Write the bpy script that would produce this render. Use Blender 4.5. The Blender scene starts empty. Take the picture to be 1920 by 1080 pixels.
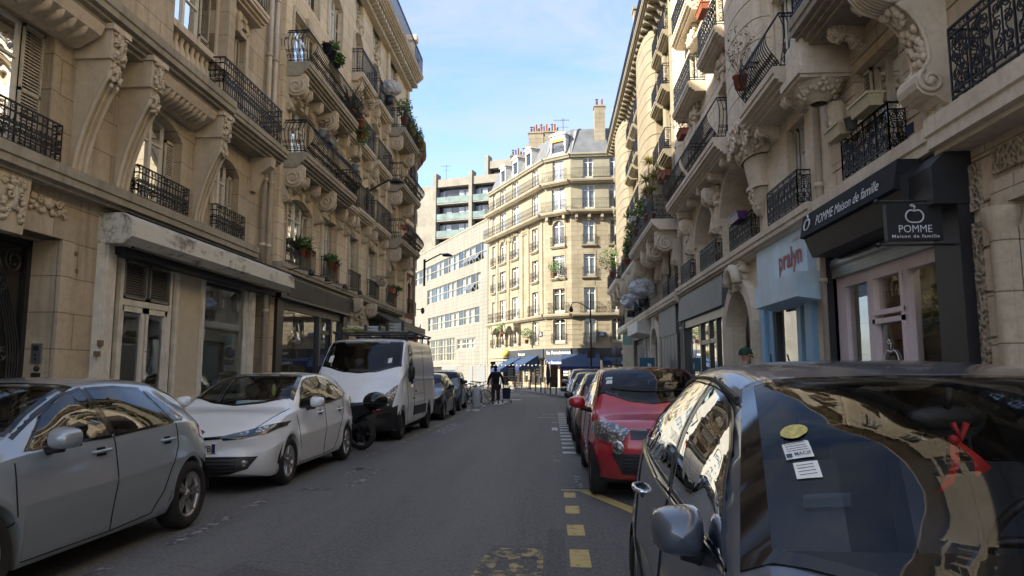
import bpy, bmesh, math, random
from math import sin, cos, pi, radians, sqrt, atan2, hypot
from mathutils import Vector, Matrix, noise
from mathutils.bvhtree import BVHTree
from mathutils.geometry import intersect_point_line

SC = bpy.context.scene
COL = SC.collection
# ---------------------------------------------------------------- camera, sky, sun, exposure
cam_d = bpy.data.cameras.new('camera'); cam = bpy.data.objects.new('camera', cam_d); COL.objects.link(cam)
cam_d.sensor_width = 36; cam_d.lens = 1331/1920*36; cam_d.clip_start = .05; cam_d.clip_end = 3000
cam.location = (0, 0, 1.47)
cam.rotation_euler = (radians(90)+math.atan(158/1331), 0, math.atan(75/1331))
SC.camera = cam
SUN_EL, SUN_AZ = radians(31), radians(-118)      # azimuth from +Y (clockwise, seen from above)
sd = Vector((sin(SUN_AZ)*cos(SUN_EL), cos(SUN_AZ)*cos(SUN_EL), sin(SUN_EL)))
sl = bpy.data.lights.new('sun', 'SUN'); sl.energy = 2.0; sl.angle = radians(.5); sl.color = (1, .92, .76)
so = bpy.data.objects.new('sun', sl); COL.objects.link(so); so.rotation_euler = sd.to_track_quat('Z', 'Y').to_euler()
so.location = (-40, -40, 60)
W = bpy.data.worlds.new('World'); SC.world = W; W.use_nodes = True
nt = W.node_tree; nt.nodes.clear()
out = nt.nodes.new('ShaderNodeOutputWorld'); bg = nt.nodes.new('ShaderNodeBackground')
sky = nt.nodes.new('ShaderNodeTexSky'); sky.sky_type = 'NISHITA'; sky.sun_disc = False
sky.sun_elevation = SUN_EL; sky.sun_rotation = SUN_AZ
sky.air_density = 1.0; sky.dust_density = 1.2; sky.ozone_density = 2.0
bg.inputs[1].default_value = .10
tc = nt.nodes.new('ShaderNodeTexCoord'); mp = nt.nodes.new('ShaderNodeMapping'); mp.inputs['Scale'].default_value = (1.2, 1.0, 4.2)
mp.inputs['Rotation'].default_value = (.1, .35, .3)
nz = nt.nodes.new('ShaderNodeTexNoise'); nz.inputs['Scale'].default_value = 3.1; nz.inputs['Detail'].default_value = 7; nz.inputs['Roughness'].default_value = .58
nz.inputs['Distortion'].default_value = .5
cr = nt.nodes.new('ShaderNodeValToRGB'); cr.color_ramp.elements[0].position = .36; cr.color_ramp.elements[1].position = .76
cr.color_ramp.elements[0].color = (.0, .0, .0, 1); cr.color_ramp.elements[1].color = (.9, .9, .9, 1)
mx = nt.nodes.new('ShaderNodeMix'); mx.data_type = 'RGBA'; mx.inputs[7].default_value = (1.25, 1.34, 1.45, 1)
L = nt.links.new
L(tc.outputs['Generated'], mp.inputs[0]); L(mp.outputs[0], nz.inputs[0]); L(nz.outputs[0], cr.inputs[0]); L(cr.outputs[0], mx.inputs[0])
tn = nt.nodes.new('ShaderNodeMix'); tn.data_type = 'RGBA'; tn.blend_type = 'MULTIPLY'; tn.inputs[0].default_value = 1; tn.inputs[7].default_value = (.60, .605, .65, 1)
L(sky.outputs[0], tn.inputs[6]); L(tn.outputs[2], mx.inputs[6]); L(mx.outputs[2], bg.inputs[0]); L(bg.outputs[0], out.inputs[0])
SC.view_settings.view_transform = 'Standard'; SC.view_settings.look = 'None'; SC.view_settings.gamma = 1
SC.view_settings.exposure = 2.7
SC.cycles.max_bounces = 8; SC.cycles.transparent_max_bounces = 12; SC.cycles.glossy_bounces = 3; SC.cycles.diffuse_bounces = 3

# ---------------------------------------------------------------- materials
def newmat(name):
    m = bpy.data.materials.new(name); m.use_nodes = True
    n = m.node_tree; n.nodes.clear()
    o = n.nodes.new('ShaderNodeOutputMaterial'); b = n.nodes.new('ShaderNodeBsdfPrincipled')
    n.links.new(b.outputs[0], o.inputs[0])
    return m, n, b, o
def nd(n, t, **k):
    x = n.nodes.new(t)
    for a, v in k.items(): setattr(x, a, v)
    return x
def c4(c): return (c[0], c[1], c[2], 1)
def mixc(n, fac, a, b, mode='MIX'):
    m = n.nodes.new('ShaderNodeMix'); m.data_type = 'RGBA'; m.blend_type = mode
    for i, v in ((0, fac), (6, a), (7, b)):
        if isinstance(v, (tuple, list)): m.inputs[i].default_value = c4(v)
        elif isinstance(v, (int, float)): m.inputs[i].default_value = v
        else: n.links.new(v, m.inputs[i])
    return m.outputs[2]
def ramp(n, src, p0, p1, c0=(0, 0, 0), c1=(1, 1, 1)):
    r = n.nodes.new('ShaderNodeValToRGB'); e = r.color_ramp.elements
    e[0].position, e[1].position = p0, p1; e[0].color, e[1].color = c4(c0), c4(c1)
    n.links.new(src, r.inputs[0]); return r.outputs[0]
def noise_n(n, co, scale, detail=5, rough=.55, sc=None):
    if sc:
        mpn = n.nodes.new('ShaderNodeMapping'); mpn.inputs['Scale'].default_value = sc; n.links.new(co, mpn.inputs[0]); co = mpn.outputs[0]
    t = n.nodes.new('ShaderNodeTexNoise'); t.inputs['Scale'].default_value = scale; t.inputs['Detail'].default_value = detail
    t.inputs['Roughness'].default_value = rough; n.links.new(co, t.inputs['Vector']); return t.outputs[0]
def bump(n, b, h, strength, dist=.02):
    bn = n.nodes.new('ShaderNodeBump'); bn.inputs['Strength'].default_value = strength; bn.inputs['Distance'].default_value = dist
    n.links.new(h, bn.inputs['Height']); n.links.new(bn.outputs[0], b.inputs['Normal'])
def stone(name, c, dark=.55, joints=None, mottled=.5, rough=.85, streak=.5, jd=.35):
    m, n, b, o = newmat(name)
    co = n.nodes.new('ShaderNodeTexCoord').outputs['Object']
    n1 = noise_n(n, co, .7, 6, .6); n2 = noise_n(n, co, 9, 5, .65); n3 = noise_n(n, co, 1.6, 5, .6, (3.0, 3.0, .22))
    cd = [x*dark for x in c]; cl = [min(1, x*1.18) for x in c]
    base = mixc(n, ramp(n, n1, .3, .7), [c[0]*.84, c[1]*.81, c[2]*.76], cl)
    base = mixc(n, mixc(n, mottled, (0, 0, 0), ramp(n, n2, .45, .75)), base, [c[0]*.75, c[1]*.70, c[2]*.64])
    base = mixc(n, mixc(n, streak, (0, 0, 0), ramp(n, n3, .5, .78)), base, [cd[0]*.9, cd[1]*.88, cd[2]*.88])
    h = n2
    if joints:
        jw, jh = joints
        sp = n.nodes.new('ShaderNodeSeparateXYZ'); n.links.new(co, sp.inputs[0])
        cb = n.nodes.new('ShaderNodeCombineXYZ'); n.links.new(sp.outputs[0], cb.inputs[0]); n.links.new(sp.outputs[2], cb.inputs[1])
        br = n.nodes.new('ShaderNodeTexBrick'); br.inputs['Scale'].default_value = 1; br.inputs['Brick Width'].default_value = jw
        br.inputs['Row Height'].default_value = jh; br.inputs['Mortar Size'].default_value = .010; br.inputs['Mortar Smooth'].default_value = .3
        br.inputs['Color1'].default_value = (1, 1, 1, 1); br.inputs['Color2'].default_value = (.84, .83, .80, 1); br.inputs['Mortar'].default_value = (.45, .41, .36, 1)
        br.inputs['Bias'].default_value = -.2
        n.links.new(cb.outputs[0], br.inputs[0])
        base = mixc(n, 1.0, base, br.outputs['Color'], 'MULTIPLY')
        mm = n.nodes.new('ShaderNodeMath'); mm.operation = 'SUBTRACT'; n.links.new(n2, mm.inputs[0]); 
        m2 = n.nodes.new('ShaderNodeMath'); m2.operation = 'MULTIPLY'; m2.inputs[1].default_value = 1.4; n.links.new(br.outputs['Fac'], m2.inputs[0])
        n.links.new(m2.outputs[0], mm.inputs[1]); h = mm.outputs[0]
    n.links.new(base, b.inputs['Base Color']); b.inputs['Roughness'].default_value = rough
    b.inputs['Specular IOR Level'].default_value = .25
    bump(n, b, h, .35, .02)
    return m
def plain(name, c, rough=.6, metal=0, spec=.5, var=.12, scale=6, bmp=0, coat=0):
    m, n, b, o = newmat(name)
    if var:
        co = n.nodes.new('ShaderNodeTexCoord').outputs['Object']
        f = noise_n(n, co, scale, 4)
        n.links.new(mixc(n, ramp(n, f, .3, .7), [x*(1-var) for x in c], [min(1, x*(1+var)) for x in c]), b.inputs['Base Color'])
        if bmp: bump(n, b, f, bmp, .01)
    else: b.inputs['Base Color'].default_value = c4(c)
    b.inputs['Roughness'].default_value = rough; b.inputs['Metallic'].default_value = metal
    b.inputs['Specular IOR Level'].default_value = spec
    if coat: b.inputs['Coat Weight'].default_value = coat; b.inputs['Coat Roughness'].default_value = .03
    return m
def glass(name, tint=(.75, .8, .8), refl=1.0, rough=.0, wavy=0.0, fade=0.0, ior=1.5):
    """thin pane: fresnel mirror over a tinted see-through layer"""
    m = bpy.data.materials.new(name); m.use_nodes = True; n = m.node_tree; n.nodes.clear()
    o = n.nodes.new('ShaderNodeOutputMaterial'); t = n.nodes.new('ShaderNodeBsdfTransparent'); g = n.nodes.new('ShaderNodeBsdfGlossy')
    t.inputs[0].default_value = c4(tint); g.inputs['Roughness'].default_value = rough; g.inputs[0].default_value = (.95, .97, 1, 1)
    f = n.nodes.new('ShaderNodeFresnel'); f.inputs[0].default_value = ior
    mt = n.nodes.new('ShaderNodeMath'); mt.operation = 'MULTIPLY_ADD'; mt.inputs[1].default_value = 1.7*refl; mt.inputs[2].default_value = fade; mt.use_clamp = True
    n.links.new(f.outputs[0], mt.inputs[0])
    x = n.nodes.new('ShaderNodeMixShader'); n.links.new(mt.outputs[0], x.inputs[0]); n.links.new(t.outputs[0], x.inputs[1]); n.links.new(g.outputs[0], x.inputs[2])
    n.links.new(x.outputs[0], o.inputs[0])
    if wavy:
        co = n.nodes.new('ShaderNodeTexCoord').outputs['Object']
        bn = n.nodes.new('ShaderNodeBump'); bn.inputs['Strength'].default_value = wavy; bn.inputs['Distance'].default_value = .05
        n.links.new(noise_n(n, co, 1.3, 2), bn.inputs['Height']); n.links.new(bn.outputs[0], g.inputs['Normal']); n.links.new(bn.outputs[0], f.inputs['Normal'])
    return m
M = {}
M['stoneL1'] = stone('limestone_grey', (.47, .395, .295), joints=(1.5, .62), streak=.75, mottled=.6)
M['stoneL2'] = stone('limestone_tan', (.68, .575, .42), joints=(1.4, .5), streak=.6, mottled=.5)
M['stoneR1'] = stone('limestone_brown', (.66, .56, .42), joints=(1.3, .6), streak=.6, mottled=.8)
M['stoneR2'] = stone('limestone_beige', (.72, .63, .49), joints=None, streak=.5, mottled=.9)
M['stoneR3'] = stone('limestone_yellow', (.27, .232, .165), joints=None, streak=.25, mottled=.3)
M['trim'] = stone('trim_stone', (.54, .465, .355), streak=.55, mottled=.5)
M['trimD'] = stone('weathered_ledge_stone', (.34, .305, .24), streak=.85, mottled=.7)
M['trimR'] = stone('trim_stone_light', (.68, .59, .46), streak=.4, mottled=.6)
M['trimY'] = stone('trim_stone_yellow', (.28, .242, .172), streak=.3, mottled=.3)
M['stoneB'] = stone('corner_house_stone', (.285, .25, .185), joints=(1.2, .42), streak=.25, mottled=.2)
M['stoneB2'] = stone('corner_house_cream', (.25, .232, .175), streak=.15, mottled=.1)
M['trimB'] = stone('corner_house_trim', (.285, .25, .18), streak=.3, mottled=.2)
def brickmat():
    m, n, b, o = newmat('red_brick')
    co = n.nodes.new('ShaderNodeTexCoord').outputs['Object']
    sp = n.nodes.new('ShaderNodeSeparateXYZ'); n.links.new(co, sp.inputs[0]); cb = n.nodes.new('ShaderNodeCombineXYZ')
    n.links.new(sp.outputs[0], cb.inputs[0]); n.links.new(sp.outputs[2], cb.inputs[1])
    br = n.nodes.new('ShaderNodeTexBrick'); br.inputs['Scale'].default_value = 1; br.inputs['Brick Width'].default_value = .24; br.inputs['Row Height'].default_value = .08
    br.inputs['Mortar Size'].default_value = .008; br.inputs['Color1'].default_value = (.21, .07, .04, 1); br.inputs['Color2'].default_value = (.15, .05, .035, 1); br.inputs['Mortar'].default_value = (.24, .18, .13, 1)
    n.links.new(cb.outputs[0], br.inputs[0]); n.links.new(br.outputs['Color'], b.inputs['Base Color']); b.inputs['Roughness'].default_value = .9
    return m
M['brick'] = brickmat()
def tilemat():
    m, n, b, o = newmat('cream_wall_tile')
    co = n.nodes.new('ShaderNodeTexCoord').outputs['Object']
    sp = n.nodes.new('ShaderNodeSeparateXYZ'); n.links.new(co, sp.inputs[0]); cb = n.nodes.new('ShaderNodeCombineXYZ')
    n.links.new(sp.outputs[0], cb.inputs[0]); n.links.new(sp.outputs[2], cb.inputs[1])
    br = n.nodes.new('ShaderNodeTexBrick'); br.offset = 0; br.inputs['Scale'].default_value = 1; br.inputs['Brick Width'].default_value = 1.6; br.inputs['Row Height'].default_value = .42
    br.inputs['Mortar Size'].default_value = .025; br.inputs['Color1'].default_value = (.195, .187, .158, 1); br.inputs['Color2'].default_value = (.18, .172, .145, 1); br.inputs['Mortar'].default_value = (.14, .125, .095, 1)
    n.links.new(cb.outputs[0], br.inputs[0])
    st = noise_n(n, co, 1.2, 5, .6, (1.5, 1.5, .15))
    n.links.new(mixc(n, mixc(n, .5, (0, 0, 0), ramp(n, st, .5, .75)), br.outputs['Color'], (.42, .36, .26)), b.inputs['Base Color']); b.inputs['Roughness'].default_value = .6
    return m
M['tile'] = tilemat()
M['concrete'] = stone('pale_concrete', (.24, .228, .20), streak=.15, mottled=.1)
M['iron'] = plain('black_wrought_iron', (.010, .010, .012), .5, 0, .3, var=.3)
M['ironF'] = plain('dark_wrought_iron', (.03, .027, .026), .6, 0, .3, var=.2)
M['white'] = plain('white_window_paint', (.66, .63, .56), .5, var=.08)
M['cream'] = plain('cream_shutter_paint', (.50, .45, .36), .6, var=.15)
M['creamR'] = plain('pale_shutter_paint', (.58, .55, .48), .6, var=.12)
M['shopwhite'] = plain('dirty_white_shop_paint', (.62, .58, .50), .55, var=.15, scale=4, bmp=.05)
M['beigepanel'] = plain('beige_display_panel', (.52, .45, .345), .6, var=.06)
M['zinc'] = plain('zinc_roof', (.14, .145, .15), .5, .1, var=.2, scale=1.5)
M['slate'] = plain('slate_roof', (.10, .11, .13), .55, var=.3, scale=8)
M['pipe'] = plain('cream_painted_pipe', (.50, .43, .335), .5, var=.15, scale=3)
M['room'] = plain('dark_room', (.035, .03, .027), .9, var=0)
M['roomL'] = plain('shop_interior', (.30, .26, .2), .8, var=.2, scale=2)
M['curtain'] = plain('white_curtain', (.62, .60, .55), .9, var=.1)
M['glassW'] = glass('window_glass', (.55, .58, .58), .8, 0, .12, .03)
M['glassS'] = glass('shop_glass', (.75, .78, .74), 1.3, 0, .04, .05)
M['black'] = plain('black_shopfront_paint', (.012, .012, .014), .35, var=.2)
M['blackm'] = plain('matt_black_metal', (.02, .02, .022), .5, var=.15)
M['grey'] = plain('grey_shopfront_paint', (.10, .105, .11), .55, var=.15, scale=2)
M['greyD'] = plain('dark_grey_shutter', (.045, .045, .05), .5, var=.15)
M['terra'] = plain('terracotta', (.32, .10, .05), .8, var=.2)
M['potw'] = plain('grey_white_plastic', (.45, .46, .47), .5)
M['potb'] = plain('black_plastic_pot', (.015, .018, .022), .4)
M['leafA'] = plain('green_leaves', (.09, .17, .035), .6, var=.5, scale=20)
M['leafB'] = plain('dark_leaves', (.045, .085, .025), .6, var=.5, scale=20)
M['leafY'] = plain('yellow_green_leaves', (.36, .35, .09), .6, var=.4, scale=15)
M['twig'] = plain('dry_twigs', (.16, .10, .05), .8)
def plasticwrap():
    m, n, b, o = newmat('crumpled_clear_plastic'); b.inputs['Base Color'].default_value = (.60, .61, .62, 1); b.inputs['Roughness'].default_value = .25; b.inputs['Alpha'].default_value = .82
    co = n.nodes.new('ShaderNodeTexCoord').outputs['Object']; bump(n, b, noise_n(n, co, 7, 6, .7), .9, .12); return m
M['wrap'] = plasticwrap()

# ---------------------------------------------------------------- mesh builder
class MB:
    def __init__(s): s.v = []; s.f = []; s.m = []; s.sm = []
    def face(s, pts, m=0, smooth=False):
        i = len(s.v); s.v.extend([tuple(p) for p in pts]); s.f.append(list(range(i, i+len(pts)))); s.m.append(m); s.sm.append(smooth)
    def raw(s, vs, fs, m=0, smooth=False):
        i = len(s.v); s.v.extend([tuple(p) for p in vs])
        for f in fs: s.f.append([i+k for k in f]); s.m.append(m); s.sm.append(smooth)
    def box(s, x0, x1, y0, y1, z0, z1, m=0, r=0, at=None):
        if x0 > x1: x0, x1 = x1, x0
        if y0 > y1: y0, y1 = y1, y0
        if z0 > z1: z0, z1 = z1, z0
        vs = [(x0, y0, z0), (x1, y0, z0), (x1, y1, z0), (x0, y1, z0), (x0, y0, z1), (x1, y0, z1), (x1, y1, z1), (x0, y1, z1)]
        if r and at:
            vs = [(at[0]+(x-at[0])*cos(r)-(y-at[1])*sin(r), at[1]+(x-at[0])*sin(r)+(y-at[1])*cos(r), z) for x, y, z in vs]
        s.raw(vs, [(0, 3, 2, 1), (4, 5, 6, 7), (0, 1, 5, 4), (1, 2, 6, 5), (2, 3, 7, 6), (3, 0, 4, 7)], m)
    def prism(s, poly, axis, a, b, m=0, smooth=False):
        """poly 2D: axis x -> (y,z); y -> (x,z); z -> (x,y)"""
        def P(p, t):
            return (t, p[0], p[1]) if axis == 'x' else ((p[0], t, p[1]) if axis == 'y' else (p[0], p[1], t))
        k = len(poly); A = [P(p, a) for p in poly]; B = [P(p, b) for p in poly]
        s.face(A[::-1], m); s.face(B, m)
        s.raw(A+B, [(i, (i+1) % k, k+(i+1) % k, k+i) for i in range(k)], m, smooth)
    def tube(s, path, r, n=6, m=0, closed=False, smooth=True, caps=True, up=None):
        path = [Vector(p) for p in path]; K = len(path)
        rs = r if isinstance(r, (list, tuple)) else [r]*K
        vs = []; prev = None
        for i, p in enumerate(path):
            if closed: d = path[(i+1) % K]-path[i-1]
            else: d = path[min(i+1, K-1)]-path[max(i-1, 0)]
            if d.length < 1e-9: d = Vector((0, 0, 1))
            d.normalize()
            if prev is None:
                a = Vector(up) if up else (Vector((0, 0, 1)) if abs(d.z) < .9 else Vector((1, 0, 0)))
                e1 = d.cross(a).normalized()
            else:
                e1 = prev-d*prev.dot(d)
                if e1.length < 1e-6: e1 = d.orthogonal()
                e1.normalize()
            prev = e1; e2 = d.cross(e1)
            for j in range(n):
                t = 2*pi*(j+.5)/n; vs.append(p+(e1*cos(t)+e2*sin(t))*rs[i])
        fs = []
        for i in range(K if closed else K-1):
            for j in range(n):
                a = i*n+j; b2 = i*n+(j+1) % n; c = ((i+1) % K)*n+(j+1) % n; d2 = ((i+1) % K)*n+j
                fs.append((a, b2, c, d2))
        if caps and not closed:
            fs.append(tuple(range(n))[::-1]); fs.append(tuple((K-1)*n+j for j in range(n)))
        s.raw(vs, fs, m, smooth)
    def lathe(s, prof, c=(0, 0, 0), n=16, m=0, axis='z', a0=0, a1=2*pi, smooth=True, sx=1, sy=1):
        full = abs(a1-a0-2*pi) < 1e-6; k = n if full else n+1; vs = []
        for r, z in prof:
            for j in range(k):
                t = a0+(a1-a0)*j/n; p = (r*cos(t)*sx, r*sin(t)*sy, z)
                if axis == 'y': p = (p[0], p[2], p[1])
                if axis == 'x': p = (p[2], p[0], p[1])
                vs.append((c[0]+p[0], c[1]+p[1], c[2]+p[2]))
        fs = []
        for i in range(len(prof)-1):
            for j in range(n):
                j2 = (j+1) % k; fs.append((i*k+j, i*k+j2, (i+1)*k+j2, (i+1)*k+j))
        s.raw(vs, fs, m, smooth)
    def ball(s, c, rx, ry=None, rz=None, m=0, n=8, k=6, jit=0, rnd=None):
        ry = ry or rx; rz = rz or rx; vs = []; fs = []
        for i in range(k+1):
            ph = pi*i/k
            for j in range(n):
                t = 2*pi*j/n; q = 1+(rnd.uniform(-jit, jit) if rnd else 0)
                vs.append((c[0]+rx*q*sin(ph)*cos(t), c[1]+ry*q*sin(ph)*sin(t), c[2]+rz*q*cos(ph)))
        for i in range(k):
            for j in range(n): fs.append((i*n+j, i*n+(j+1) % n, (i+1)*n+(j+1) % n, (i+1)*n+j))
        s.raw(vs, fs, m, True)
    def mesh(s, name, mats):
        me = bpy.data.meshes.new(name); me.from_pydata(s.v, [], s.f)
        mats = mats if isinstance(mats, (list, tuple)) else [mats]
        for x in mats: me.materials.append(M[x] if isinstance(x, str) else x)
        me.polygons.foreach_set('material_index', s.m); me.polygons.foreach_set('use_smooth', s.sm); me.update()
        return me
    def build(s, name, mats, parent=None, mat=None, weld=False, **props):
        me = s.mesh(name, mats)
        if weld:
            bm = bmesh.new(); bm.from_mesh(me); bmesh.ops.remove_doubles(bm, verts=bm.verts, dist=1e-4)
            bmesh.ops.recalc_face_normals(bm, faces=bm.faces); bm.to_mesh(me); bm.free()
        return link(name, me, parent, mat, **props)
def link(name, me, parent=None, mat=None, **props):
    o = bpy.data.objects.new(name, me); COL.objects.link(o)
    if parent: o.parent = parent
    if mat is not None: o.matrix_basis = mat
    for k, v in props.items(): o[k] = v
    return o
def thing(name, label, cat, loc=(0, 0, 0), rz=0, group=None):
    o = bpy.data.objects.new(name, None); COL.objects.link(o); o.location = loc; o.rotation_euler = (0, 0, rz)
    o['label'] = label; o['category'] = cat
    if group: o['group'] = group
    return o
def tag(o, label, cat, group=None):
    o['label'] = label; o['category'] = cat
    if group: o['group'] = group
    return o
def structure(name, mb, mat, **k):
    o = mb.build(name, mat, **k); o['kind'] = 'structure'; return o
_fc = {}
def text_mb(mb, txt, size, org, ux, uz, depth=.004, m=0, align='CENTER', bold=0.0, space=1.0, xs=1.0, fit=None):
    """text laid on plane (ux right, uz up), starting at org"""
    key = (txt, size, align, bold, space)
    if key not in _fc:
        cu = bpy.data.curves.new('lettering', 'FONT'); cu.body = txt; cu.size = size; cu.align_x = align; cu.offset = bold
        cu.space_character = space; cu.resolution_u = 3; cu.extrude = 0
        ob = bpy.data.objects.new('lettering', cu); COL.objects.link(ob)
        dg = bpy.context.evaluated_depsgraph_get(); me = bpy.data.meshes.new_from_object(ob.evaluated_get(dg))
        vs = [v.co.copy() for v in me.vertices]; fs = [tuple(p.vertices) for p in me.polygons]
        bpy.data.objects.remove(ob); bpy.data.curves.remove(cu); bpy.data.meshes.remove(me); _fc[key] = (vs, fs)
    vs, fs = _fc[key]
    if fit: xs = fit/(max(v.x for v in vs)-min(v.x for v in vs))
    ux = Vector(ux); uz = Vector(uz); nrm = ux.cross(uz); org = Vector(org)
    mb.raw([org+ux*(v.x*xs)+uz*v.y+nrm*depth for v in vs], fs, m)
R = random.Random(7)
# ================================================================= ground, road, pavements, markings
def asphalt(name, c, spk=.5, scale=1.0):
    m, n, b, o = newmat(name)
    co = n.nodes.new('ShaderNodeTexCoord').outputs['Object']
    big = noise_n(n, co, .5, 5, .6, (1.7, .10, 1)); fine = noise_n(n, co, 30*scale, 5, .85); mid = noise_n(n, co, 5, 5, .6)
    spots = noise_n(n, co, 110*scale, 1, .5)
    base = mixc(n, ramp(n, big, .35, .65), [x*.72 for x in c], [x*1.32 for x in c])
    base = mixc(n, mixc(n, .75, (0, 0, 0), ramp(n, fine, .46, .60)), base, [x*2.1 for x in c])
    base = mixc(n, mixc(n, spk, (0, 0, 0), ramp(n, spots, .66, .72)), base, (.22, .21, .19))
    base = mixc(n, mixc(n, .3, (0, 0, 0), ramp(n, mid, .55, .7)), base, [x*.6 for x in c])
    wp = n.nodes.new('ShaderNodeTexNoise'); wp.inputs['Scale'].default_value = 1.5; n.links.new(co, wp.inputs['Vector'])
    wm = mixc(n, .35, co, wp.outputs['Color']); vo = n.nodes.new('ShaderNodeTexVoronoi'); vo.feature = 'DISTANCE_TO_EDGE'; vo.inputs['Scale'].default_value = .42; n.links.new(wm, vo.inputs['Vector'])
    base = mixc(n, ramp(n, vo.outputs['Distance'], .0, .004, (.28, .28, .28), (0, 0, 0)), base, [x*.35 for x in c])
    n.links.new(base, b.inputs['Base Color']); b.inputs['Roughness'].default_value = .7; b.inputs['Specular IOR Level'].default_value = .35
    bump(n, b, fine, .5, .012); return m
M['road'] = asphalt('road_asphalt', (.094, .092, .088))
M['patch'] = asphalt('road_patch', (.072, .07, .068), .3)
M['pave'] = asphalt('pavement_asphalt', (.17, .162, .15), .3)
M['kerb'] = stone('granite_kerb', (.27, .25, .22), streak=.2)
def paint(name, c, wear=.5):
    m, n, b, o = newmat(name)
    co = n.nodes.new('ShaderNodeTexCoord').outputs['Object']
    f = noise_n(n, co, 9, 8, .72); w = ramp(n, f, wear-.07, wear+.05)
    n.links.new(mixc(n, w, c, (.06, .058, .055)), b.inputs['Base Color']); b.inputs['Roughness'].default_value = .7
    return m
M['pw'] = paint('worn_white_road_paint', (.62, .60, .56), .60)
M['pw2'] = paint('very_worn_white_road_paint', (.36, .35, .33), .46)
M['py'] = paint('worn_yellow_road_paint', (.50, .385, .14), .62)
M['py2'] = paint('faded_yellow_road_paint', (.40, .31, .13), .48)
g = MB(); g.face([(-600, -300, -.02), (600, -300, -.02), (600, 900, -.02), (-600, 900, -.02)]); structure('ground', g, 'pave')
g = MB(); g.box(-5.45, 2.45, -30, 42, -.015, 0)
g.face([(-5.45, 42, 0), (2.45, 42, 0), (0, 60, 0), (-24, 118, 0), (-36, 118, 0), (-12, 60, 0)]); structure('road', g, 'road')
def pavement(poly, name='pavement'):
    g = MB(); g.prism(poly, 'z', -.01, .13, 0)
    return structure(name, g, 'pave')
pavement([(-9.4, -30), (-5.6, -30), (-5.6, 41), (-6.6, 45), (-9.4, 52)])
pavement([(2.6, -30), (6, -30), (9, 61), (9, 90), (-1, 70), (-3.1, 62), (-2.5, 55), (-1.35, 50), (.25, 43), (1.3, 38), (2.2, 34.5), (2.6, 32)])
pavement([(-8, 77), (-7, 75), (-4.5, 66), (-3.1, 62), (-1, 70), (0, 85)])
pavement([(-20.5, 100), (-8.6, 75.7), (-6, 75), (-6, 80), (-19, 103)])
def kerb(pts, w=.16):
    g = MB()
    for a, b in zip(pts, pts[1:]):
        a = Vector((*a, 0)); b = Vector((*b, 0)); d = (b-a).normalized(); nn = Vector((-d.y, d.x, 0))*w; L_ = (b-a).length; k = max(1, int(L_/1.0))
        for i in range(k):
            p = a+(b-a)*(i/k)+d*.006; q = a+(b-a)*((i+1)/k)-d*.006
            g.raw([p, q, q+nn, p+nn, *[v+Vector((0, 0, .142)) for v in (p, q, q+nn, p+nn)]], [(4, 5, 6, 7), (0, 1, 5, 4), (1, 2, 6, 5), (2, 3, 7, 6), (3, 0, 4, 7)])
    return structure('kerb', g, 'kerb')
kerb([(-5.45, -30), (-5.45, 41), (-6.5, 45)])
kerb([(-1.2, 70), (-3.25, 62), (-2.65, 55), (-1.5, 50), (.1, 43), (1.15, 38), (2.05, 34.5), (2.45, 32), (2.45, -30)], .16)
def mark(polys, name, mat, z=.004):
    g = MB()
    for p in polys: g.face([(x, y, z) for x, y in p])
    return structure(name, g, mat)
def rect(x0, x1, y0, y1, sk=0): return [(x0, y0), (x1, y0), (x1+sk, y1), (x0+sk, y1)]
mark([rect(.13, .27, 8.62, 8.98), rect(.13, .28, 7.66, 8.1), rect(.13, .29, 6.66, 7.12), rect(.13, .29, 5.6, 6.15), rect(.13, .29, 4.5, 5.05)], 'yellow_dashes', 'py')
mark([rect(.10, .95, 9.12, 9.2), [(.33, 9.07), (.50, 9.07), (1.5, 6.35), (1.32, 6.35)], [(1.32, 6.3), (1.5, 6.3), (2.3, 8.6), (2.13, 8.6)]], 'yellow_zigzag', 'py')
# worn yellow stencil with letter shapes
g = MB(); g.face([(-.62, 4.95, .004), (-.06, 4.95, .004), (-.10, 6.25, .004), (-.52, 6.25, .004)]); structure('old_patch', g, 'patch')
mark([[(-.56, 5.85), (-.08, 5.85), (-.10, 6.15), (-.50, 6.15)], [(-.6, 5.3), (-.09, 5.3), (-.08, 5.52), (-.58, 5.52)], [(-.58, 5.52), (-.45, 5.52), (-.42, 5.85), (-.56, 5.85)],
      [(-.33, 5.52), (-.22, 5.52), (-.27, 5.85), (-.36, 5.85)], [(-.12, 5.52), (-.08, 5.52), (-.08, 5.85), (-.14, 5.85)]], 'yellow_stencil', 'py2', .008)
mark([rect(-.05, .1, 4.9, 6.9)], 'road_patch', 'patch', .004)
mark([[(-2.6, 4.2), (.3, 4.2), (.3, 4.75), (-1.2, 4.9), (-2.4, 5.55)]], 'road_patch', 'patch', .003)
mark([rect(.0, .15, 11.95, 13.35), rect(-.02, .13, 16.9, 18.1)], 'white_stencil', 'pw2')
mark([rect(-.02, .13, 18.4, 19.3), rect(-.02, .14, 21.2, 21.35), rect(-.5, .1, 23.5, 23.6), rect(-.35, .1, 25.2, 25.3)], 'white_stencil', 'pw')
mark([rect(.18, .42, y, y+.32) for y in [13.2+.85*i for i in range(16)]], 'white_ticks', 'pw')
mark([rect(.3, .38, 9.25, 10.6), rect(.1, 2.2, 9.3, 9.36)], 'white_corner', 'pw2')
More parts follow.
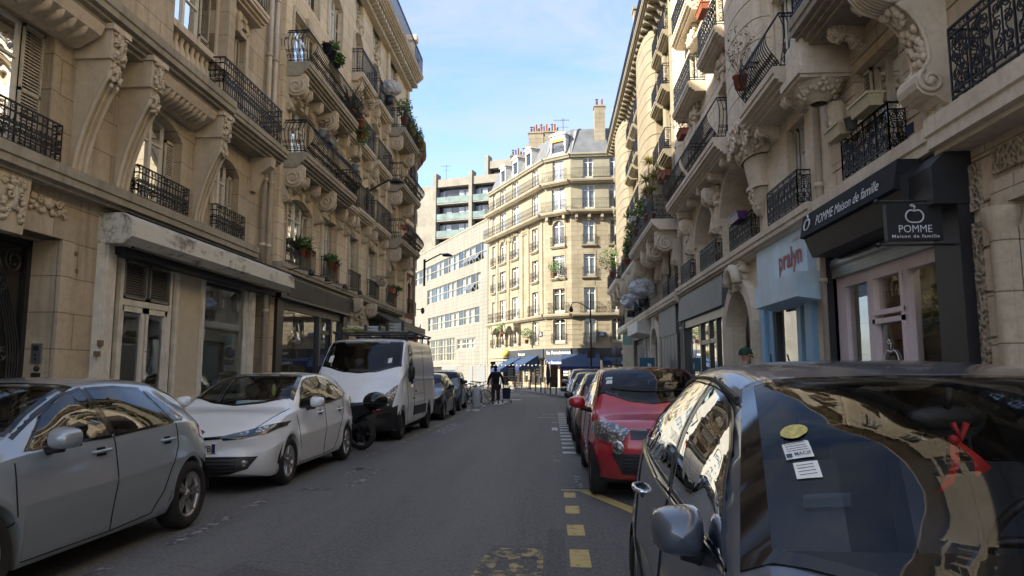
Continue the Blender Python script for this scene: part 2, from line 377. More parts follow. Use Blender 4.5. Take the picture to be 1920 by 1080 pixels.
# left bay line : yellow line, white parking symbols
mark([rect(-3.22, -3.1, 15.2, 34)], 'yellow_line', 'py2')
mark([rect(-2.95, -2.55, 17.2, 20.6, .0)], 'white_block', 'pw2')
mark([[(-2.72, 9.25), (-2.55, 9.25), (-2.52, 10.9), (-2.62, 10.9)], rect(-3.02, -2.55, 10.9, 11.1), [(-3.02, 10.2), (-2.9, 10.2), (-2.9, 11.0), (-3.02, 11.0)], rect(-3.2, -2.8, 9.0, 9.12)], 'white_arrow', 'pw2')
mark([rect(-3.35, -3.25, 6.1, 7.3), rect(-3.4, -3.28, 7.8, 8.3), rect(-3.3, -3.2, 12.6, 13.1), rect(-3.3, -3.2, 13.8, 14.5), rect(-3.42, -3.32, 4.6, 5.4)], 'white_dash', 'pw2')
mark([rect(-3.35, -2.85, 27.5, 28.3), rect(-3.5, -3.0, 31, 34), rect(-2.75, -2.3, 33, 36.5), rect(-2.3, -1.7, 38, 39), rect(-6, -2.2, 48, 48.6), rect(-3, .0, 44.5, 44.9), rect(-5, -3, 55, 56)], 'white_block', 'pw')
g = MB()
g.lathe([(.0, .004), (.28, .004)], (-1.9, 30, 0), 16); structure('manhole_cover', g, 'patch')

# ================================================================= facade kit
class Seg:
    """a straight facade from P to Q (left to right seen from the street); local x along, y into the house, z up"""
    def __init__(s, root, P, Q):
        s.root = root; P = Vector((P[0], P[1], 0)); Q = Vector((Q[0], Q[1], 0)); s.len = (Q-P).length
        a = atan2(Q.y-P.y, Q.x-P.x); s.mat = Matrix.Translation(P-Vector(root.location)) @ Matrix.Rotation(a, 4, 'Z'); s.P = P; s.d = (Q-P).normalized()
        s.n = Vector((-s.d.y, s.d.x, 0))
    def put(s, name, mb, mats, x=0, y=0, z=0, parent=None, **k):
        m = s.mat @ Matrix.Translation((x, y, z))
        if parent is not None and parent is not s.root: m = parent.matrix_basis.inverted() @ m
        me = mb if isinstance(mb, bpy.types.Mesh) else mb.mesh(name, mats)
        return link(name, me, parent or s.root, m, **k)
    def world(s, x, out, z): return s.P+s.d*x-s.n*out+Vector((0, 0, z))
    def yr(s, a, b):      # world y range -> local x range
        p = (a-s.P.y)/s.d.y; q = (b-s.P.y)/s.d.y
        return (min(p, q), max(p, q))
def arcpts(x0, x1, z, rise, n=10):
    """arch from (x0,z) to (x1,z) with the given rise, left to right"""
    w = (x1-x0)/2; rise = min(rise, w)
    if rise < 1e-3: return [(x0, z), (x1, z)]
    r = (w*w+rise*rise)/(2*rise); cz = z+rise-r; a = math.asin(min(1, w/r)); xc = (x0+x1)/2
    return [(xc+r*sin(-a+2*a*i/n), cz+r*cos(-a+2*a*i/n)) for i in range(n+1)]
def wall(seg, x0, x1, z0, z1, ops, mat, reveal=.3, groove=None, parent=None, name='wall', gd=.035, gw=.03, back=True):
    """wall sheet with real openings. ops: (a,b,c,d,rise) ; d is the crown of the arch"""
    mb = MB(); ops = [o if len(o) > 4 else (*o, 0) for o in ops]
    ops = [o for o in ops if o[0] < x1 and o[1] > x0 and o[2] < z1]
    xs = sorted({x0, x1, *[v for o in ops for v in o[:2] if x0 < v < x1]})
    zc = {z0, z1, *[v for o in ops for v in (o[2], o[3]) if z0 < v < z1]}; gz = []
    if groove:
        z = groove[1]+groove[0]
        while z < min(groove[2], z1)-.05:
            if z > z0+.05 and all(abs(z-q) > .06 for q in zc): gz.append(z)
            z += groove[0]
    for z in gz: zc |= {z, z+gw}
    zs = sorted(zc)
    for j in range(len(zs)-1):
        a, b = zs[j], zs[j+1]; zm = (a+b)/2; isg = any(abs(a-g_) < 1e-6 for g_ in gz); y = gd if isg else 0
        run = None
        for i in range(len(xs)-1):
            xm = (xs[i]+xs[i+1])/2; hole = any(o[0] < xm < o[1] and o[2] < zm < o[3] for o in ops)
            if not hole:
                if run is None: run = xs[i]
            if hole or i == len(xs)-2:
                e = xs[i] if hole else xs[i+1]
                if run is not None:
                    mb.face([(run, y, a), (e, y, a), (e, y, b), (run, y, b)])
                    if isg:
                        mb.face([(run, 0, a), (e, 0, a), (e, y, a), (run, y, a)]); mb.face([(run, y, b), (e, y, b), (e, 0, b), (run, 0, b)])
                    run = None
    for o in ops:
        a, b, c, d, rise = o; sp = d-rise
        P = [(a, max(c, z0))]+[(p[0], p[1]) for p in arcpts(a, b, sp, rise)]+[(b, max(c, z0))]
        for p, q in zip(P, P[1:]): mb.face([(p[0], 0, p[1]), (p[0], reveal, p[1]), (q[0], reveal, q[1]), (q[0], 0, q[1])], 0)
        if c > z0: mb.face([(a, 0, c), (b, 0, c), (b, reveal, c), (a, reveal, c)])
        if rise > 1e-3:
            A = arcpts(a, b, sp, rise); h = len(A)//2
            mb.face([(a, .0, d)]+[(p[0], .0, p[1]) for p in A[:h+1]][::-1] if False else [(a, 0, d), *[(p[0], 0, p[1]) for p in A[:h+1]]])
            mb.face([(b, 0, d), *[(p[0], 0, p[1]) for p in A[h:][::-1]]])
    return seg.put(name, mb, mat, parent=parent)
_wc = {}
def window(seg, x, z, w, h, rise=0, leaves=2, frame='white', curtain=None, shut=None, y=.22, transom=.72, bars=0, pane='glassW', parent=None, fw=.06, room=True):
    """window set back in its opening: frame with pane, curtain and shutters as pieces of it"""
    key = (round(w, 2), round(h, 2), round(rise, 2), leaves, frame, shut, transom, bars, fw)
    x0 = x; ww = w; sh = 0
    if shut: sh = .2*w
    if key not in _wc:
        mb = MB(); a, b = sh, w-sh; D = .07
        r2 = rise
        def top(xx):
            if rise < 1e-3: return h
            A = arcpts(0, w, h-rise, rise, 24)
            for p, q in zip(A, A[1:]):
                if p[0] <= xx <= q[0]+1e-6: return p[1]+(q[1]-p[1])*((xx-p[0])/(q[0]-p[0]+1e-9))
            return h-rise
        P = [(a, 0)]+[(a+(b-a)*i/12, top(a+(b-a)*i/12)) for i in range(13)]+[(b, 0)]
        Q = [(a+fw, fw)]+[(a+fw+(b-a-2*fw)*i/12, top(a+fw+(b-a-2*fw)*i/12)-fw) for i in range(13)]+[(b-fw, fw)]
        k = len(P)
        for i in range(k):
            j = (i+1) % k
            mb.face([(P[i][0], 0, P[i][1]), (P[j][0], 0, P[j][1]), (Q[j][0], 0, Q[j][1]), (Q[i][0], 0, Q[i][1])])
            mb.face([(Q[i][0], 0, Q[i][1]), (Q[j][0], 0, Q[j][1]), (Q[j][0], D, Q[j][1]), (Q[i][0], D, Q[i][1])])
        for l in range(1, leaves):
            xm = a+(b-a)*l/leaves; mb.box(xm-fw*.8, xm+fw*.8, -.015, D, fw, top(xm)-fw+.005)
        if transom: 
            zt = h*transom
            if zt < top(a+fw): mb.box(a+fw, b-fw, -.006, D-.01, zt-fw*.35, zt+fw*.35)
        for i in range(bars): zb = h*(i+1)/(bars+1); mb.box(a+fw, b-fw, .008, D-.02, zb-.012, zb+.012)
        mb.box(a+fw, b-fw, -.01, D-.004, .05, .26) if h > 1.6 and leaves > 1 else None
        fm = mb.mesh('window', [frame])
        g2 = MB(); g2.face([(p[0], .03, p[1]) for p in Q]); gm = g2.mesh('pane', [pane])
        c2 = MB(); N = 28; tt = h-rise-fw
        for s_, (u0, u1) in enumerate(((a+.03, a+(b-a)*.44), (a+(b-a)*.56, b-.03))):
            for i in range(N):
                p = u0+(u1-u0)*i/N; q = u0+(u1-u0)*(i+1)/N
                c2.face([(p, .13+.02*sin(i*1.9), .08), (q, .13+.02*sin((i+1)*1.9), .08), (q, .13+.02*sin((i+1)*1.9), tt), (p, .13+.02*sin(i*1.9), tt)], 0, True)
        cm = c2.mesh('curtain', ['curtain'])
        sms = []
        if shut:
            n_ = int((h-rise-.1)/.055)
            def one(xa, xb):
                s2 = MB(); sms.append(s2)
                tp = h-rise if rise else h
                for (p, q, r_, t_) in ((xa, xa+.035, .02, tp-.02), (xb-.035, xb, .02, tp-.02), (xa, xb, .02, .08), (xa, xb, tp-.08, tp-.02), (xa, xb, tp*.5-.03, tp*.5+.03)): s2.box(p, q, -.06, -.02, r_, t_)
                for i in range(n_):
                    zz = .09+i*.055
                    if zz > tp-.1: break
                    s2.raw([(xa+.03, -.055, zz), (xb-.03, -.055, zz), (xb-.03, -.025, zz+.045), (xa+.03, -.025, zz+.045)], [(0, 1, 2, 3)])
            one(.01, sh-.005); one(w-sh+.005, w-.01)
        sm = [q.mesh('shutter', [shut]) for q in sms] if shut else None
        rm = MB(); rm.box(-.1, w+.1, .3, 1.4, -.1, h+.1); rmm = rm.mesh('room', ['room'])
        _wc[key] = (fm, gm, cm, sm, rmm)
    fm, gm, cm, sm, rmm = _wc[key]
    o = seg.put('window', fm, None, x, y, z, parent=parent)
    seg.put('pane', gm, None, x, y, z, parent=o)
    if curtain: seg.put('curtain', cm, None, x, y, z, parent=o)
    for q in sm or (): seg.put('shutter', q, None, x, y, z, parent=o)
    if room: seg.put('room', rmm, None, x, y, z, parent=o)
    return o
# ---------------------------------------------------------------- ironwork
def scroll(mb, P, r, turns=1.3, a0=0, dirn=1, th=.007, n=4, seg_=9):
    pts = []
    K = int(seg_*turns)
    for i in range(K+1):
        t = i/K; rr = r*(1-.72*t); a = a0+dirn*t*turns*2*pi
        pts.append(P(rr*cos(a), rr*sin(a)))
    mb.tube(pts, th, n, smooth=False, caps=False)
def railing_mesh(w, h, out, style):
    """ironwork box balcony front: w along, h high, out deep; starts at local 0, wall at y=0, front at y=-out"""
    mb = MB(); th = .0135
    belly = (lambda z: 0.0)
    if style == 'belly': belly = lambda z: .30*max(0, sin(pi*min(1, (1-z/h)*1.05)))**1.3*(1 if z < h*.97 else 0)
    if style == 'belly2': belly = lambda z: .17*max(0, sin(pi*min(1, (1-z/h))))**1.2
    runs = [((0, -out), (w, -out))]
    if out > .06: runs = [((0, 0), (0, -out)), ((0, -out), (w, -out)), ((w, -out), (w, 0))]
    for (a, b) in runs:
        a = Vector((*a, 0)); b = Vector((*b, 0)); L_ = (b-a).length; d = (b-a)/L_; nrm = Vector((d.y, -d.x, 0))
        def P(s, z, o_=0): return a+d*s+nrm*(belly(z)*min(1, 1)+o_)+Vector((0, 0, z))
        def bar(s0, s1, z, t=th, k=1.0):
            mb.tube([P(s0, z), P(s1, z)], t*1.25, 4, smooth=False)
        bar(0, L_, h, .016); bar(0, L_, .06)
        n = max(2, round(L_/.115)); dx = L_/n
        if style == 'grid':
            bar(0, L_, h-.14); bar(0, L_, .20); bar(0, L_, .42) if h > .8 else None; bar(0, L_, h-.32)
            for i in range(n+1): mb.tube([P(i*dx, .03), P(i*dx, h)], th*.8, 4, smooth=False)
            for i in range(n):
                c = (i+.5)*dx
                if i % 2 == 0:
                    for zc in (.12, h-.07): scroll(mb, lambda p, q: P(c+p, zc+q), .04, 1, 0, 1)
                zc = h*.56
                scroll(mb, lambda p, q: P(c+p, zc+q), .05, 1.3, i, 1 if i % 2 else -1, .010); scroll(mb, lambda p, q: P(c+p, zc-.11+q), .045, 1.3, i+2, -1 if i % 2 else 1, .010)
        elif style in ('plain', 'rings'):
            bar(0, L_, h-.14); bar(0, L_, .16)
            for i in range(n+1): mb.tube([P(i*dx, .02), P(i*dx, h)], th*.85, 4, smooth=False)
            for i in range(n):
                c = (i+.5)*dx; scroll(mb, lambda p, q: P(c+p, h-.07+q), .045, 1, 0, 1, .007)
                if i % 3 == 1 and style == 'rings':
                    scroll(mb, lambda p, q: P(c+p, h*.45+q), .05, 1.4, 1.5, 1, .008); scroll(mb, lambda p, q: P(c+p, h*.45+.12+q), .05, 1.4, 4.5, -1, .008)
                    scroll(mb, lambda p, q: P(c+p, .22+q), .05, 1.3, 1.5, -1, .008)
        elif style in ('scroll', 'belly2'):
            bar(0, L_, h-.11); bar(0, L_, .14)
            m = max(1, round(L_/.42)); dm = L_/m
            for i in range(m+1): mb.tube([P(i*dm, z) for z in [.02+(h-.02)*k/6 for k in range(7)]], th*1.15, 4, smooth=False)
            for i in range(m):
                c = (i+.5)*dm; q_ = dm*.25
                mb.tube([P(c, .1+(h-.2)*k/6) for k in range(7)], th*.8, 4, smooth=False)
                for sgn in (-1, 1):
                    for (zc, rr, st) in ((h*.78, .075, 1), (h*.58, .085, -1), (h*.36, .09, 1), (h*.2, .06, -1)):
                        scroll(mb, lambda p, q: P(c+sgn*(q_-.01)+p*sgn, zc+q), rr, 1.5, 2.2, st, .010)
                    mb.tube([P(c+sgn*.02, .14), P(c+sgn*q_*1.5, h*.3), P(c+sgn*.05, h*.5), P(c+sgn*q_*1.5, h*.7), P(c+sgn*.02, h-.12)], .009, 4, smooth=False)
            for i in range(int(L_/.1)): scroll(mb, lambda p, q: P(i*.1+.05+p, h-.055+q), .035, 1, 0, 1, .006)
        elif style == 'belly':
            bar(0, L_, h-.1)
            for i in range(n*1+1):
                mb.tube([P(min(L_, i*dx), z) for z in [.02+(h-.04)*k/9 for k in range(10)]], th*.95, 4, smooth=False)
            for i in range(n):
                c = (i+.5)*dx
                for zc, rr, st in ((.16, .055, 1), (.30, .05, -1)): scroll(mb, lambda p, q: P(c+p, zc+q), rr, 1.3, i*.7, st, .010)
                if i % 2: scroll(mb, lambda p, q: P(c+p, h*.62+q), .05, 1.3, i, 1, .009)
                scroll(mb, lambda p, q: P(c+p, h-.05+q), .035, 1, 0, 1, .006)
        elif style == 'fine':
            bar(0, L_, .14, .009); bar(0, L_, h-.13, .009)
            for i in range(n+1): mb.tube([P(i*dx, .02), P(i*dx, h)], .009, 3, smooth=False)
            for i in range(0, n, 2):
                c = (i+1)*dx; mb.tube([P(min(L_, c+.05*cos(t)), h*.5+.16*sin(t)) for t in [k*pi/3 for k in range(7)]], .008, 3, smooth=False)
    return mb
_rc = {}
def railing(seg, x, z, w, h, out, style, parent=None, mat='iron', name='railing', y=0):
    key = (round(w, 2), h, out, style, mat)
    if key not in _rc: _rc[key] = railing_mesh(w, h, out, style).mesh('railing', [mat])
    return seg.put(name, _rc[key], None, x, y, z, parent=parent)
def slab(seg, x0, x1, z1, out, th=.16, mat='trim', mold=2, name='balcony', parent=None):
    """projecting slab with stepped moulding below; top at z1. local origin at x0, z1"""
    mb = MB(); w = x1-x0
    prof = [(0, 0), (-out, 0), (-out, -th*.55), (-out+.03, -th*.62), (-out+.03, -th)]
    o_ = out-.03; z = -th
    for k in range(mold):
        d = min(.09, o_*.35); o_ -= d
        prof += [(-o_, z-.015), (-o_, z-.075)]; z -= .075
    prof += [(0, z)]
    mb.prism(prof, 'x', 0, w, 0)
    return seg.put(name, mb, mat, x0, 0, z1, parent=parent)
def console(seg, x, z1, h, out, w, mat='trim', carve=True, parent=None, tail=.0):
    """scrolled bracket: volute at the top front, S curve down to the wall"""
    mb = MB(); r = min(out*.42, h*.26); pts = [(0, 0), (-out, 0), (-out, -.10)]
    cy, cz = -(out-r), -.10-r
    for i in range(9): a = pi-(-pi*.0)+i*(pi*.78)/8; pts.append((cy+r*cos(a), cz+r*sin(a)))   # front of the volute going down and under
    lx, lz = pts[-1]; r2 = min(.13, h*.12); ex, ez = -(r2+.05), -h+r2
    for i in range(1, 9):
        t = i/8; u = 1-t
        c1 = (lx*.45, lz-.02); c2 = (ex-.16*out, ez+.5*(lz-ez)*.5)
        pts.append((u**3*lx+3*u*u*t*c1[0]+3*u*t*t*c2[0]+t**3*(ex-.06), u**3*lz+3*u*u*t*c1[1]+3*u*t*t*c2[1]+t**3*ez))
    for i in range(1, 6): a = pi+i*(pi*.6)/5; pts.append((ex+r2*1.1*cos(a), ez+r2*sin(a)))
    pts.append((0, -h-.02))
    if tail: pts[-1] = (-.04, -h-.02); pts.append((0, -h-tail))
    mb.prism(pts, 'x', -w/2, w/2, 0)
    for sgn in (-1, 1):       # volutes proud of both cheeks
        X = sgn*w/2
        sp = [(X+sgn*.012, cy+r*.86*(1-.75*t)*cos(2.4+t*9.5), cz+r*.86*(1-.75*t)*sin(2.4+t*9.5)) for t in [i/22 for i in range(23)]]
        mb.tube(sp, [.028*max(.5, r/.2)*(1-.4*i/22) for i in range(23)], 5, caps=True)
        mb.lathe([(0, .03), (r*.17, .025), (r*.2, 0)], (X, cy, cz), 8, axis='x') if sgn > 0 else mb.lathe([(0, -.03), (r*.17, -.025), (r*.2, 0)], (X, cy, cz), 8, axis='x')
        sp = [(X+sgn*.01, ex+r2*.8*(1-.7*t)*cos(3.4-t*8), ez+r2*.8*(1-.7*t)*sin(3.4-t*8)) for t in [i/12 for i in range(13)]]
        mb.tube(sp, .02, 5)
        mid = pts[3:-6]
        mb.tube([(X-sgn*.03, p[0]-.004, p[1]) for p in mid], .022, 5)
    if carve:
        rr = random.Random(int(abs(x)*100))
        mid = pts[8:17]
        for i, p in enumerate(mid):
            for k in range(3): mb.ball((rr.uniform(-w*.3, w*.3), p[0]-.01, p[1]+rr.uniform(-.03, .03)), w*.13, .04, .05, n=6, k=4)
        for i in range(5):
            mb.ball((0, -out-.01, -.12-.8*r*i/4), w*.28, .035, .05, n=7, k=4)
    return seg.put('console', mb, mat, x, 0, z1, parent=parent)
def relief(seg, x, z, w, h, mat='trim', seed=1, depth=.07, parent=None, y=0, dens=1.0):
    """carved foliage: mirrored scrolls and leaves"""
    mb = MB(); rr = random.Random(seed); n = int(9*dens+w*h*22*dens)
    for i in range(n):
        px = rr.uniform(.02, .5)*w; pz = rr.uniform(-.5, .5)*h; a = rr.uniform(0, pi); s_ = rr.uniform(.05, .11)*min(1.3, max(.5, min(w, h)/.5))
        for sg in (-1, 1):
            mb.ball((sg*px, -depth*.35*rr.uniform(.4, 1.3), pz), s_*(.5+.5*abs(cos(a))), depth*rr.uniform(.4, .9), s_*(.5+.5*abs(sin(a))), n=7, k=4, jit=.15, rnd=rr)
    for sg in (-1, 1):
        for (cx, cz, r) in ((w*.26, h*.1, min(w, h)*.2), (w*.36, -h*.25, min(w, h)*.13)):
            mb.tube([(sg*(cx+r*(1-.8*t)*cos(t*8+1)), -depth*.8, cz+r*(1-.8*t)*sin(t*8+1)) for t in [i/14 for i in range(15)]], depth*.33, 5)
    mb.ball((0, -depth*.5, h*.05), w*.12, depth*.9, h*.3, n=8, k=5)
    return seg.put('carving', mb, mat, x, y, z, parent=parent)
def molding(seg, x0, x1, z, out, h, mat='trim', parent=None, name='moulding', y=0):
    mb = MB(); mb.prism([(0, -h/2), (-out*.6, -h/2), (-out*.75, -h*.1), (-out, h*.1), (-out, h/2), (0, h/2)], 'x', x0, x1)
    return seg.put(name, mb, mat, 0, y, z, parent=parent)
def surround(seg, a, b, c, d, rise=0, t=.16, out=.05, mat='trim', parent=None, key=True):
    """raised stone frame round an opening"""
    mb = MB(); A = [(a, c)]+arcpts(a, b, d-rise, rise, 12)+[(b, c)]
    B = [(a-t, c)]+arcpts(a-t, b+t, d-rise+(0 if rise else t), rise+(t if rise else 0), 12)+[(b+t, c)]
    if rise < 1e-3: B = [(a-t, c), (a-t, d+t), (b+t, d+t), (b+t, c)]
    k = len(A)
    for i in range(k-1):
        p, q, r_, s_ = A[i], A[i+1], B[i+1], B[i]
        mb.face([(p[0], -out, p[1]), (q[0], -out, q[1]), (r_[0], -out, r_[1]), (s_[0], -out, s_[1])])
        mb.face([(s_[0], -out, s_[1]), (r_[0], -out, r_[1]), (r_[0], 0, r_[1]), (s_[0], 0, s_[1])])
        mb.face([(q[0], -out, q[1]), (p[0], -out, p[1]), (p[0], 0.01, p[1]), (q[0], 0.01, q[1])])
    if key:
        xm = (a+b)/2; mb.raw([(xm-.10, -out-.06, d-.04), (xm+.10, -out-.06, d-.04), (xm+.15, -out-.09, d+t+.12), (xm-.15, -out-.09, d+t+.12), (xm-.10, 0, d-.04), (xm+.10, 0, d-.04), (xm+.15, 0, d+t+.12), (xm-.15, 0, d+t+.12)],
               [(0, 1, 2, 3), (0, 4, 5, 1), (1, 5, 6, 2), (2, 6, 7, 3), (3, 7, 4, 0)])
    return seg.put('window_surround', mb, mat, parent=parent)
def bow(seg, xc, w, z0, z1, out, course=.6, mat='stoneR3', n=14, parent=None, gw=.035):
    """rounded pier with channelled courses"""
    mb = MB(); 
    def ring(o_): return [(-(w/2)*cos(pi*i/n)*(1 if o_ > out-.01 else .985), -max(0.02, o_*(sin(pi*i/n)**.55))) for i in range(n+1)]
    A, B = ring(out), ring(out-.035); z = z0
    while z < z1-.02:
        e = min(z1, z+course-gw)
        for i in range(n):
            mb.face([(A[i][0], A[i][1], z), (A[i+1][0], A[i+1][1], z), (A[i+1][0], A[i+1][1], e), (A[i][0], A[i][1], e)], 0, True)
            mb.face([(A[i][0], A[i][1], e), (A[i+1][0], A[i+1][1], e), (B[i+1][0], B[i+1][1], e), (B[i][0], B[i][1], e)])
            mb.face([(A[i+1][0], A[i+1][1], z), (A[i][0], A[i][1], z), (B[i][0], B[i][1], z), (B[i+1][0], B[i+1][1], z)])
            mb.face([(B[i][0], B[i][1], e), (B[i+1][0], B[i+1][1], e), (B[i+1][0], B[i+1][1], e+gw), (B[i][0], B[i][1], e+gw)], 0, True)
        z += course
    mb.face([(p[0], p[1], z1) for p in A]); mb.face([(p[0], p[1], z0) for p in A][::-1])
    return seg.put('rounded_pier', mb, mat, xc, 0, 0, parent=parent)
def core(seg, x0, x1, z1, depth=9, y0=1.5, mat='room', top=True, z0=0, ymat=None):
    """the house behind its street wall: side and back walls, flat roof"""
    mb = MB(); mb.box(x0, x1, y0, depth, z0, z1-.02); mb.box(x0, x0+.2, .02, y0, z0, z1-.03); mb.box(x1-.2, x1, .02, y0, z0, z1-.03); mb.box(x0+.2, x1-.2, .02, y0, z1-.23, z1-.03)
    return seg.put('party_wall', mb, ymat or mat)
def pipe(seg, x, z0, z1, r=.07, out=.12, mat='pipe'):
    mb = MB(); mb.tube([(0, -out, z0), (0, -out, z1)], r, 10)
    z = z0+1.2
    while z < z1: mb.tube([(0, -out, z-.05), (0, -out, z+.05)], r*1.3, 10); mb.box(-.02, .02, -out, 0, z-.02, z+.02); z += 1.9
    return seg.put('drainpipe', mb, mat, x, 0, 0)
def leafcloud(mb, c, rx, ry, rz, n, size, rnd, m=0, droop=0):
    n = int(n*1.7); size *= 1.25
    for i in range(n):
        while True:
            p = Vector((rnd.uniform(-1, 1), rnd.uniform(-1, 1), rnd.uniform(-1, 1)))
            if p.length < 1: break
        p = Vector((c[0]+p.x*rx, c[1]+p.y*ry, c[2]+p.z*rz)); a = rnd.uniform(0, 2*pi); e = rnd.uniform(-.9, .9)-droop
        d = Vector((cos(a)*cos(e), sin(a)*cos(e), sin(e))); s_ = size*rnd.uniform(.6, 1.4); w_ = d.orthogonal().normalized(); w_.rotate(Matrix.Rotation(rnd.uniform(0, 6.28), 3, d)); w_ *= s_*.28
        mb.face([p, p+d*s_*.5+w_, p+d*s_, p+d*s_*.5-w_], m)
# ================================================================= LEFT HOUSE 1 (near, with the closed white shop)
XL, XR = -8.4, 5.4
def pane_quad(mb, a, b, c, d, y): mb.face([(a, y, c), (b, y, c), (b, y, d), (a, y, d)])
T = thing('apartment_building', 'grimy limestone apartment house with stone balustrade over a closed white shopfront', 'building', (XL, -12, 0))
S = Seg(T, (XL, -12), (XL, 20.7)); u = lambda y: y+12
ops = [(u(8.9), u(11.5), .13, 3.72), (u(12.75), u(20.35), .13, 3.95)]
w1 = [(u(8.6), u(11.0), 4.9, 7.15, 0), (u(13.4), u(15.2), 4.9, 6.98, .35), (u(16.75), u(18.15), 4.9, 6.95, .3), (u(4.2), u(6.2), 4.9, 7.1, 0), (u(0), u(2), 4.9, 7.1, 0), (u(-5), u(-3), 4.9, 7.1, 0)]
w2 = [(u(14.15), u(16.5), 8.3, 11.0, 0), (u(17.0), u(18.2), 8.0, 10.55, 0), (u(9.5), u(12), 8.3, 11, 0), (u(5), u(7), 8.1, 11, 0), (u(0), u(2), 8.1, 11, 0)]
w3 = [(a, b, 11.8, 14.0, 0) for a, b in ((u(14.3), u(16.3)), (u(17.0), u(18.2)), (u(9.5), u(12)), (u(5), u(7)), (u(0), u(2)))]
w4 = [(a, b, 15.1, 17.2, 0) for a, b, *_ in w3]
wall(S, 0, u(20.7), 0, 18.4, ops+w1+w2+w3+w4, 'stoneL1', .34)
core(S, 0, u(20.7), 18.4, ymat='stoneL1')
for i, (a, b, c, d, r) in enumerate(w1+w2+w3+w4):
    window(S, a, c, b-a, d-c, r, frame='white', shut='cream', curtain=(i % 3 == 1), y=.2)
for (a, b, c, d, r) in w1[:3]: surround(S, a, b, c, d, r, .14, .04, 'stoneL1', key=False)
for (a, b, c, d, r) in w2[:2]: surround(S, a, b, c, d, r, .14, .05, 'trim')
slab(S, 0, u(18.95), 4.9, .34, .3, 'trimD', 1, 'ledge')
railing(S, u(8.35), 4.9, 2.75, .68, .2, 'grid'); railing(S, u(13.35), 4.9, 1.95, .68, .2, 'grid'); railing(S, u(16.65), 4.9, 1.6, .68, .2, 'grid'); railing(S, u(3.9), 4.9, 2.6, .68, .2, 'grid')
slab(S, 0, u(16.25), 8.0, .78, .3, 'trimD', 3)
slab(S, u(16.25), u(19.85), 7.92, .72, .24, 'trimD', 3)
railing(S, u(15.75), 7.92, 3.6, 1.02, .66, 'grid')
# stone balustrade in front of the wide window
mb = MB(); a, b = u(14.0), u(16.6)
mb.box(a, b, -.34, -.06, 8.0, 8.16); mb.box(a-.03, b+.03, -.38, -.03, 8.86, 9.02)
for i in range(11):
    xx = a+.14+(b-a-.28)*i/10
    mb.lathe([(.05, 8.16), (.085, 8.2), (.05, 8.26), (.10, 8.42), (.095, 8.5), (.045, 8.7), (.07, 8.78), (.07, 8.86)], (xx, -.2, 0), 10)
S.put('balustrade', mb, 'trim')
mb = MB(); mb.box(u(12.2), u(14.0), -.36, 0, 8.0, 11.6); S.put('pier', mb, 'stoneL1'); mb = MB(); mb.box(u(16.6), u(16.95), -.3, 0, 8.0, 11.6); S.put('pier', mb, 'stoneL1')
mb = MB(); mb.box(u(7.6), u(8.3), -.3, 0, 8.0, 11.6); S.put('pier', mb, 'stoneL1')
relief(S, u(17.6), 10.95, 1.3, .6, 'trim', 3, .12); relief(S, u(17.2), 10.0, .3, .5, 'trim', 4)
slab(S, u(16.7), u(18.6), 11.45, .5, .2, 'trim', 2); railing(S, u(16.75), 11.45, 1.8, .9, .4, 'plain')
slab(S, 0, u(16.7), 11.5, .45, .2, 'trim', 2)
# tall brackets with carved caps
for y_ in (8.0, 11.75, 13.02, 16.0):
    x_ = u(y_)
    mb = MB(); mb.box(-.22, .22, -.66, 0, -.62, 0); mb.box(-.27, .27, -.72, 0, -.1, 0)
    prof = [(0, -.6), (-.62, -.6), (-.63, -.85)]
    for i in range(1, 13):
        t = i/12; prof.append((-(.62*(1-t)**1.7+.05*t), -.85-(2.0)*t))
    prof.append((0, -2.9)); mb.prism(prof, 'x', -.15, .15)
    for sg in (-1, 1): mb.tube([(sg*.15, p[0]-.012, p[1]) for p in prof[2:-1]], .045, 6)
    mb.tube([(0, p[0]-.012, p[1]) for p in prof[2:-1]], .03, 5)
    c_ = S.put('console', mb, 'trim', x_, 0, 7.6)
    relief(S, x_, 7.25, .34, .6, 'trim', int(y_*10), .07, parent=c_, y=-.66); relief(S, x_, 6.75, .26, .5, 'trim', int(y_*11), .07, parent=c_, y=-.6)
for a_, b_ in ((u(8.3), u(11.5)), (u(13.25), u(15.7))):   # ribbed soffit blocks over the windows
    mb = MB()
    for i in range(9): xx = a_+.45+(b_-a_-.9)*i/8; mb.tube([(xx, -.52, 7.42), (xx, -.44, 7.22), (xx, -.2, 7.14)], .07, 6)
    mb.prism([(0, 7.5), (-.62, 7.5), (-.55, 7.32), (-.15, 7.1), (0, 7.1)], 'x', a_+.1, b_-.1); S.put('soffit', mb, 'trim')
mb = MB()   # shallow niche between the two brackets
mb.prism([(p[0], p[1]) for p in [(u(12.12), 6.4)]+arcpts(u(12.12), u(12.68), 7.0, .28, 8)+[(u(12.68), 6.4)]], 'y', -.012, -.002); S.put('niche', mb, 'trimD')
mb = MB()   # bracket by the pipes
mb.prism([(0, 7.45), (-.6, 7.45), (-.58, 7.2), (-.3, 7.0), (-.1, 6.5), (0, 6.5)], 'x', u(18.9), u(19.2)); S.put('console', mb, 'trim')
for y_ in (19.62, 20.05): pipe(S, u(y_), .13 if y_ > 20 else 3.9, 18)
molding(S, 0, u(20.7), 18.3, .7, .5, 'trim')
# carved band and keystone over the door
relief(S, u(11.15), 4.25, .9, .34, 'trim', 21, .06); relief(S, u(9.2), 4.25, 1.0, .34, 'trim', 22, .06)
mb = MB(); mb.prism([(u(9.95), 3.6), (u(10.45), 3.6), (u(10.57), 4.55), (u(9.83), 4.55)], 'y', -.16, 0); kk = S.put('keystone', mb, 'trim'); relief(S, u(10.2), 4.1, .4, .7, 'trim', 23, .06, parent=kk, y=-.16)
surround(S, u(8.9), u(11.5), .13, 3.72, 0, .3, .07, 'stoneL1', key=False)
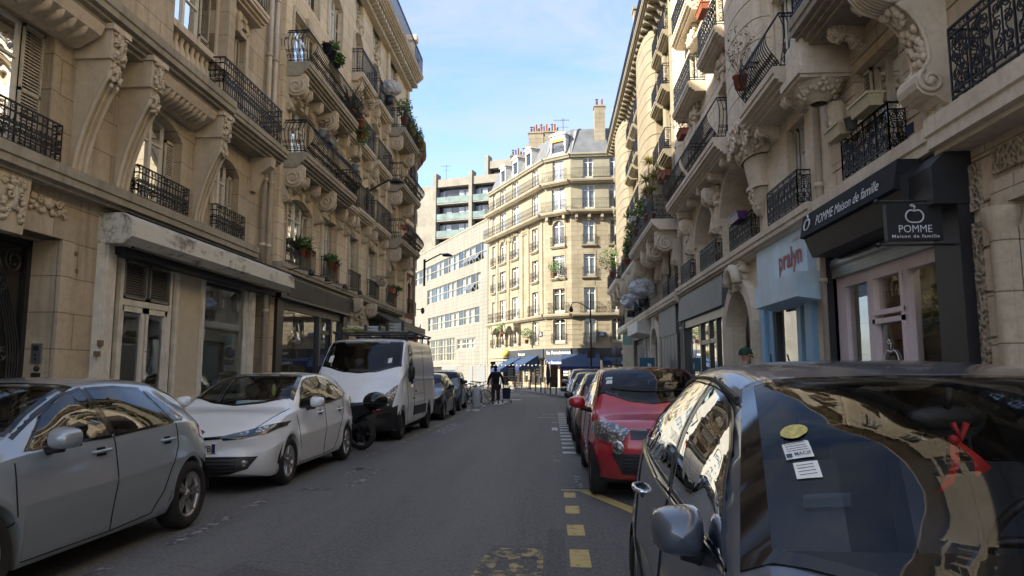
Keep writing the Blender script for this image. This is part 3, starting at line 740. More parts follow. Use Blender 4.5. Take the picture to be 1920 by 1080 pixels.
# wrought iron street door
mb = MB(); D = .5
a, b = u(8.9), u(11.5)
mb.box(a, a+.02, .3, D+.1, .13, 3.75); mb.box(b-.001, b+.1, .3, D+.1, .13, 3.75, 2); mb.box(a, b, .3, D+.1, 3.7, 3.8, 2)
mb.box(a, b, D+.08, D+.12, .13, 3.75, 1)
dr = S.put('street_door', mb, ['black', 'room', 'stoneL1']); mb = MB()
mb.box(a, a+.08, D-.04, D+.05, .13, 3.72); mb.box(b-.10, b, D-.04, D+.05, .13, 3.72); mb.box(a, b, D-.04, D+.05, 3.6, 3.72); mb.box((a+b)/2-.05, (a+b)/2+.05, D-.04, D+.05, .13, 3.72)
for k in range(1, 4):
    for side in (0, 1):
        x0_ = (a+b)/2 if side else a; xx = x0_+(b-a)/2*k/6; mb.tube([(xx, D, .2), (xx, D, 2.6)], .014, 5)
for j in range(5):
    o_ = j*.06
    mb.tube([(b-.1-o_*.7-.5*(1-t)**2*(t > .0)-.25*sin(t*pi)*0, D-.03, .3+3.1*t) if False else (b-.12-o_-.75*max(0, t-.45)**1.5*2, D-.03, .35+3.0*t) for t in [i/14 for i in range(15)]], .02, 5)
    mb.tube([(b-.12-o_-.5*max(0, .35-t)**1.2*2, D-.03, .3+2.9*t) for t in [i/10 for i in range(6)]], .02, 5)
for (cx, cz, r, st) in ((b-.4, 3.3, .22, 1), (b-.65, 2.9, .14, -1), (b-.9, 3.25, .2, 1), (b-.55, 1.0, .3, 1), (b-.9, 1.2, .25, -1), (b-.5, 1.75, .12, 1)):
    scroll(mb, lambda p, q: (cx+p, D-.04, cz+q), r, 1.7, 1, st, .02, 5, 12)
S.put('ironwork', mb, 'blackm', parent=dr)
mb = MB(); mb.tube([(u(10.32), D-.1, 1.45), (u(10.36), D-.14, 1.55), (u(10.36), D-.14, 1.8), (u(10.32), D-.1, 1.9)], .02, 8)
M['brass'] = plain('polished_brass', (.55, .38, .12), .25, 1, var=.05)
S.put('door_handle', mb, 'brass', parent=dr)
mb = MB(); mb.box(u(11.5)-.05, u(11.5)-.001, .14, .31, 1.62, 1.95, 0); mb.box(u(11.5)-.056, u(11.5)-.05, .18, .27, 1.83, 1.91, 1); mb.box(u(11.5)-.056, u(11.5)-.05, .21, .24, 1.74, 1.77, 1); mb.box(u(11.5)-.056, u(11.5)-.05, .21, .24, 1.67, 1.70, 1)
M['steel'] = plain('brushed_steel', (.35, .35, .36), .35, .8, var=.1); ic = S.put('intercom', mb, ['steel', 'blackm'])
mb = MB(); mb.lathe([(0, -.04), (.04, -.035), (.05, 0)], (u(11.5), .22, 1.53), 14, 0, 'x'); mb.box(u(11.5)-.03, u(11.5)-.001, .15, .30, 1.38, 1.46, 0); S.put('door_button', mb, 'blackm')
# white shopfront
mb = MB(); a, b = u(12.75), u(20.35)
mb.box(u(12.52), u(12.80), -.14, .1, .13, 3.9); mb.box(u(12.84), u(12.98), -.10, .1, .13, 3.9); mb.box(u(12.60), u(12.66), -.17, -.13, .13, 3.9)
mb.box(u(19.3), u(19.5), -.06, .2, .13, 3.9); mb.box(u(12.98), b, .0, .25, 3.72, 3.95)
for c_ in (13.42, 15.22, 15.52, 16.74, 19.2): mb.box(u(c_)-.055, u(c_)+.055, .04, .2, .13, 3.72)
mb.box(u(13.42), u(15.22), .05, .19, 2.80, 2.92); mb.box(u(12.98), u(19.3), .02, .22, .80, .9)
mb.box(u(12.98), u(13.4), .08, .18, .13, .8); mb.box(u(15.25), u(19.3), .08, .18, .13, .8)
sf = S.put('shopfront', mb, 'shopwhite')
mb = MB(); mb.box(u(15.6), u(16.69), .10, .16, .9, 3.72); mb.box(u(15.62), u(15.66), .085, .1, .9, 3.7); S.put('display_panel', mb, 'beigepanel', parent=sf)
mb = MB()
for (p, q) in ((13.48, 14.27), (14.37, 15.16)):
    for r_ in ((u(p), u(p)+.05, 2.94, 3.7), (u(q)-.05, u(q), 2.94, 3.7), (u(p), u(q), 2.94, 2.99), (u(p), u(q), 3.65, 3.7)): mb.box(r_[0], r_[1], .03, .12, r_[2], r_[3])
    for i in range(13): zz = 3.0+i*.05; mb.raw([(u(p)+.05, .04, zz), (u(q)-.05, .04, zz), (u(q)-.05, .09, zz+.042), (u(p)+.05, .09, zz+.042)], [(0, 1, 2, 3)])
    mb.face([(u(p), .115, 2.94), (u(q), .115, 2.94), (u(q), .115, 3.7), (u(p), .115, 3.7)], 1)
M['louvre'] = plain('grey_louvre', (.16, .155, .145), .55); S.put('louvre', mb, ['louvre', 'black'], parent=sf)
mb = MB()
for (p, q) in ((13.48, 14.30), (14.36, 15.16)):
    for r_ in ((u(p), u(p)+.09, .15, 2.8), (u(q)-.09, u(q), .15, 2.8), (u(p), u(q), 2.68, 2.8), (u(p), u(q), .15, .5)): mb.box(r_[0], r_[1], .07, .13, r_[2], r_[3])
dd = S.put('door', mb, 'shopwhite', parent=sf)
mb = MB(); mb.tube([(u(14.38), .06, 1.2), (u(14.38), .0, 1.2), (u(14.52), .0, 1.2)], .012, 6); mb.box(u(14.34), u(14.42), .05, .07, 1.08, 1.32); mb.tube([(u(14.4), .06, 1.9), (u(14.4), .04, 1.9)], .02, 8)
o = S.put('door_handle', mb, 'steel', parent=None); o.name = 'door_handle'
mb = MB()
for (p, q, c_, d_) in ((12.98, 13.37, .9, 3.72), (13.57, 14.21, .5, 2.68), (14.45, 15.07, .5, 2.68), (15.27, 15.47, .9, 3.72), (16.79, 19.15, .9, 3.72)): pane_quad(mb, u(p), u(q), c_, d_, .12)
S.put('shop_pane', mb, 'glassS', parent=sf)
mb = MB(); mb.box(u(12.7), u(20.4), .9, 3.2, .1, 3.95); M['grimewin'] = plain('whitewashed_interior', (.26, .27, .22), .9, var=.25, scale=1.2); S.put('shop_room', mb, 'grimewin')
# half drawn paper behind the big pane
mb = MB(); mb.box(u(16.8), u(19.15), .3, .32, .9, 2.1); mb.box(u(16.8), u(19.15), .62, .64, 2.1, 3.7); mb.box(u(13.0), u(13.38), .3, .32, .9, 3.7); mb.box(u(15.27), u(15.47), .3, .32, .9, 3.7); mb.box(u(13.5), u(15.1), .5, .52, .2, 2.7); mb.box(u(17.0), u(17.9), .26, .29, 2.25, 2.42); M['frost'] = plain('frosted_film', (.42, .42, .35), .8, var=.1, scale=2); S.put('window_film', mb, 'frost', parent=sf)
# long awning box
prof = [(0, 4.42), (-.48, 4.42), (-.64, 4.30), (-.66, 3.98), (-.50, 3.84), (0, 3.86)]
mb = MB(); mb.prism(prof, 'x', u(12.5), u(20.85)); 
def grime():
    m, n, b, o = newmat('peeling_white_metal')
    co = n.nodes.new('ShaderNodeTexCoord').outputs['Object']
    f = noise_n(n, co, 2.2, 8, .7, (1, 3, 2.2)); f2 = noise_n(n, co, 1.1, 4, .6, (.7, .2, .2))
    w = n.nodes.new('ShaderNodeMath'); w.operation = 'MULTIPLY'; n.links.new(f, w.inputs[0]); n.links.new(f2, w.inputs[1])
    n.links.new(mixc(n, ramp(n, w.outputs[0], .27, .36), (.56, .53, .46), (.13, .12, .10)), b.inputs['Base Color']); b.inputs['Roughness'].default_value = .5; return m
M['grime'] = grime()
aw = S.put('awning_box', mb, 'grime', parent=sf)
mb = MB(); mb.box(u(12.9), u(20.3), -.30, .02, 3.70, 3.87); mb.box(u(12.85), u(20.3), -.5, -.44, 3.8, 3.84); mb.box(u(12.6), u(20.8), -.52, -.02, 4.43, 4.46); S.put('awning_roll', mb, 'blackm', parent=sf)
mb = MB()
for (y_, z_) in ((12.42, 1.75), (12.50, 1.95), (12.45, .45)): mb.box(u(y_), u(y_)+.09, -.2, -.13, z_, z_+.10)
S.put('rusty_bracket', mb, 'twig', parent=sf)
mb = MB()    # screw holes where a sign used to hang
for (y_, z_) in ((11.75, 3.95), (11.78, 3.72), (11.95, 3.55), (12.0, 3.25)): mb.lathe([(0, -.006), (.035, -.005), (.05, 0)], (u(y_), 0, z_), 8, 0, 'y')
S.put('fixing_hole', mb, 'twig')

# ================================================================= LEFT HOUSE 2
T = thing('apartment_building', 'tan limestone apartment house with curved iron balconies and a black shopfront with spotlights', 'building', (XL, 20.7, 0))
S = Seg(T, (XL, 20.7), (XL, 39.9)); u = lambda y: y-20.7
ops = [(u(21.3), u(28.2), .13, 3.7), (u(29.0), u(31.0), .13, 3.5, .9), (u(32.3), u(39.0), .13, 3.3)]
cols = [(21.7, 24.0, 1), (25.1, 26.8, 0), (28.6, 29.9, 0), (31.6, 33.2, 0), (35.2, 37.1, 1)]
wins = []
for k, (za, zb) in enumerate(((4.85, 7.15), (8.25, 10.2), (11.3, 13.3), (14.2, 16.2), (16.9, 18.2))):
    for (a, b, big) in cols:
        r = .3 if (k in (2, 3) and not big) or (k == 0 and big) else 0
        if k == 1 and not big: r = 0
        wins.append((u(a), u(b), za, zb, r, k, big))
wall(S, 0, S.len, 0, 18.6, ops+[w[:5] for w in wins], 'stoneL2', .34); core(S, 0, S.len, 18.6, ymat='stoneL2')
for i, (a, b, c, d, r, k, big) in enumerate(wins):
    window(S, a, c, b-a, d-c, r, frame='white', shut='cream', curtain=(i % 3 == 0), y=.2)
    if k < 4: surround(S, a, b, c, d, r, .12, .05, 'trim')
    if not big and k in (1, 2, 3): relief(S, (a+b)/2, d+.45, 1.0, .5, 'trim', i, .14)
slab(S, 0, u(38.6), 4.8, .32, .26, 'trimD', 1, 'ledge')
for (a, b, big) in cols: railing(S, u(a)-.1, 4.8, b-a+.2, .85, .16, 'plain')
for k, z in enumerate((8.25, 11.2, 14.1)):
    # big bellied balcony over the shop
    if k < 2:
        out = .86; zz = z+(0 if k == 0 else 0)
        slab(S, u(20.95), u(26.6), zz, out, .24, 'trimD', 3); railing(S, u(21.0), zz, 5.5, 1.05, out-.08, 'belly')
        slab(S, u(26.6), u(28.3), zz-.12, .5, .2, 'trim', 2); railing(S, u(26.6), zz-.12, 1.65, 1.05, .42, 'plain')
        for y_ in (21.15, 24.35): console(S, u(y_), zz-.4, 1.15, .72, .32, 'trim')
        for y_ in (22.2, 23.3): console(S, u(y_), zz-.4, .6, .5, .22, 'trim')
        for y_ in (26.9, 28.0): console(S, u(y_), zz-.45, .8, .4, .26, 'trim')
        relief(S, u(22.75), zz-.62, 1.7, .4, 'trim', 60+k, .1); relief(S, u(21.2), zz-1.75, .4, .9, 'trim', 62+k, .09)
    for (a, b) in ((28.35, 30.9), (31.4, 34.2)):
        slab(S, u(a), u(b), z, .5, .2, 'trim', 2); railing(S, u(a)+.04, z, b-a-.08, 1.05, .44, 'plain')
        for y_ in (a+.3, b-.3): console(S, u(y_), z-.35, .75, .4, .26, 'trim')
        relief(S, u((a+b)/2), z-.55, .8, .4, 'trim', int(a*9)+k, .12)
    zb = z-.1
    slab(S, u(34.9), u(39.6), zb, .92, .24, 'trimD', 3); railing(S, u(34.95), zb, 4.6, 1.05, .84, 'belly' if k != 2 else 'plain')
    for y_ in (35.2, 38.2): console(S, u(y_), zb-.4, 1.3, .75, .34, 'trim')
for y_ in (20.95, 34.6, 39.6): 
    mb = MB(); mb.box(u(y_)-.22, u(y_)+.22, -.12, 0, 4.8, 18.2); S.put('pilaster', mb, 'stoneL2')
# top floor balcony on a deep cornice
slab(S, 0, u(39.7), 18.75, .95, .2, 'trim', 3); railing(S, .05, 18.75, 18.9, 1.05, .88, 'plain')
mb = MB()
for i in range(46): mb.box(.3+i*.41, .5+i*.41, -.62, -.0, 18.02, 18.2)
mb.box(0, u(39.7), -.3, 0, 17.85, 18.02); S.put('dentils', mb, 'trim')
mb = MB(); mb.prism([(1.0, 18.6), (1.5, 19.2), (3.5, 19.6), (8.9, 19.6), (8.9, 18.6)], 'x', 0, S.len); mb.box(u(24), u(25), 3.0, 4.2, 18.6, 22.6); S.put('roof', mb, 'zinc')
mb = MB(); mb.box(u(37.6), u(38.2), -.9, -.2, 20.05, 20.35); mb.box(u(37.7), u(38.1), -.8, -.3, 18.75, 20.05); S.put('pier_cap', mb, 'trim')
# black shopfront
mb = MB(); a, b = u(21.0), u(28.3)
mb.box(a-.0, a+.5, -.10, .1, .13, 3.75); mb.box(b-.45, b+.05, -.10, .1, .13, 3.75); mb.box(a+.5, b-.45, -.05, .12, .13, .55); mb.box(a+.5, b-.45, -.02, .12, 3.45, 3.75)
for y_ in (25.15, 26.5): mb.box(u(y_)-.09, u(y_)+.09, -.05, .12, .55, 3.45)
mb.box(u(25.15), u(26.5), -.02, .1, 2.85, 3.0); mb.box(u(25.24), u(25.34), 0, .1, .13, 2.85); mb.box(u(26.31), u(26.41), 0, .1, .13, 2.85)
sf = S.put('shopfront', mb, 'black')
mb = MB(); mb.prism([(0, 4.45), (-.28, 4.42), (-.3, 3.72), (-.2, 3.7), (0, 3.72)], 'x', u(20.75), u(28.55)); S.put('sign_board', mb, 'black', parent=sf)
mb = MB(); mb.box(u(21.3), u(28.0), -.315, -.3, 3.8, 4.36); M['fascia'] = plain('charcoal_fascia', (.04, .04, .036), .6, var=.3, scale=1.5); S.put('fascia', mb, 'fascia', parent=sf)
mb = MB(); 
for (p, q, c_, d_) in ((21.5, 25.06, .55, 3.45), (25.34, 26.31, .3, 2.85), (25.2, 26.45, 3.0, 3.45), (26.59, 27.85, .55, 3.45)): pane_quad(mb, u(p), u(q), c_, d_, .05)
S.put('shop_pane', mb, 'glassS', parent=sf)
mb = MB(); mb.box(u(21.2), u(28.2), 2.5, 2.6, .1, 3.7); mb.box(u(22.0), u(24.4), .9, 1.5, .1, 1.5, 1); mb.box(u(22.2), u(24.6), 1.2, 1.25, 1.4, 2.7, 1); mb.box(u(26.9), u(27.6), .6, .62, 1.0, 2.2, 2)
M['wood'] = plain('warm_wood', (.30, .17, .07), .6, var=.3); M['orange'] = plain('orange_poster', (.75, .25, .05), .6, var=.3); S.put('shop_room', mb, ['room', 'wood', 'orange'], parent=sf)
for y_ in (21.3, 22.9, 24.9, 26.9):
    mb = MB(); mb.tube([(0, 0, 0), (0, -.55, .12), (0, -.95, .02)], .018, 6); mb.lathe([(0, .12), (.06, .10), (.10, -.04), (.085, -.05), (0, -.02)], (0, -1.0, -.05), 10)
    S.put('spotlight', mb, 'blackm', u(y_), 0, 4.55, parent=None)
# carved porch
mb = MB(); mb.box(u(28.6), u(29.0), -.28, 0, .13, 3.0); mb.box(u(31.0), u(31.5), -.28, 0, .13, 3.0); S.put('porch_pier', mb, 'stoneL2')
for y_ in (28.85, 31.25): console(S, u(y_), 4.5, 1.9, .55, .42, 'trim')
relief(S, u(30.0), 4.0, 1.8, .7, 'trim', 77, .16)
mb = MB(); mb.box(u(29.0), u(31.0), .5, .56, .13, 3.5); S.put('street_door', mb, 'wood')
# second shop with dark awning
mb = MB(); mb.box(u(32.0), u(39.2), -.08, .1, .13, .5); mb.box(u(32.0), u(32.4), -.08, .1, .5, 3.4); mb.box(u(38.8), u(39.2), -.08, .1, .5, 3.4); mb.box(u(35.4), u(35.7), -.08, .1, .5, 3.4); mb.box(u(32.0), u(39.2), -.1, .1, 3.3, 3.9); sf = S.put('shopfront', mb, 'black')
mb = MB(); pane_quad(mb, u(32.4), u(38.8), .5, 3.3, .05); S.put('shop_pane', mb, 'glassS', parent=sf)
mb = MB(); mb.box(u(32.2), u(39), 2, 2.1, .1, 3.4); S.put('shop_room', mb, 'room', parent=sf)
mb = MB(); mb.prism([(0, 4.4), (-1.0, 3.85), (-1.02, 3.5), (-.98, 3.5), (-.96, 3.82), (0, 4.34)], 'x', u(32.0), u(39.3)); M['awnD'] = plain('charcoal_awning_cloth', (.045, .048, .045), .9, var=.15); S.put('awning', mb, 'awnD', parent=sf)

# ================================================================= LEFT HOUSE 3, brick, round the bend
pts = [(-8.42, 39.9), (-8.35, 42.0), (-8.75, 44.5), (-9.8, 47), (-11.7, 49.5), (-15, 52.4)]
T = thing('apartment_building', 'red brick house with stone bands and dark curved cornice at the bend', 'building', (-8.4, 39.9, 0))
for i, (p, q) in enumerate(zip(pts, pts[1:])):
    S = Seg(T, p, q); Lq = S.len; ops = []
    for z in (4.9, 7.8, 10.6, 13.0): ops.append((Lq*.28, Lq*.72, z, z+1.8, .25 if z < 13 else 0))
    wall(S, 0, Lq, 0, 15.2, [(Lq*.2, Lq*.8, .13, 3.3)]+ops, 'brick', .25)
    for o_ in ops: window(S, o_[0], o_[2], o_[1]-o_[0], o_[3]-o_[2], o_[4], y=.15); surround(S, *o_[:4], o_[4], .14, .05, 'trimR'); railing(S, o_[0]-.05, o_[2], o_[1]-o_[0]+.1, .8, .15, 'plain')
    mb = MB(); mb.box(Lq*.2, Lq*.8, .2, .3, .13, 3.3); S.put('shutter', mb, 'greyD')
    for z in (4.3, 7.2, 10.1, 12.7): mb = MB(); mb.box(0, Lq, -.09, 0, z, z+.24); S.put('stone_band', mb, 'trimR')
    mb = MB(); mb.prism([(0, 14.6), (-.25, 14.75), (-.3, 15.0), (-.62, 15.25), (-.66, 15.5), (0, 15.5)], 'x', -.04, Lq+.04)
    for k in range(int(Lq/.35)): mb.box(.05+k*.35, .2+k*.35, -.45, 0, 14.95, 15.1)
    S.put('cornice', mb, 'brick')
    mb = MB(); mb.prism([(-.4, 15.5), (.5, 18.0), (5, 18.6), (5, 15.5)], 'x', -.04, Lq+.04); S.put('roof', mb, 'slate')
    if i == 0:
        mb = MB(); mb.tube([(Lq-.2, -.15, .2), (Lq-.2, -.15, 14.8)], .06, 8); S.put('drainpipe', mb, 'trimD')
S = Seg(T, pts[0], pts[-1]); mb = MB(); mb.box(0, S.len, .6, 1.2, 0, 15.4); mb.box(-.5, 0, 1, 3, 0, 15.3) if False else None; S.put('party_wall', mb, 'room')
mb = MB(); mb.prism([(-24.5, 1), (-22, 14), (-5.6, 11.5), (-3.5, 9), (-3, 5), (-2.5, .5)], 'z', 0, 12.5); link('unseen_shade_wing', mb.mesh('unseen_shade_wing', ['brick']), T, Matrix.Identity(4))  # unseen block added to shade the office building and the road at the bend

# ================================================================= RIGHT HOUSE 1 (the near one with the big carved bracket)
T = thing('apartment_building', 'brown limestone house with a huge scroll bracket above the black and pink shop', 'building', (XR, 14.1, 0))
S = Seg(T, (XR, 14.1), (XR, -12)); u = lambda y: 14.1-y
def U(a, b): return (u(b), u(a))
w1 = [(*U(10.8, 12.45), 4.75, 6.75, 0), (*U(6.4, 8.3), 4.75, 7.0, .3), (*U(2.0, 3.9), 4.75, 7.0, .3), (*U(-3, -1), 4.75, 7.0, .3), (*U(-8, -6), 4.75, 7.0, .3)]
w2 = [(a, b, c+3.1, d+3.3, 0) for a, b, c, d, r in w1]; w3 = [(a, b, c+6.2, d+6.3, 0) for a, b, c, d, r in w1]; w4 = [(a, b, c+9.3, d+9.3, 0) for a, b, c, d, r in w1]; w5 = [(a, b, c+12.2, d+12.0, 0) for a, b, c, d, r in w1]
wall(S, 0, S.len, 0, 19, [(*U(9.5, 14.0), .13, 3.8), (*U(4.6, 8.4), .13, 3.45)]+w1+w2+w3+w4+w5, 'stoneR1', .36, groove=(.56, .2, 19)); core(S, 0, S.len, 19, ymat='stoneR1')
for i, (a, b, c, d, r) in enumerate(w1+w2+w3+w4+w5):
    window(S, a, c, b-a, d-c, r, frame='cream', shut='creamR', curtain=(i % 3 == 2), y=.2, transom=.8 if i else 0)
    if i: surround(S, a, b, c, d, r, .14, .04, 'trimR')
slab(S, u(13.75), u(9.4), 4.75, .36, .34, 'trimR', 1, 'ledge'); slab(S, u(9.4), S.len, 4.78, .46, .40, 'trimR', 1, 'ledge')
railing(S, u(12.5), 4.75, 1.75, .82, .26, 'scroll'); railing(S, u(8.75), 4.78, 2.9, .95, .42, 'scroll'); railing(S, u(4.3), 4.78, 2.9, .95, .42, 'scroll')
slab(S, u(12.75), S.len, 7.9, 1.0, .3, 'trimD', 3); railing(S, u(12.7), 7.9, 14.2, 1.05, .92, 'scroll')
slab(S, 0, S.len, 11.2, .5, .25, 'trimR', 2); slab(S, 0, S.len, 18.6, .9, .3, 'trimR', 3)
# the big scroll bracket
mb = MB(); r1 = .50; cy, cz = -.62, 7.05; prof = [(0, 7.6), (cy-.1, 7.6)]
for i in range(13): a = pi*.55+i*(pi*1.05)/12; prof.append((cy+r1*cos(a)*1.0, cz+r1*sin(a)))
for (y_, z_) in ((-.62, 6.50), (-.48, 6.40), (-.34, 6.2), (-.26, 5.95), (-.24, 5.72), (-.28, 5.62)): prof.append((y_, z_))
r2 = .21; c2y, c2z = -.27, 5.38
for i in range(8): a = pi*.62+i*(pi*.95)/7; prof.append((c2y+r2*cos(a), c2z+r2*sin(a)))
prof += [(-.14, 5.1), (0, 5.05)]
mb.prism(prof, 'x', -.26, .26)
for sg in (-1, 1):
    X = sg*.26
    mb.tube([(X+sg*.02, cy+r1*.9*(1-.8*t)*cos(1.8+t*11), cz+r1*.9*(1-.8*t)*sin(1.8+t*11)) for t in [i/34 for i in range(35)]], [.045*(1-.5*i/34) for i in range(35)], 6)
    mb.lathe([(0, sg*.07), (.10, sg*.06), (.13, 0)], (X, cy, cz), 12, axis='x')
    mb.tube([(X+sg*.02, c2y+r2*.85*(1-.75*t)*cos(2+t*9), c2z+r2*.85*(1-.75*t)*sin(2+t*9)) for t in [i/20 for i in range(21)]], .03, 6)
    mb.lathe([(0, sg*.05), (.05, sg*.045), (.07, 0)], (X, c2y, c2z), 10, axis='x')
    edge = [(X-sg*.03, p[0]-.01, p[1]) for p in prof[10:22]]; mb.tube(edge, .035, 6)
for k in range(-3, 4):   # bead and rib pattern round the top roll
    mb.tube([(k*.07, cy+(r1+.012)*cos(a), cz+(r1+.012)*sin(a)) for a in [pi*.6+i*pi*.09 for i in range(11)]], .025, 5)
rr = random.Random(5)
for i in range(46):
    t = rr.random(); p = prof[14+int(t*5)]; q = prof[15+int(t*5)]; f = rr.random()
    mb.ball((rr.uniform(-.17, .17), p[0]+(q[0]-p[0])*f-.02, p[1]+(q[1]-p[1])*f), .06, .07, .075, n=7, k=5)
cc = S.put('scroll_bracket', mb, 'trimR', u(9.75), 0, 0)
relief(S, u(9.75), 4.95, .42, .46, 'trimR', 91, .12, parent=cc)
# boxed bracket with leafy foot at the far end of the balcony
mb = MB(); mb.box(-.42, .42, -.85, 0, 6.95, 7.6); mb.box(-.30, .30, -.865, -.85, 7.05, 7.5); mb.box(-.5, .5, -.95, 0, 6.82, 6.95); mb.box(-.46, .46, -.9, 0, 6.76, 6.82)
mb.lathe([(.46, 6.76), (.42, 6.66), (.30, 6.55), (.2, 6.45), (.16, 6.42)], (0, -.42, 0), 12, sy=.95); mb.lathe([(.16, 6.42), (.19, 6.32), (.15, 6.1), (.1, 5.9), (.0, 5.75)], (0, -.12, 0), 10)
rr = random.Random(6)
for i in range(60):
    a = rr.uniform(0, 2*pi); zz = rr.uniform(6.5, 6.76); r_ = .30+(zz-6.5)*.6; mb.ball((r_*cos(a), -.42+r_*sin(a)*.9, zz), .06, .06, .05, n=6, k=4)
for i in range(22): zz = 5.8+i*.028; mb.ball((rr.uniform(-.12, .12), -.2+rr.uniform(-.06, .04), zz), .06, .06, .05, n=6, k=4)
S.put('carved_bracket', mb, 'trimR', u(13.0), 0, 0)
for y_ in (11.0, 12.0): console(S, u(y_), 7.55, .5, .55, .26, 'trimR')
mb = MB()    # flat pilaster and channels, small plaques
mb.box(u(14.0), u(13.6), -.06, 0, 4.8, 19); S.put('pilaster', mb, 'stoneR2')
pipe(S, u(13.98), .13, 19)
M['plaque'] = plain('blue_enamel', (.03, .05, .11), .35, var=.1)
mb = MB(); mb.box(u(9.98), u(9.72)+0, -.02, 0, 5.62, 5.86); mb.box(u(10.22), u(9.98), -.015, 0, 5.02, 5.18); S.put('enamel_plaque', mb, 'plaque', -.55, 0, 0)
# rock faced band round the street door
def rockmat():
    m, n, b, o = newmat('rock_faced_stone'); co = n.nodes.new('ShaderNodeTexCoord').outputs['Object']
    v = n.nodes.new('ShaderNodeTexVoronoi'); v.inputs['Scale'].default_value = 16; n.links.new(co, v.inputs[0])
    n.links.new(mixc(n, ramp(n, v.outputs[0], .1, .6), (.20, .16, .11), (.44, .36, .26)), b.inputs['Base Color']); b.inputs['Roughness'].default_value = .9; bump(n, b, v.outputs[0], 1.0, .05); return m
M['rock'] = rockmat()
mb = MB(); mb.box(u(9.36), u(9.08), -.05, 0, .2, 3.35); mb.box(u(9.34), u(9.0), -.05, 0, 3.5, 4.1); mb.box(u(8.7), u(7.2), -.05, 0, 3.85, 4.15); S.put('rock_faced_panel', mb, 'rock')
surround(S, *U(4.6, 8.4), .13, 3.45, 0, .3, .1, 'stoneR1', key=False)
mb = MB(); mb.lathe([(.14, .13), (.14, 3.1), (.2, 3.2), (.22, 3.4)], (u(8.55), -.08, 0), 14); S.put('half_column', mb, 'stoneR1')
mb = MB(); mb.box(*U(4.6, 8.4), .5, .56, .13, 3.5); S.put('street_door', mb, 'wood')
# black and pink shop
M['pink'] = plain('pale_pink_paint', (.74, .62, .63), .5, var=.05)
mb = MB(); mb.box(*U(9.22, 9.84), -.20, .3, .13, 3.7); mb.box(*U(13.9, 14.02), -.1, .2, .13, 3.8)
sf = S.put('shopfront', mb, 'blackm')
prof = [(0, 4.42), (-.52, 4.40), (-.66, 4.22), (-.66, 3.95), (-.5, 3.78), (0, 3.72)]
mb = MB(); mb.prism([(0, 4.36), (-.30, 4.36), (-.62, 4.12), (-.62, 3.98), (-.48, 3.62), (0, 3.62)], 'x', *U(9.8, 13.55)); 
mb.prism([(0, 4.40), (-.24, 4.40), (-.5, 4.12), (-.5, 3.62), (0, 3.62)], 'x', *U(9.2, 9.8)); cnp = S.put('awning_box', mb, 'blackm', parent=sf)
mb = MB()    # sloping fascia with the lettering
fz0, fz1 = Vector((0, -.615, 3.985)), Vector((0, -.615, 3.985))
M['fasciaG'] = plain('grey_black_fascia', (.018, .019, .022), .75, spec=.2, var=.15, scale=2)
pA, pB = (-.63, 3.99), (-.655, 4.33)
mb.prism([(-.60, 3.96), (-.70, 3.98), (-.62, 4.40), (-.3, 4.40)], 'x', *U(9.82, 13.53)); S.put('fascia', mb, 'fasciaG', parent=sf)
M['letterw'] = plain('white_lettering', (.78, .78, .76), .5, var=0)
up = Vector((0, .08, .42)).normalized(); mb = MB()
text_mb(mb, 'POMME Maison de famille', .25, (u(12.75), -.692, 4.08), (1, 0, 0), up, .004, align='LEFT', fit=2.45)
def apple(mb, c, s, ux, uz, nrm, th=.1):
    P = lambda x, z: tuple(Vector(c)+Vector(ux)*x*s+Vector(uz)*z*s+Vector(nrm)*.006)
    pts = []
    for i in range(28):
        a = 2*pi*i/28; r = .5*(1-.10*sin(a)+.10*cos(2*a)-.22*max(0, sin(a))**14-.10*max(0, -sin(a))**10); pts.append(P(r*cos(a)*1.02, r*sin(a)))
    mb.tube(pts, th*s*.5, 5, closed=True)
    mb.tube([P(0, .40), P(.02, .52), P(.08, .62)], th*s*.4, 5)
    mb.tube([P(.04, .62), P(-.12, .60), P(-.25, .70), P(-.1, .76), P(.04, .62)], th*s*.4, 5)
apple(mb, (u(13.2), -.672, 4.19), .24, (1, 0, 0), up, (0, -1, .2), .12)
S.put('lettering', mb, 'letterw', parent=sf)
mb = MB()
for c_, h_ in ((13.8, .28), (12.52, .09), (11.24, .07), (9.98, .06)): mb.box(u(c_)-h_, u(c_)+h_, .08, .26, .13, 3.05)
mb.box(*U(9.85, 14.0), .08, .26, 3.05, 3.25); mb.box(*U(9.85, 14.0), .06, .26, .13, .5); mb.box(*U(11.31, 12.43), .06, .24, 2.28, 2.36); mb.box(*U(11.31, 12.43), .05, .22, 2.42, 2.5)
for (p, q) in ((11.31, 11.41), (12.33, 12.43)): mb.box(*U(p, q), .06, .2, .5, 3.05)
S.put('pink_frame', mb, 'pink', parent=sf)
mb = MB(); mb.box(*U(9.9, 14.0), .0, .22, 3.25, 3.45); mb.lathe([(.14, -1.8), (.14, 1.8)], (u(12.2), .1, 3.52), 10, axis='x'); M['shut'] = plain('galvanised_shutter', (.33, .33, .32), .4, .6, var=.1)
for i in range(4): mb.box(*U(9.9, 14.0), -.012, 0, 3.27+i*.05, 3.30+i*.05)
S.put('roller_shutter', mb, 'shut', parent=sf)
mb = MB()
for (p, q, c_, d_) in ((12.61, 13.52, .5, 3.05), (11.41, 12.33, .5, 2.28), (11.41, 12.33, 2.5, 3.05), (10.04, 11.17, .5, 3.05)): pane_quad(mb, *U(p, q), c_, d_, .16)
S.put('shop_pane', mb, 'glassS', parent=sf)
mb = MB(); mb.box(*U(9.6, 14.0), 2.6, 2.7, .1, 3.8); mb.box(*U(9.6, 14.0), .3, 2.6, 3.4, 3.5)
for i in range(5): mb.box(*U(10.4+i*.7, 10.9+i*.7), 2.3, 2.5, .1, 1.2+.4*(i % 3), 1)
rr = random.Random(9)
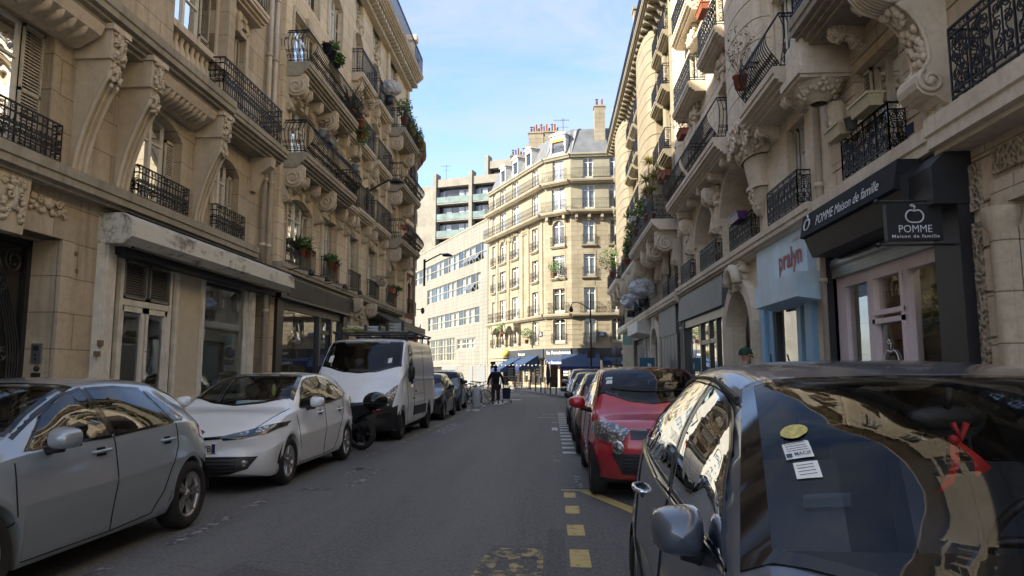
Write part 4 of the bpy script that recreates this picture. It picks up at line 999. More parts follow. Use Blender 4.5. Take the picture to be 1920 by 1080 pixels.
leafcloud(mb, (u(10.9), 1.0, 2.75), .6, .3, .45, 260, .14, rr, 2); leafcloud(mb, (u(12.0), .9, 2.5), .6, .3, .3, 160, .14, rr, 2)
M['roomS'] = plain('dim_shop_interior', (.07, .065, .05), .8, var=.4, scale=2); S.put('shop_room', mb, ['roomS', 'wood', 'leafY'], parent=sf)
mb = MB(); 
text_mb(mb, 'ATELIERS & ACTIVITES', .105, (u(10.62), .145, 1.50), (1, 0, 0), (0, 0, 1), .003, xs=.85, bold=.002); text_mb(mb, 'Bébé - Enfant - Famille', .07, (u(10.62), .145, 1.36), (1, 0, 0), (0, 0, 1), .003, xs=.95, bold=.001); text_mb(mb, 'Maternité - Parentalité', .07, (u(10.62), .145, 1.25), (1, 0, 0), (0, 0, 1), .003, xs=.95, bold=.001)
apple(mb, (u(12.0), .145, 1.66), .46, (1, 0, 0), (0, 0, 1), (0, -1, 0), .05); text_mb(mb, 'POMME', .13, (u(12.0), .145, 1.2), (1, 0, 0), (0, 0, 1), .003)
S.put('lettering', mb, ['letterw', 'blackm'], parent=sf); mb = MB(); text_mb(mb, 'YOGA & PILATES', .09, (u(12.99), .145, 1.42), (1, 0, 0), (0, 0, 1), .003, xs=.7, bold=.002)
mb.box(*U(11.86, 12.14), .142, .147, 1.45, 1.72, 1)
S.put('lettering', mb, ['letterw', 'blackm'], parent=sf)
mb = MB(); mb.lathe([(0, 3.39), (.09, 3.39), (.09, 3.37), (0, 3.36)], (u(11.05), .7, 0), 10); M['lampE'] = bpy.data.materials.new('lit_spot'); M['lampE'].use_nodes = True
_b = M['lampE'].node_tree.nodes['Principled BSDF']; _b.inputs['Emission Color'].default_value = (1, .9, .7, 1); _b.inputs['Emission Strength'].default_value = 6; S.put('spotlight', mb, 'lampE', parent=sf)
# hanging square sign on two rods (a thing of its own)
H_ = thing('hanging_sign', 'black square sign with white apple hanging from two rods beside the shop', 'sign', (XR, 9.4, 3.15)); 
mb = MB()
mb.box(-1.03, -.33, -.05, .05, .02, .50); hs = mb.build('sign_board', 'blackm', H_)
hs.data = hs.data
for z in (-.03, .55):
    mb = MB(); mb.tube([(0, 0, z), (-1.12, 0, z)], .016, 8); mb.ball((-1.13, 0, z), .035, m=0); mb.lathe([(.1, 0), (.1, -.03), (.04, -.05)], (0, 0, z), 14, axis='x'); mb.build('rod', 'blackm', H_)
mb = MB(); apple(mb, (-.68, -.052, .345), .20, (1, 0, 0), (0, 0, 1), (0, -1, 0), .1); text_mb(mb, 'POMME', .14, (-.68, -.052, .125), (1, 0, 0), (0, 0, 1), .004, fit=.42); text_mb(mb, 'Maison de famille', .058, (-.68, -.052, .055), (1, 0, 0), (0, 0, 1), .004, space=1.2, fit=.60, bold=.001); mb.build('lettering', 'letterw', H_)

# ================================================================= RIGHT HOUSE 2
T = thing('apartment_building', 'beige mottled limestone house with arched loggias over the pale blue shop', 'building', (XR, 29.3, 0))
S = Seg(T, (XR, 29.3), (XR, 14.1)); u = lambda y: 29.3-y
w1 = [(*U(14.95, 16.1), 4.85, 6.95, 0), (*U(18.7, 22.4), 4.85, 7.5, 1.2), (*U(23.2, 26.4), 4.85, 7.3, 1.1), (*U(27.1, 28.5), 4.85, 6.7, 0)]
colz = [(15.0, 16.6), (20.4, 22.2), (24.4, 26.9)]
w2 = [(*U(p, q), z, z+2.1, 0) for z in (8.25, 11.6, 14.6) for p, q in colz]
wall(S, 0, S.len, 0, 19, [(*U(14.9, 18.2), .13, 4.2), (*U(18.95, 21.5), .13, 3.75, .95), (*U(22.1, 29.1), .13, 3.6)]+w1+w2, 'stoneR2', .36, groove=(.55, 7.9, 19)); core(S, 0, S.len, 19, ymat='stoneR2')
window(S, w1[0][0], 4.85, w1[0][1]-w1[0][0], 2.1, 0, shut='creamR', frame='white'); window(S, w1[3][0], 4.85, 1.4, 1.85, 0, shut='creamR', frame='white')
for k, (a, b, c, d, r) in enumerate(w1[1:3]):      # loggias: deep arched recess, window at the back
    mb = MB(); A = [(a-.05, c)]+arcpts(a, b, d-r, r, 12)+[(b+.05, c)]
    for p, q in zip(A, A[1:]): mb.face([(p[0], .34, p[1]), (p[0], 1.3, p[1]), (q[0], 1.3, q[1]), (q[0], .34, q[1])])
    mb.face([(a-.1, 1.25, c), (b+.1, 1.25, c), (b+.1, 1.25, d+.1), (a-.1, 1.25, d+.1)]); S.put('loggia', mb, 'stoneR2')
    window(S, a+.4, c, 1.3, 2.0, 0, shut='creamR', y=1.15, room=False); window(S, b-1.5, c, 1.1, 2.0, 0, shut='creamR', y=1.15, room=False)
    surround(S, a, b, c+1.2, d, r, .22, .09, 'trimR', key=False)
for i, (a, b, c, d, r) in enumerate(w2): window(S, a, c, b-a, d-c, r, shut='creamR', curtain=i % 2, frame='white'); surround(S, a, b, c, d, 0, .14, .05, 'trimR')
slab(S, 0, u(14.1)-.02, 4.85, .34, .26, 'trimR', 2, 'ledge')
railing(S, u(16.8), 4.85, 2.05, .82, .28, 'scroll'); railing(S, u(20.75), 4.85, 2.3, .82, .2, 'scroll'); railing(S, u(24.9), 4.85, 2.4, .82, .2, 'scroll'); railing(S, u(28.6), 4.85, 1.9, .82, .2, 'scroll')
# rounded pier on its carved capital
bow(S, u(18.2), 3.0, 7.9, 18.6, .62, .55, 'stoneR2')
mb = MB(); n = 14
for (z0_, z1_, a0_, a1_, o0, o1) in ((7.9, 7.7, 1.5, 1.5, .7, .7), (7.7, 7.3, 1.42, 1.15, .68, .55), (7.3, 6.9, 1.1, .75, .52, .42), (6.9, 6.2, .62, .42, .38, .26), (6.2, 6.1, .6, .6, .34, .34), (6.1, 5.7, .5, .25, .3, .18), (5.7, 5.4, .22, .05, .16, .03)):
    for i in range(n):
        q = []
        for (zz, aa, oo) in ((z0_, a0_, o0), (z1_, a1_, o1)):
            for j in (i, i+1): q.append((-aa*cos(pi*j/n), -oo*sin(pi*j/n)**.6, zz))
        mb.face([q[0], q[2], q[3], q[1]], 0, True)
    mb.face([(-a0_*cos(pi*j/n), -o0*sin(pi*j/n)**.6, z0_) for j in range(n+1)])
rr = random.Random(12)
for i in range(150):
    zz = rr.uniform(7.0, 7.75); t = rr.uniform(.05, .95); aa = .75+.7*(zz-6.9)/.85; oo = .42+.26*(zz-6.9)/.85
    mb.ball((-aa*cos(pi*t), -oo*sin(pi*t)**.6, zz), .08, .07, .08, n=7, k=4, jit=.1, rnd=rr)
for (cx, cz, r_) in ((-.75, 7.25, .2), (0, 7.3, .22), (.8, 7.2, .22), (-.4, 7.55, .16), (.45, 7.6, .16)):
    yy = -.62 if abs(cx) < .5 else -.52
    mb.tube([(cx+r_*(1-.8*t)*cos(t*10), yy-.06, cz+r_*(1-.8*t)*sin(t*10)) for t in [i/20 for i in range(21)]], .04, 6)
for i in range(26): zz = rr.uniform(5.5, 6.1); mb.ball((rr.uniform(-.3, .3)*(zz-5.2), -.3*(zz-5.2), zz), .07, .07, .07, n=6, k=4)
S.put('carved_capital', mb, 'trimR', u(18.15), 0, 0)
console(S, u(22.8), 7.35, 1.5, .5, .5, 'trimR'); console(S, u(27.0), 7.2, 1.3, .5, .4, 'trimR')
relief(S, u(22.8), 7.2, .7, .8, 'trimR', 120, .2); relief(S, u(22.8), 6.3, .5, .7, 'trimR', 121, .18)
# balconies
slab(S, u(16.95), u(14.3), 7.75, .82, .26, 'trimR', 3); railing(S, u(16.8), 7.75, 2.4, 1.2, .62, 'belly')
for y_ in (14.75, 16.7): console(S, u(y_), 7.35, .4, .5, .24, 'trimR', carve=False)
slab(S, u(28.2), u(19.8), 8.1, .82, .26, 'trimR', 3); railing(S, u(24.0), 8.1, 4.1, 1.2, .64, 'belly'); railing(S, u(28.15), 8.1, 3.7, 1.2, .64, 'belly')
for y_ in (20.3, 21.9, 23.7, 25.3, 27.3): console(S, u(y_), 7.7, .38, .5, .24, 'trimR', carve=False)
for z in (11.55, 14.55):
    for (p, q) in ((14.6, 17.0), (20.0, 22.6), (24.0, 27.3)):
        slab(S, u(q), u(p), z, .62, .22, 'trimR', 2); railing(S, u(q)+.05, z, q-p-.1, 1.0, .54, 'scroll'); relief(S, u((p+q)/2), z-.6, 1.3, .55, 'trimR', int(z*10+p), .2)
slab(S, 0, u(14.1), 18.2, .8, .3, 'trimR', 3)
bow(S, u(28.7), .9, 7.9, 18, .2, .55, 'stoneR2', 10); pipe(S, u(29.15), .13, 18.5, .08, .14)
# pale blue shop
def blue(nm, c): M[nm] = plain(nm, c, .5, var=.06)
M['pale_blue_paint'] = stone('pale_blue_paint', (.50, .66, .76), dark=.7, streak=.25, mottled=.12, rough=.5); blue('blue_shop_paint', (.22, .40, .57)); M['redlet'] = plain('dark_red_letter', (.32, .055, .05), .6, var=0)
mb = MB(); mb.box(*U(18.0, 18.35), -.12, .2, .13, 4.2); mb.box(*U(14.75, 15.15), -.12, .2, .13, 4.2); mb.box(*U(17.6, 18.0), -.04, .2, .13, 3.2); mb.box(*U(15.15, 18.0), .0, .2, .13, .5)
mb.box(*U(15.75, 16.0), .0, .2, .5, 3.1); sf = S.put('shopfront', mb, 'blue_shop_paint')
mb = MB(); mb.box(*U(14.72, 18.3), -.16, 0, 3.25, 4.5); S.put('sign_board', mb, 'pale_blue_paint', parent=sf)
mb = MB(); mb.prism([(0, 3.48), (-.52, 3.48), (-.52, 2.98), (0, 2.90)], 'x', *U(14.35, 17.3)); S.put('canopy', mb, 'pale_blue_paint', parent=sf)
mb = MB(); text_mb(mb, 'pralyn', .60, (u(15.75), -.165, 3.78), (1, 0, 0), (0, 0, 1), .006, bold=.016, fit=1.5, align='CENTER'); text_mb(mb, 'patisserie', .13, (u(15.3), -.165, 4.27), (1, 0, 0), (0, 0, 1), .006, xs=.9); S.put('lettering', mb, 'redlet', parent=sf)
mb = MB()
for (p, q, c_, d_) in ((16.0, 17.6, .5, 3.0), (15.2, 15.75, .4, 2.85)): pane_quad(mb, *U(p, q), c_, d_, .1)
S.put('shop_pane', mb, 'glassS', parent=sf)
mb = MB(); mb.box(*U(15.1, 18.0), -.02, .25, 3.0, 3.3); mb.box(*U(17.45, 17.6), .0, .12, .5, 3.0); S.put('roller_shutter', mb, 'greyD', parent=sf)
mb = MB(); mb.box(*U(14.9, 18.2), 2.2, 2.3, .1, 4.1); mb.box(*U(16.4, 17.4), .8, 1.5, .1, 1.1, 1); mb.box(*U(16.1, 16.9), .35, .4, .6, 2.6, 1)
mb.ball((u(15.45), .8, 1.75), .1, m=2); S.put('shop_room', mb, ['roomL', 'curtain', 'redlet'], parent=sf)
mb = MB(); mb.tube([(u(17.65), -.1, 1.9), (u(17.0), -.25, .3)], .02, 6); S.put('shutter_crank', mb, 'blackm', parent=sf)
# porch with carved arch
surround(S, *U(18.95, 21.5), .13, 3.75, .95, .35, .22, 'trimR'); relief(S, u(20.2), 4.15, 1.3, .8, 'trimR', 140, .28)
mb = MB(); mb.tube([(u(19.6)+.5*cos(a)-.5, -.35, 3.9+.45*sin(a)) for a in [i*pi/8 for i in range(9)]], .14, 8); S.put('carved_scroll', mb, 'trimR')
mb = MB(); mb.box(*U(18.95, 21.5), .8, .86, .13, 3.8); S.put('street_door', mb, 'stoneR1')
# dark grey shop
mb = MB(); mb.box(*U(21.75, 22.3), -.14, .15, .13, 3.5); mb.box(*U(28.75, 29.15), -.14, .15, .13, 3.5); mb.box(*U(22.3, 28.75), -.04, .15, .13, .5); mb.box(*U(22.3, 28.75), -.1, .15, 3.2, 3.5)
for c_ in (24.6, 23.5, 26.0): mb.box(u(c_)-.08, u(c_)+.08, -.05, .12, .5, 3.2)
mb.box(*U(23.5, 26), -.04, .1, 2.45, 2.6); sf = S.put('shopfront', mb, 'black')
mb = MB(); mb.prism([(0, 4.45), (-.22, 4.42), (-.26, 3.5), (0, 3.45)], 'x', *U(21.75, 29.2)); S.put('sign_board', mb, 'grey', parent=sf)
mb = MB(); pane_quad(mb, *U(22.3, 28.75), .5, 3.2, .03); S.put('shop_pane', mb, 'glassS', parent=sf)
mb = MB(); mb.box(*U(22.1, 29), 2.2, 2.3, .1, 3.6); mb.box(*U(26.5, 28), .7, .9, .1, 1.6, 1); leafcloud(mb, (u(27.2), .6, 2.2), .7, .2, .6, 120, .16, R, 2); S.put('shop_room', mb, ['roomS', 'wood', 'leafA'], parent=sf)
M['letterg'] = plain('pale_grey_lettering', (.5, .5, .5), .5, var=0)
mb = MB()
mb.tube([(u(27.6)+.4*cos(a), .012, 2.4+.4*sin(a)) for a in [i*2*pi/20 for i in range(20)]], .012, 4, closed=True); S.put('lettering', mb, 'letterg', parent=sf)

# ================================================================= RIGHT HOUSE 3 (yellow, rounded piers)
T = thing('apartment_building', 'yellow limestone house with rounded banded piers and bracketed cornice catching the sun', 'building', (XR, 55, 0))
S = Seg(T, (XR, 55), (XR, 29.3)); u = lambda y: 55-y
colz = [(30.0, 31.4), (32.0, 33.3), (39.6, 41.0), (41.9, 43.5), (44.2, 45.6), (53.2, 54.4)]
lev = [4.75, 8.0, 11.0, 13.9, 16.4]
ops = [(*U(p, q), z, z+(2.0 if i < 4 else 1.6), 0) for i, z in enumerate(lev) for p, q in colz]
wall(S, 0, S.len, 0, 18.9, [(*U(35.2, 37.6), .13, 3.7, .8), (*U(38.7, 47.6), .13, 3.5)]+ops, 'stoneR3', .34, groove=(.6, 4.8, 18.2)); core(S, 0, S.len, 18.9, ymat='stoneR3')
for i, (a, b, c, d, r) in enumerate(ops):
    window(S, a, c, b-a, d-c, 0, shut='creamR', curtain=(i % 3 == 0)); 
    if c > 5: surround(S, a, b, c, d, 0, .1, .04, 'trimY', key=False)
slab(S, 0, u(29.3), 4.75, .42, .34, 'trimR', 1, 'ledge')
for p, q in colz: railing(S, u(q)-.1, 4.75, q-p+.2, .8, .2, 'scroll')
bow(S, u(36.3), 5.4, 8.0, 18.3, .75, .62, 'stoneR3', 18); bow(S, u(49.4), 6.6, 8.0, 18.3, .75, .62, 'stoneR3', 18)
bow(S, u(34.4), .5, 8, 18.3, .18, .6, 'stoneR3', 8); bow(S, u(31.75), .4, 8, 18.3, .25, 8, 'stoneR3', 8); bow(S, u(29.75), .5, 8, 18.3, .25, 8, 'stoneR3', 8)
slab(S, u(47.5), u(39.0), 7.85, .75, .2, 'trimR', 3); slab(S, u(39.0), u(29.9), 7.95, 1.15, .24, 'trimR', 3); slab(S, 0, u(47.5), 7.7, 1.15, .24, 'trimR', 3)
railing(S, u(38.9), 7.95, 8.9, 1.05, 1.08, 'scroll'); railing(S, u(47.4), 7.85, 8.3, 1.05, .68, 'scroll'); railing(S, .1, 7.7, 7.3, 1.05, 1.08, 'scroll')
for y_ in (30.4, 33.0, 35.2, 38.4): console(S, u(y_), 7.5, 1.5, .95, .4, 'trimR')
for y_ in (40.0, 43.2, 46.6, 49, 52, 54.3): console(S, u(y_), 7.35, 1.6, .9, .42, 'trimR')
for k, z in enumerate(lev[2:]):
    for (p, q) in ((29.85, 31.55), (31.85, 33.5), (39.4, 41.2), (41.7, 43.7), (44.0, 45.8), (53.0, 54.6)):
        slab(S, u(q), u(p), z, .6 if k < 2 else .5, .2, 'trimY', 2); railing(S, u(q)+.04, z, q-p-.08, .95, .5 if k < 2 else .42, 'scroll')
slab(S, -.3, u(29.3), 18.95, 1.05, .24, 'trimY', 2, 'cornice')
for i in range(34):
    mb = MB(); xx = .35+i*.76; mb.prism([(0, 18.55), (-.85, 18.55), (-.82, 18.42), (-.45, 18.33), (-.3, 18.1), (0, 18.05)], 'x', xx, xx+.2); S.put('cornice_bracket', mb, 'trimY')
molding(S, 0, u(29.3), 18.0, .14, .2, 'trimY')
railing(S, 0.05, 18.95, 25.5, 1.0, .95, 'scroll')
mb = MB(); mb.prism([(1.2, 18.9), (1.6, 21.4), (3, 22.0), (8.9, 22.0), (8.9, 18.9)], 'x', 0, S.len); S.put('roof', mb, 'zinc')
mb = MB(); mb.box(u(36.5), u(36), -.95, -.5, 18.95, 20.6); mb.box(u(36.6), u(35.9), -1.0, -.45, 20.6, 20.75); mb.box(u(49.5), u(49), -.95, -.5, 18.95, 20.3); S.put('pier_cap', mb, 'trimY')
relief(S, u(33.9), 17.5, .5, .9, 'trimY', 200, .2); relief(S, u(39.2), 17.4, .5, .9, 'trimY', 201, .2)
# ground floor: grey panels, carved porch, white canopy
mb = MB(); mb.box(*U(30.2, 34.9), -.16, .1, .13, 3.1, 0); mb.box(*U(30.2, 34.9), -.2, .1, 3.1, 4.35, 1)
for i in range(5): mb.box(u(30.9+i*.9)-.01, u(30.9+i*.9)+.01, -.17, -.16, .13, 3.1, 1)
sf = S.put('shop_panel', mb, ['greyD', 'grey'])
surround(S, *U(35.2, 37.6), .13, 3.7, .8, .4, .25, 'trimR'); relief(S, u(36.4), 4.1, 1.6, .5, 'trimR', 210, .2)
mb = MB(); mb.box(*U(35.2, 37.6), .5, .55, .13, 3.7); S.put('street_door', mb, 'wood')
mb = MB(); mb.prism([(0, 4.3), (-.85, 4.2), (-.85, 3.6), (0, 3.45)], 'x', *U(38.3, 43.2)); S.put('canopy', mb, 'shopwhite')
mb = MB(); mb.box(*U(38.6, 47.5), .25, .3, .13, 3.5, 0); mb.box(*U(38.7, 38.95), -.05, .1, .13, 3.4, 1); mb.box(*U(40.0, 40.2), -.05, .1, .13, 3.4, 1); mb.box(*U(41.3, 41.5), -.05, .1, .13, 3.4, 1)
for i in range(30): mb.box(*U(42.6, 46.5), .1, .14, .2+i*.1, .28+i*.1, 2)
S.put('shopfront', mb, ['black', 'white', 'greyD'])
mb = MB(); pane_quad(mb, *U(38.95, 41.3), .5, 3.3, .08); S.put('shop_pane', mb, 'glassS')

for T_, P_, Q_ in ((bpy.data.objects['apartment_building'], (XL, -12), (XL, 20.7)), (bpy.data.objects['apartment_building.003'], (XR, 14.1), (XR, -12)), (bpy.data.objects['apartment_building.004'], (XR, 29.3), (XR, 14.1))):
    S = Seg(T_, P_, Q_); mb = MB(); mb.prism([(.9, 18.9), (1.5, 21.6), (3.5, 22.2), (8.9, 22.2), (8.9, 18.9)], 'x', 0, S.len); S.put('roof', mb, 'zinc')
# ================================================================= corner house with the brasserie
P0, P1, P2, P3 = (9.5, 61.6), (1.75, 62.0), (-.55, 63.6), (-6.75, 76.0)
T = thing('corner_building', 'sunlit cream corner apartment house with mansard roof above the blue brasserie', 'building', (P2[0], P2[1], 0))
lv = [3.95, 6.6, 9.75, 12.6, 15.75, 18.55]     # floor lines (window sills)
segs = [(Seg(T, P3, P2), [(.9, 1.9), (3.0, 4.7), (6.2, 7.9), (11.0, 12.4)], 0), (Seg(T, P2, P1), [(.75, 2.15)], 1), (Seg(T, P1, P0), [(1.0, 2.1), (3.35, 4.4), (5.6, 6.7)], 2)]
for S, cols_, kind in segs:
    Lq = S.len; lo = []; hi = []
    for k, z in enumerate(lv[:4]):
        for (a, b) in cols_:
            w_ = b-a; rise = 0
            if k == 0: rise = .18
            if k == 3 and (kind == 1 or (kind == 0 and w_ > 1.5)): rise = .6
            lo.append((a+.06, b-.06, z+.05, z+2.25+(.15 if rise > .3 else 0), rise, k))
    for (a, b) in cols_:
        hi.append((a, b, lv[4]+.05, lv[4]+2.3, 0, 4)); hi.append((a+.1, b-.1, lv[5]+.05, lv[5]+2.0, 0, 5))
    g0 = [(.4, Lq-.4, .15, 2.6, 0)]
    wall(S, 0, Lq, 0, 15.45, g0+[o[:5] for o in lo], 'stoneB', .28, groove=(.42, 3.9, 6.5)); wall(S, 0, Lq, 15.45, 20.7, [o[:5] for o in hi], 'stoneB2', .28, name='upper_wall')
    for i, (a, b, c, d, r, k) in enumerate(lo+hi):
        window(S, a, c, b-a, d-c, r, curtain=(i % 4 != 3), y=.15, fw=.07, transom=.78 if k else .8)
        if k < 4: surround(S, a, b, c, d, r, .12, .04, 'trimB', key=(k == 0))
        if k in (0, 2, 3):
            railing(S, a-.12, c, b-a+.24, .85, .22, 'fine', mat='ironF')
            if k > 1: slab(S, a-.18, b+.18, c, .24, .12, 'trimB', 1, 'sill'); mb = MB(); mb.box(a, b, -.03, 0, c-.85, c-.35); mb.box(a+.1, b-.1, -.045, -.03, c-.75, c-.45); S.put('panel', mb, 'trimB')
    # continuous balconies
    for z, out, s0 in ((lv[1]-.02, .45, 0), (lv[4]-.05, .75, 0), (lv[5]-.05, .62, 0)):
        slab(S, -.0, Lq+.0, z, out, .2, 'trimB', 2)
    n_ = int(Lq/1.1)
    for i in range(n_): console(S, .5+i*(Lq-1)/max(1, n_-1), lv[4]-.42, .55, .5, .22, 'trimB', carve=False) if kind else None
    railing(S, .03, lv[4]-.05, Lq-.06, .95, .03, 'fine', mat='ironF', y=-.68); railing(S, .03, lv[5]-.05, Lq-.06, .95, .03, 'fine', mat='ironF', y=-.56)
    for (a, b) in cols_: railing(S, a-.25, lv[1], b-a+.5, .95, .40, 'fine', mat='ironF')
    molding(S, 0, Lq, 20.75, .35, .35, 'stoneB2')
    # mansard
    mb = MB(); mb.prism([(.05, 20.9), (.1, 21.0), (1.1, 23.4), (1.5, 23.7), (4, 24.0), (4, 20.9)], 'x', -.02, Lq+.02); S.put('roof', mb, 'zinc')
    for (a, b) in (cols_ if kind else [(3.2, 4.4), (6.4, 7.6), (9.6, 10.8)]):
        if kind == 2 and a < 2 or (kind == 2 and 3 < a < 4): continue
        mb = MB(); a1, b1 = a-.1, b+.1
        mb.box(a1, a1+.14, -.0, 1.0, 20.95, 22.9); mb.box(b1-.14, b1, -.0, 1.0, 20.95, 22.9); mb.box(a1, b1, 0, 1.0, 22.55, 22.9); mb.prism([(a1-.12, 22.9), (b1+.12, 22.9), (b1+.1, 23.02), ((a1+b1)/2, 23.2), (a1-.1, 23.02)], 'y', -.12, 1.3); mb.box(a1, b1, .0, .2, 20.95, 21.3)
        dm = S.put('dormer', mb, 'white')
        mb = MB(); mb.box(a1+.14, b1-.14, .12, .16, 21.3, 22.55); S.put('pane', mb, 'glassW', parent=dm)
        mb = MB(); mb.box(a1+.14, b1-.14, .5, .6, 21, 22.9); S.put('room', mb, 'room', parent=dm)
        if kind: mb = MB(); mb.box(a1+.12, b1-.12, -.03, .1, 22.3, 22.55); M['blind'] = M.get('blind') or plain('orange_blind', (.62, .30, .06), .8, var=.1); S.put('blind', mb, 'blind', parent=dm); railing(S, a1+.1, 21.1, b1-a1-.2, .75, .1, 'fine', mat='ironF', parent=None)
    core(S, .3, Lq-.3, 20.8, 3.5, 2.2, ymat='room')
# pilasters and banded strip between the bays
S = segs[0][0]
for xx in (2.4, 5.4, 8.8, 10.2, 13.2): mb = MB(); mb.box(xx-.22, xx+.22, -.1, 0, 6.7, 15.3); S.put('pilaster', mb, 'trimB')
for xx in (2.5, 5.0, 6.0, 8.2): console(S, xx, 6.1, 2.0, .8, .35, 'trimB', carve=False)
mb = MB()
for (a, b) in ((2.6, 4.9), (6.1, 8.1)):
    A = arcpts(a, b, 5.3, .7, 10); mb.prism([(a, 6.2)]+[p for p in A]+[(b, 6.2)], 'y', -.7, 0)
S.put('bay_vault', mb, 'trimB')
for (x_, z_) in ((3.85, 15.15), (7.05, 15.15), (9.5, 14.9), (5.4, 14.8)): relief(S, x_, z_, 1.5, .55, 'trimB', int(x_*7), .16)
relief(segs[1][0], 1.45, 15.25, 2.2, .4, 'trimB', 31, .14); relief(segs[1][0], 1.45, 18.0, 1.4, .3, 'trimB', 32, .1)
# chimney stacks
def stack(loc, w, d, z0, z1, pots, name='chimney', rz=0):
    mb = MB(); mb.box(-w/2, w/2, -d/2, d/2, z0, z1, 0); mb.box(-w/2-.08, w/2+.08, -d/2-.08, d/2+.08, z1-.15, z1, 0)
    for i in range(pots):
        x_ = -w/2+.25+(w-.5)*i/max(1, pots-1); h_ = .45+.2*((i*7) % 3)
        mb.lathe([(.11, z1), (.09, z1+h_), (.12, z1+h_+.04), (.06, z1+h_+.05)], (x_, 0, 0), 8, 1 if i % 3 else 2)
        if i % 4 == 0: mb.lathe([(.0, z1+h_+.3), (.18, z1+h_+.2), (.02, z1+h_+.18), (.02, z1+h_)], (x_, 0, 0), 8, 2)
    o = mb.build(name, ['stoneB', 'terra', 'greyD'], T, Matrix.Translation(Vector(loc)-T.location) @ Matrix.Rotation(rz, 4, 'Z')); return o
stack((5.05-.6+.0, 62.9, 0), .95, .9, 20.9, 25.6, 2)
stack((-1.45, 69.6, 0), 1.5, 1.0, 20.9, 25.5, 5, rz=radians(-4)); stack((-.15, 71.5, 0), 2.2, 1.0, 21, 26.2, 7, rz=radians(-2))
stack((-3.5, 77.4, 0), 2.0, .9, 17, 25.6, 6, rz=radians(4))
# party wall and roof at the left end
mb = MB(); mb.prism([(0, 18), (2.2, 23.6), (6, 24.3), (6, 18)], 'y', -.2, .0) if False else mb.box(-.25, .0, 0, 4, 0, 20.9); S.put('party_wall', mb, 'stoneB2')
# ground floor
M['bluecloth'] = plain('blue_awning_cloth', (.02, .045, .10), .85, var=.12, scale=3); M['bluecloth2'] = plain('deep_blue_valance', (.012, .02, .12), .8, var=.1)
M['navy'] = plain('dark_fascia_board', (.03, .034, .04), .5, var=.2); M['beigew'] = plain('beige_pillar_paint', (.45, .36, .23), .6, var=.1)
for S, cols_, kind in segs:
    Lq = S.len
    x0_ = 5.6 if kind == 0 else 0
    mb = MB(); mb.box(x0_, Lq+.02, -.30, 0, 2.72, 3.55); S.put('sign_board', mb, 'navy')
    mb = MB(); mb.box(x0_, Lq, 1.6, 1.7, .1, 2.7); mb.box(x0_, Lq, .1, 1.6, 2.5, 2.6); S.put('shop_room', mb, 'room')
    mb = MB(); n_ = max(2, int((Lq-x0_)/1.05))
    for i in range(n_+1): xx = x0_+(Lq-x0_)*i/n_; mb.box(xx-.1, xx+.1, -.05, .15, .15, 2.72)
    mb.box(x0_, Lq, -.03, .12, .15, .55) if kind != 1 else None
    S.put('pillars', mb, 'beigew')
    mb = MB(); pane_quad(mb, x0_, Lq, .55, 2.7, .1); S.put('shop_pane', mb, 'glassS')
    mb = MB()
    for i in range(n_):
        if i % 2: xx = x0_+(Lq-x0_)*(i+.5)/n_; mb.box(xx-.28, xx+.28, .02, .06, 1.1, 2.2, 0); [mb.box(xx-.24, xx+.24, .0, .03, 1.2+j*.24, 1.33+j*.24, 1) for j in range(4)]
    S.put('menu_board', mb, ['blackm', 'curtain'])
    if kind == 0:
        mb = MB(); mb.box(0, 5.6, -.1, 0, 2.9, 3.3); S.put('ledge', mb, 'trimB'); mb = MB(); mb.box(1.6, 3.6, .1, .2, .15, 2.6); S.put('garage_door', mb, 'shut')
S = segs[2][0]
def awning(S, x0, x1, z1, out, z0, val=.25, retr=False):
    mb = MB(); mb.prism([(-.3, z1), (-out, z0), (-out, z0-.03), (-.3, z1-.04)], 'x', x0, x1, 0)
    mb.box(x0, x1, -out-.012, -out, z0-val, z0, 1)
    if not retr:
        for xx in (x0+.003, x1-.018): mb.prism([(-.3, z1), (-out, z0), (-out, z0-val), (-.3, z0-.1)], 'x', xx, xx+.015, 0)
    return S.put('awning', mb, ['bluecloth', 'bluecloth2'])
awning(S, 2.6, 7.7, 2.75, .75, 2.45, .38, True); awning(S, -.9, 2.35, 3.05, 2.3, 1.95, .3)
awning(segs[1][0], .3, 2.75, 2.75, .6, 2.5, .38, True); awning(segs[0][0], 6.5, 9.0, 2.85, 2.4, 1.75, .3); awning(segs[0][0], 10.6, 12.9, 3.0, 2.2, 1.9, .28); awning(segs[0][0], 9.0, 10.6, 2.75, 1.0, 2.4, .3, True)
def lett(S, t, x, z, s, out): mb = MB(); text_mb(mb, t, s, (x, -out, z), (1, 0, 0), (0, 0, 1), .004, bold=.006, align='CENTER'); S.put('lettering', mb, 'letterw')
lett(S, 'Brasserie', 4.9, 3.05, .42, .31); lett(S, 'Restaurant', 5.0, 2.13, .38, .77)
lett(segs[1][0], 'La Renaissance', 1.55, 3.05, .42, .31); lett(segs[1][0], 'La Renaissance', 1.6, 2.2, .36, .62); lett(segs[0][0], 'Restaurant', 9.2, 3.05, .34, .31)
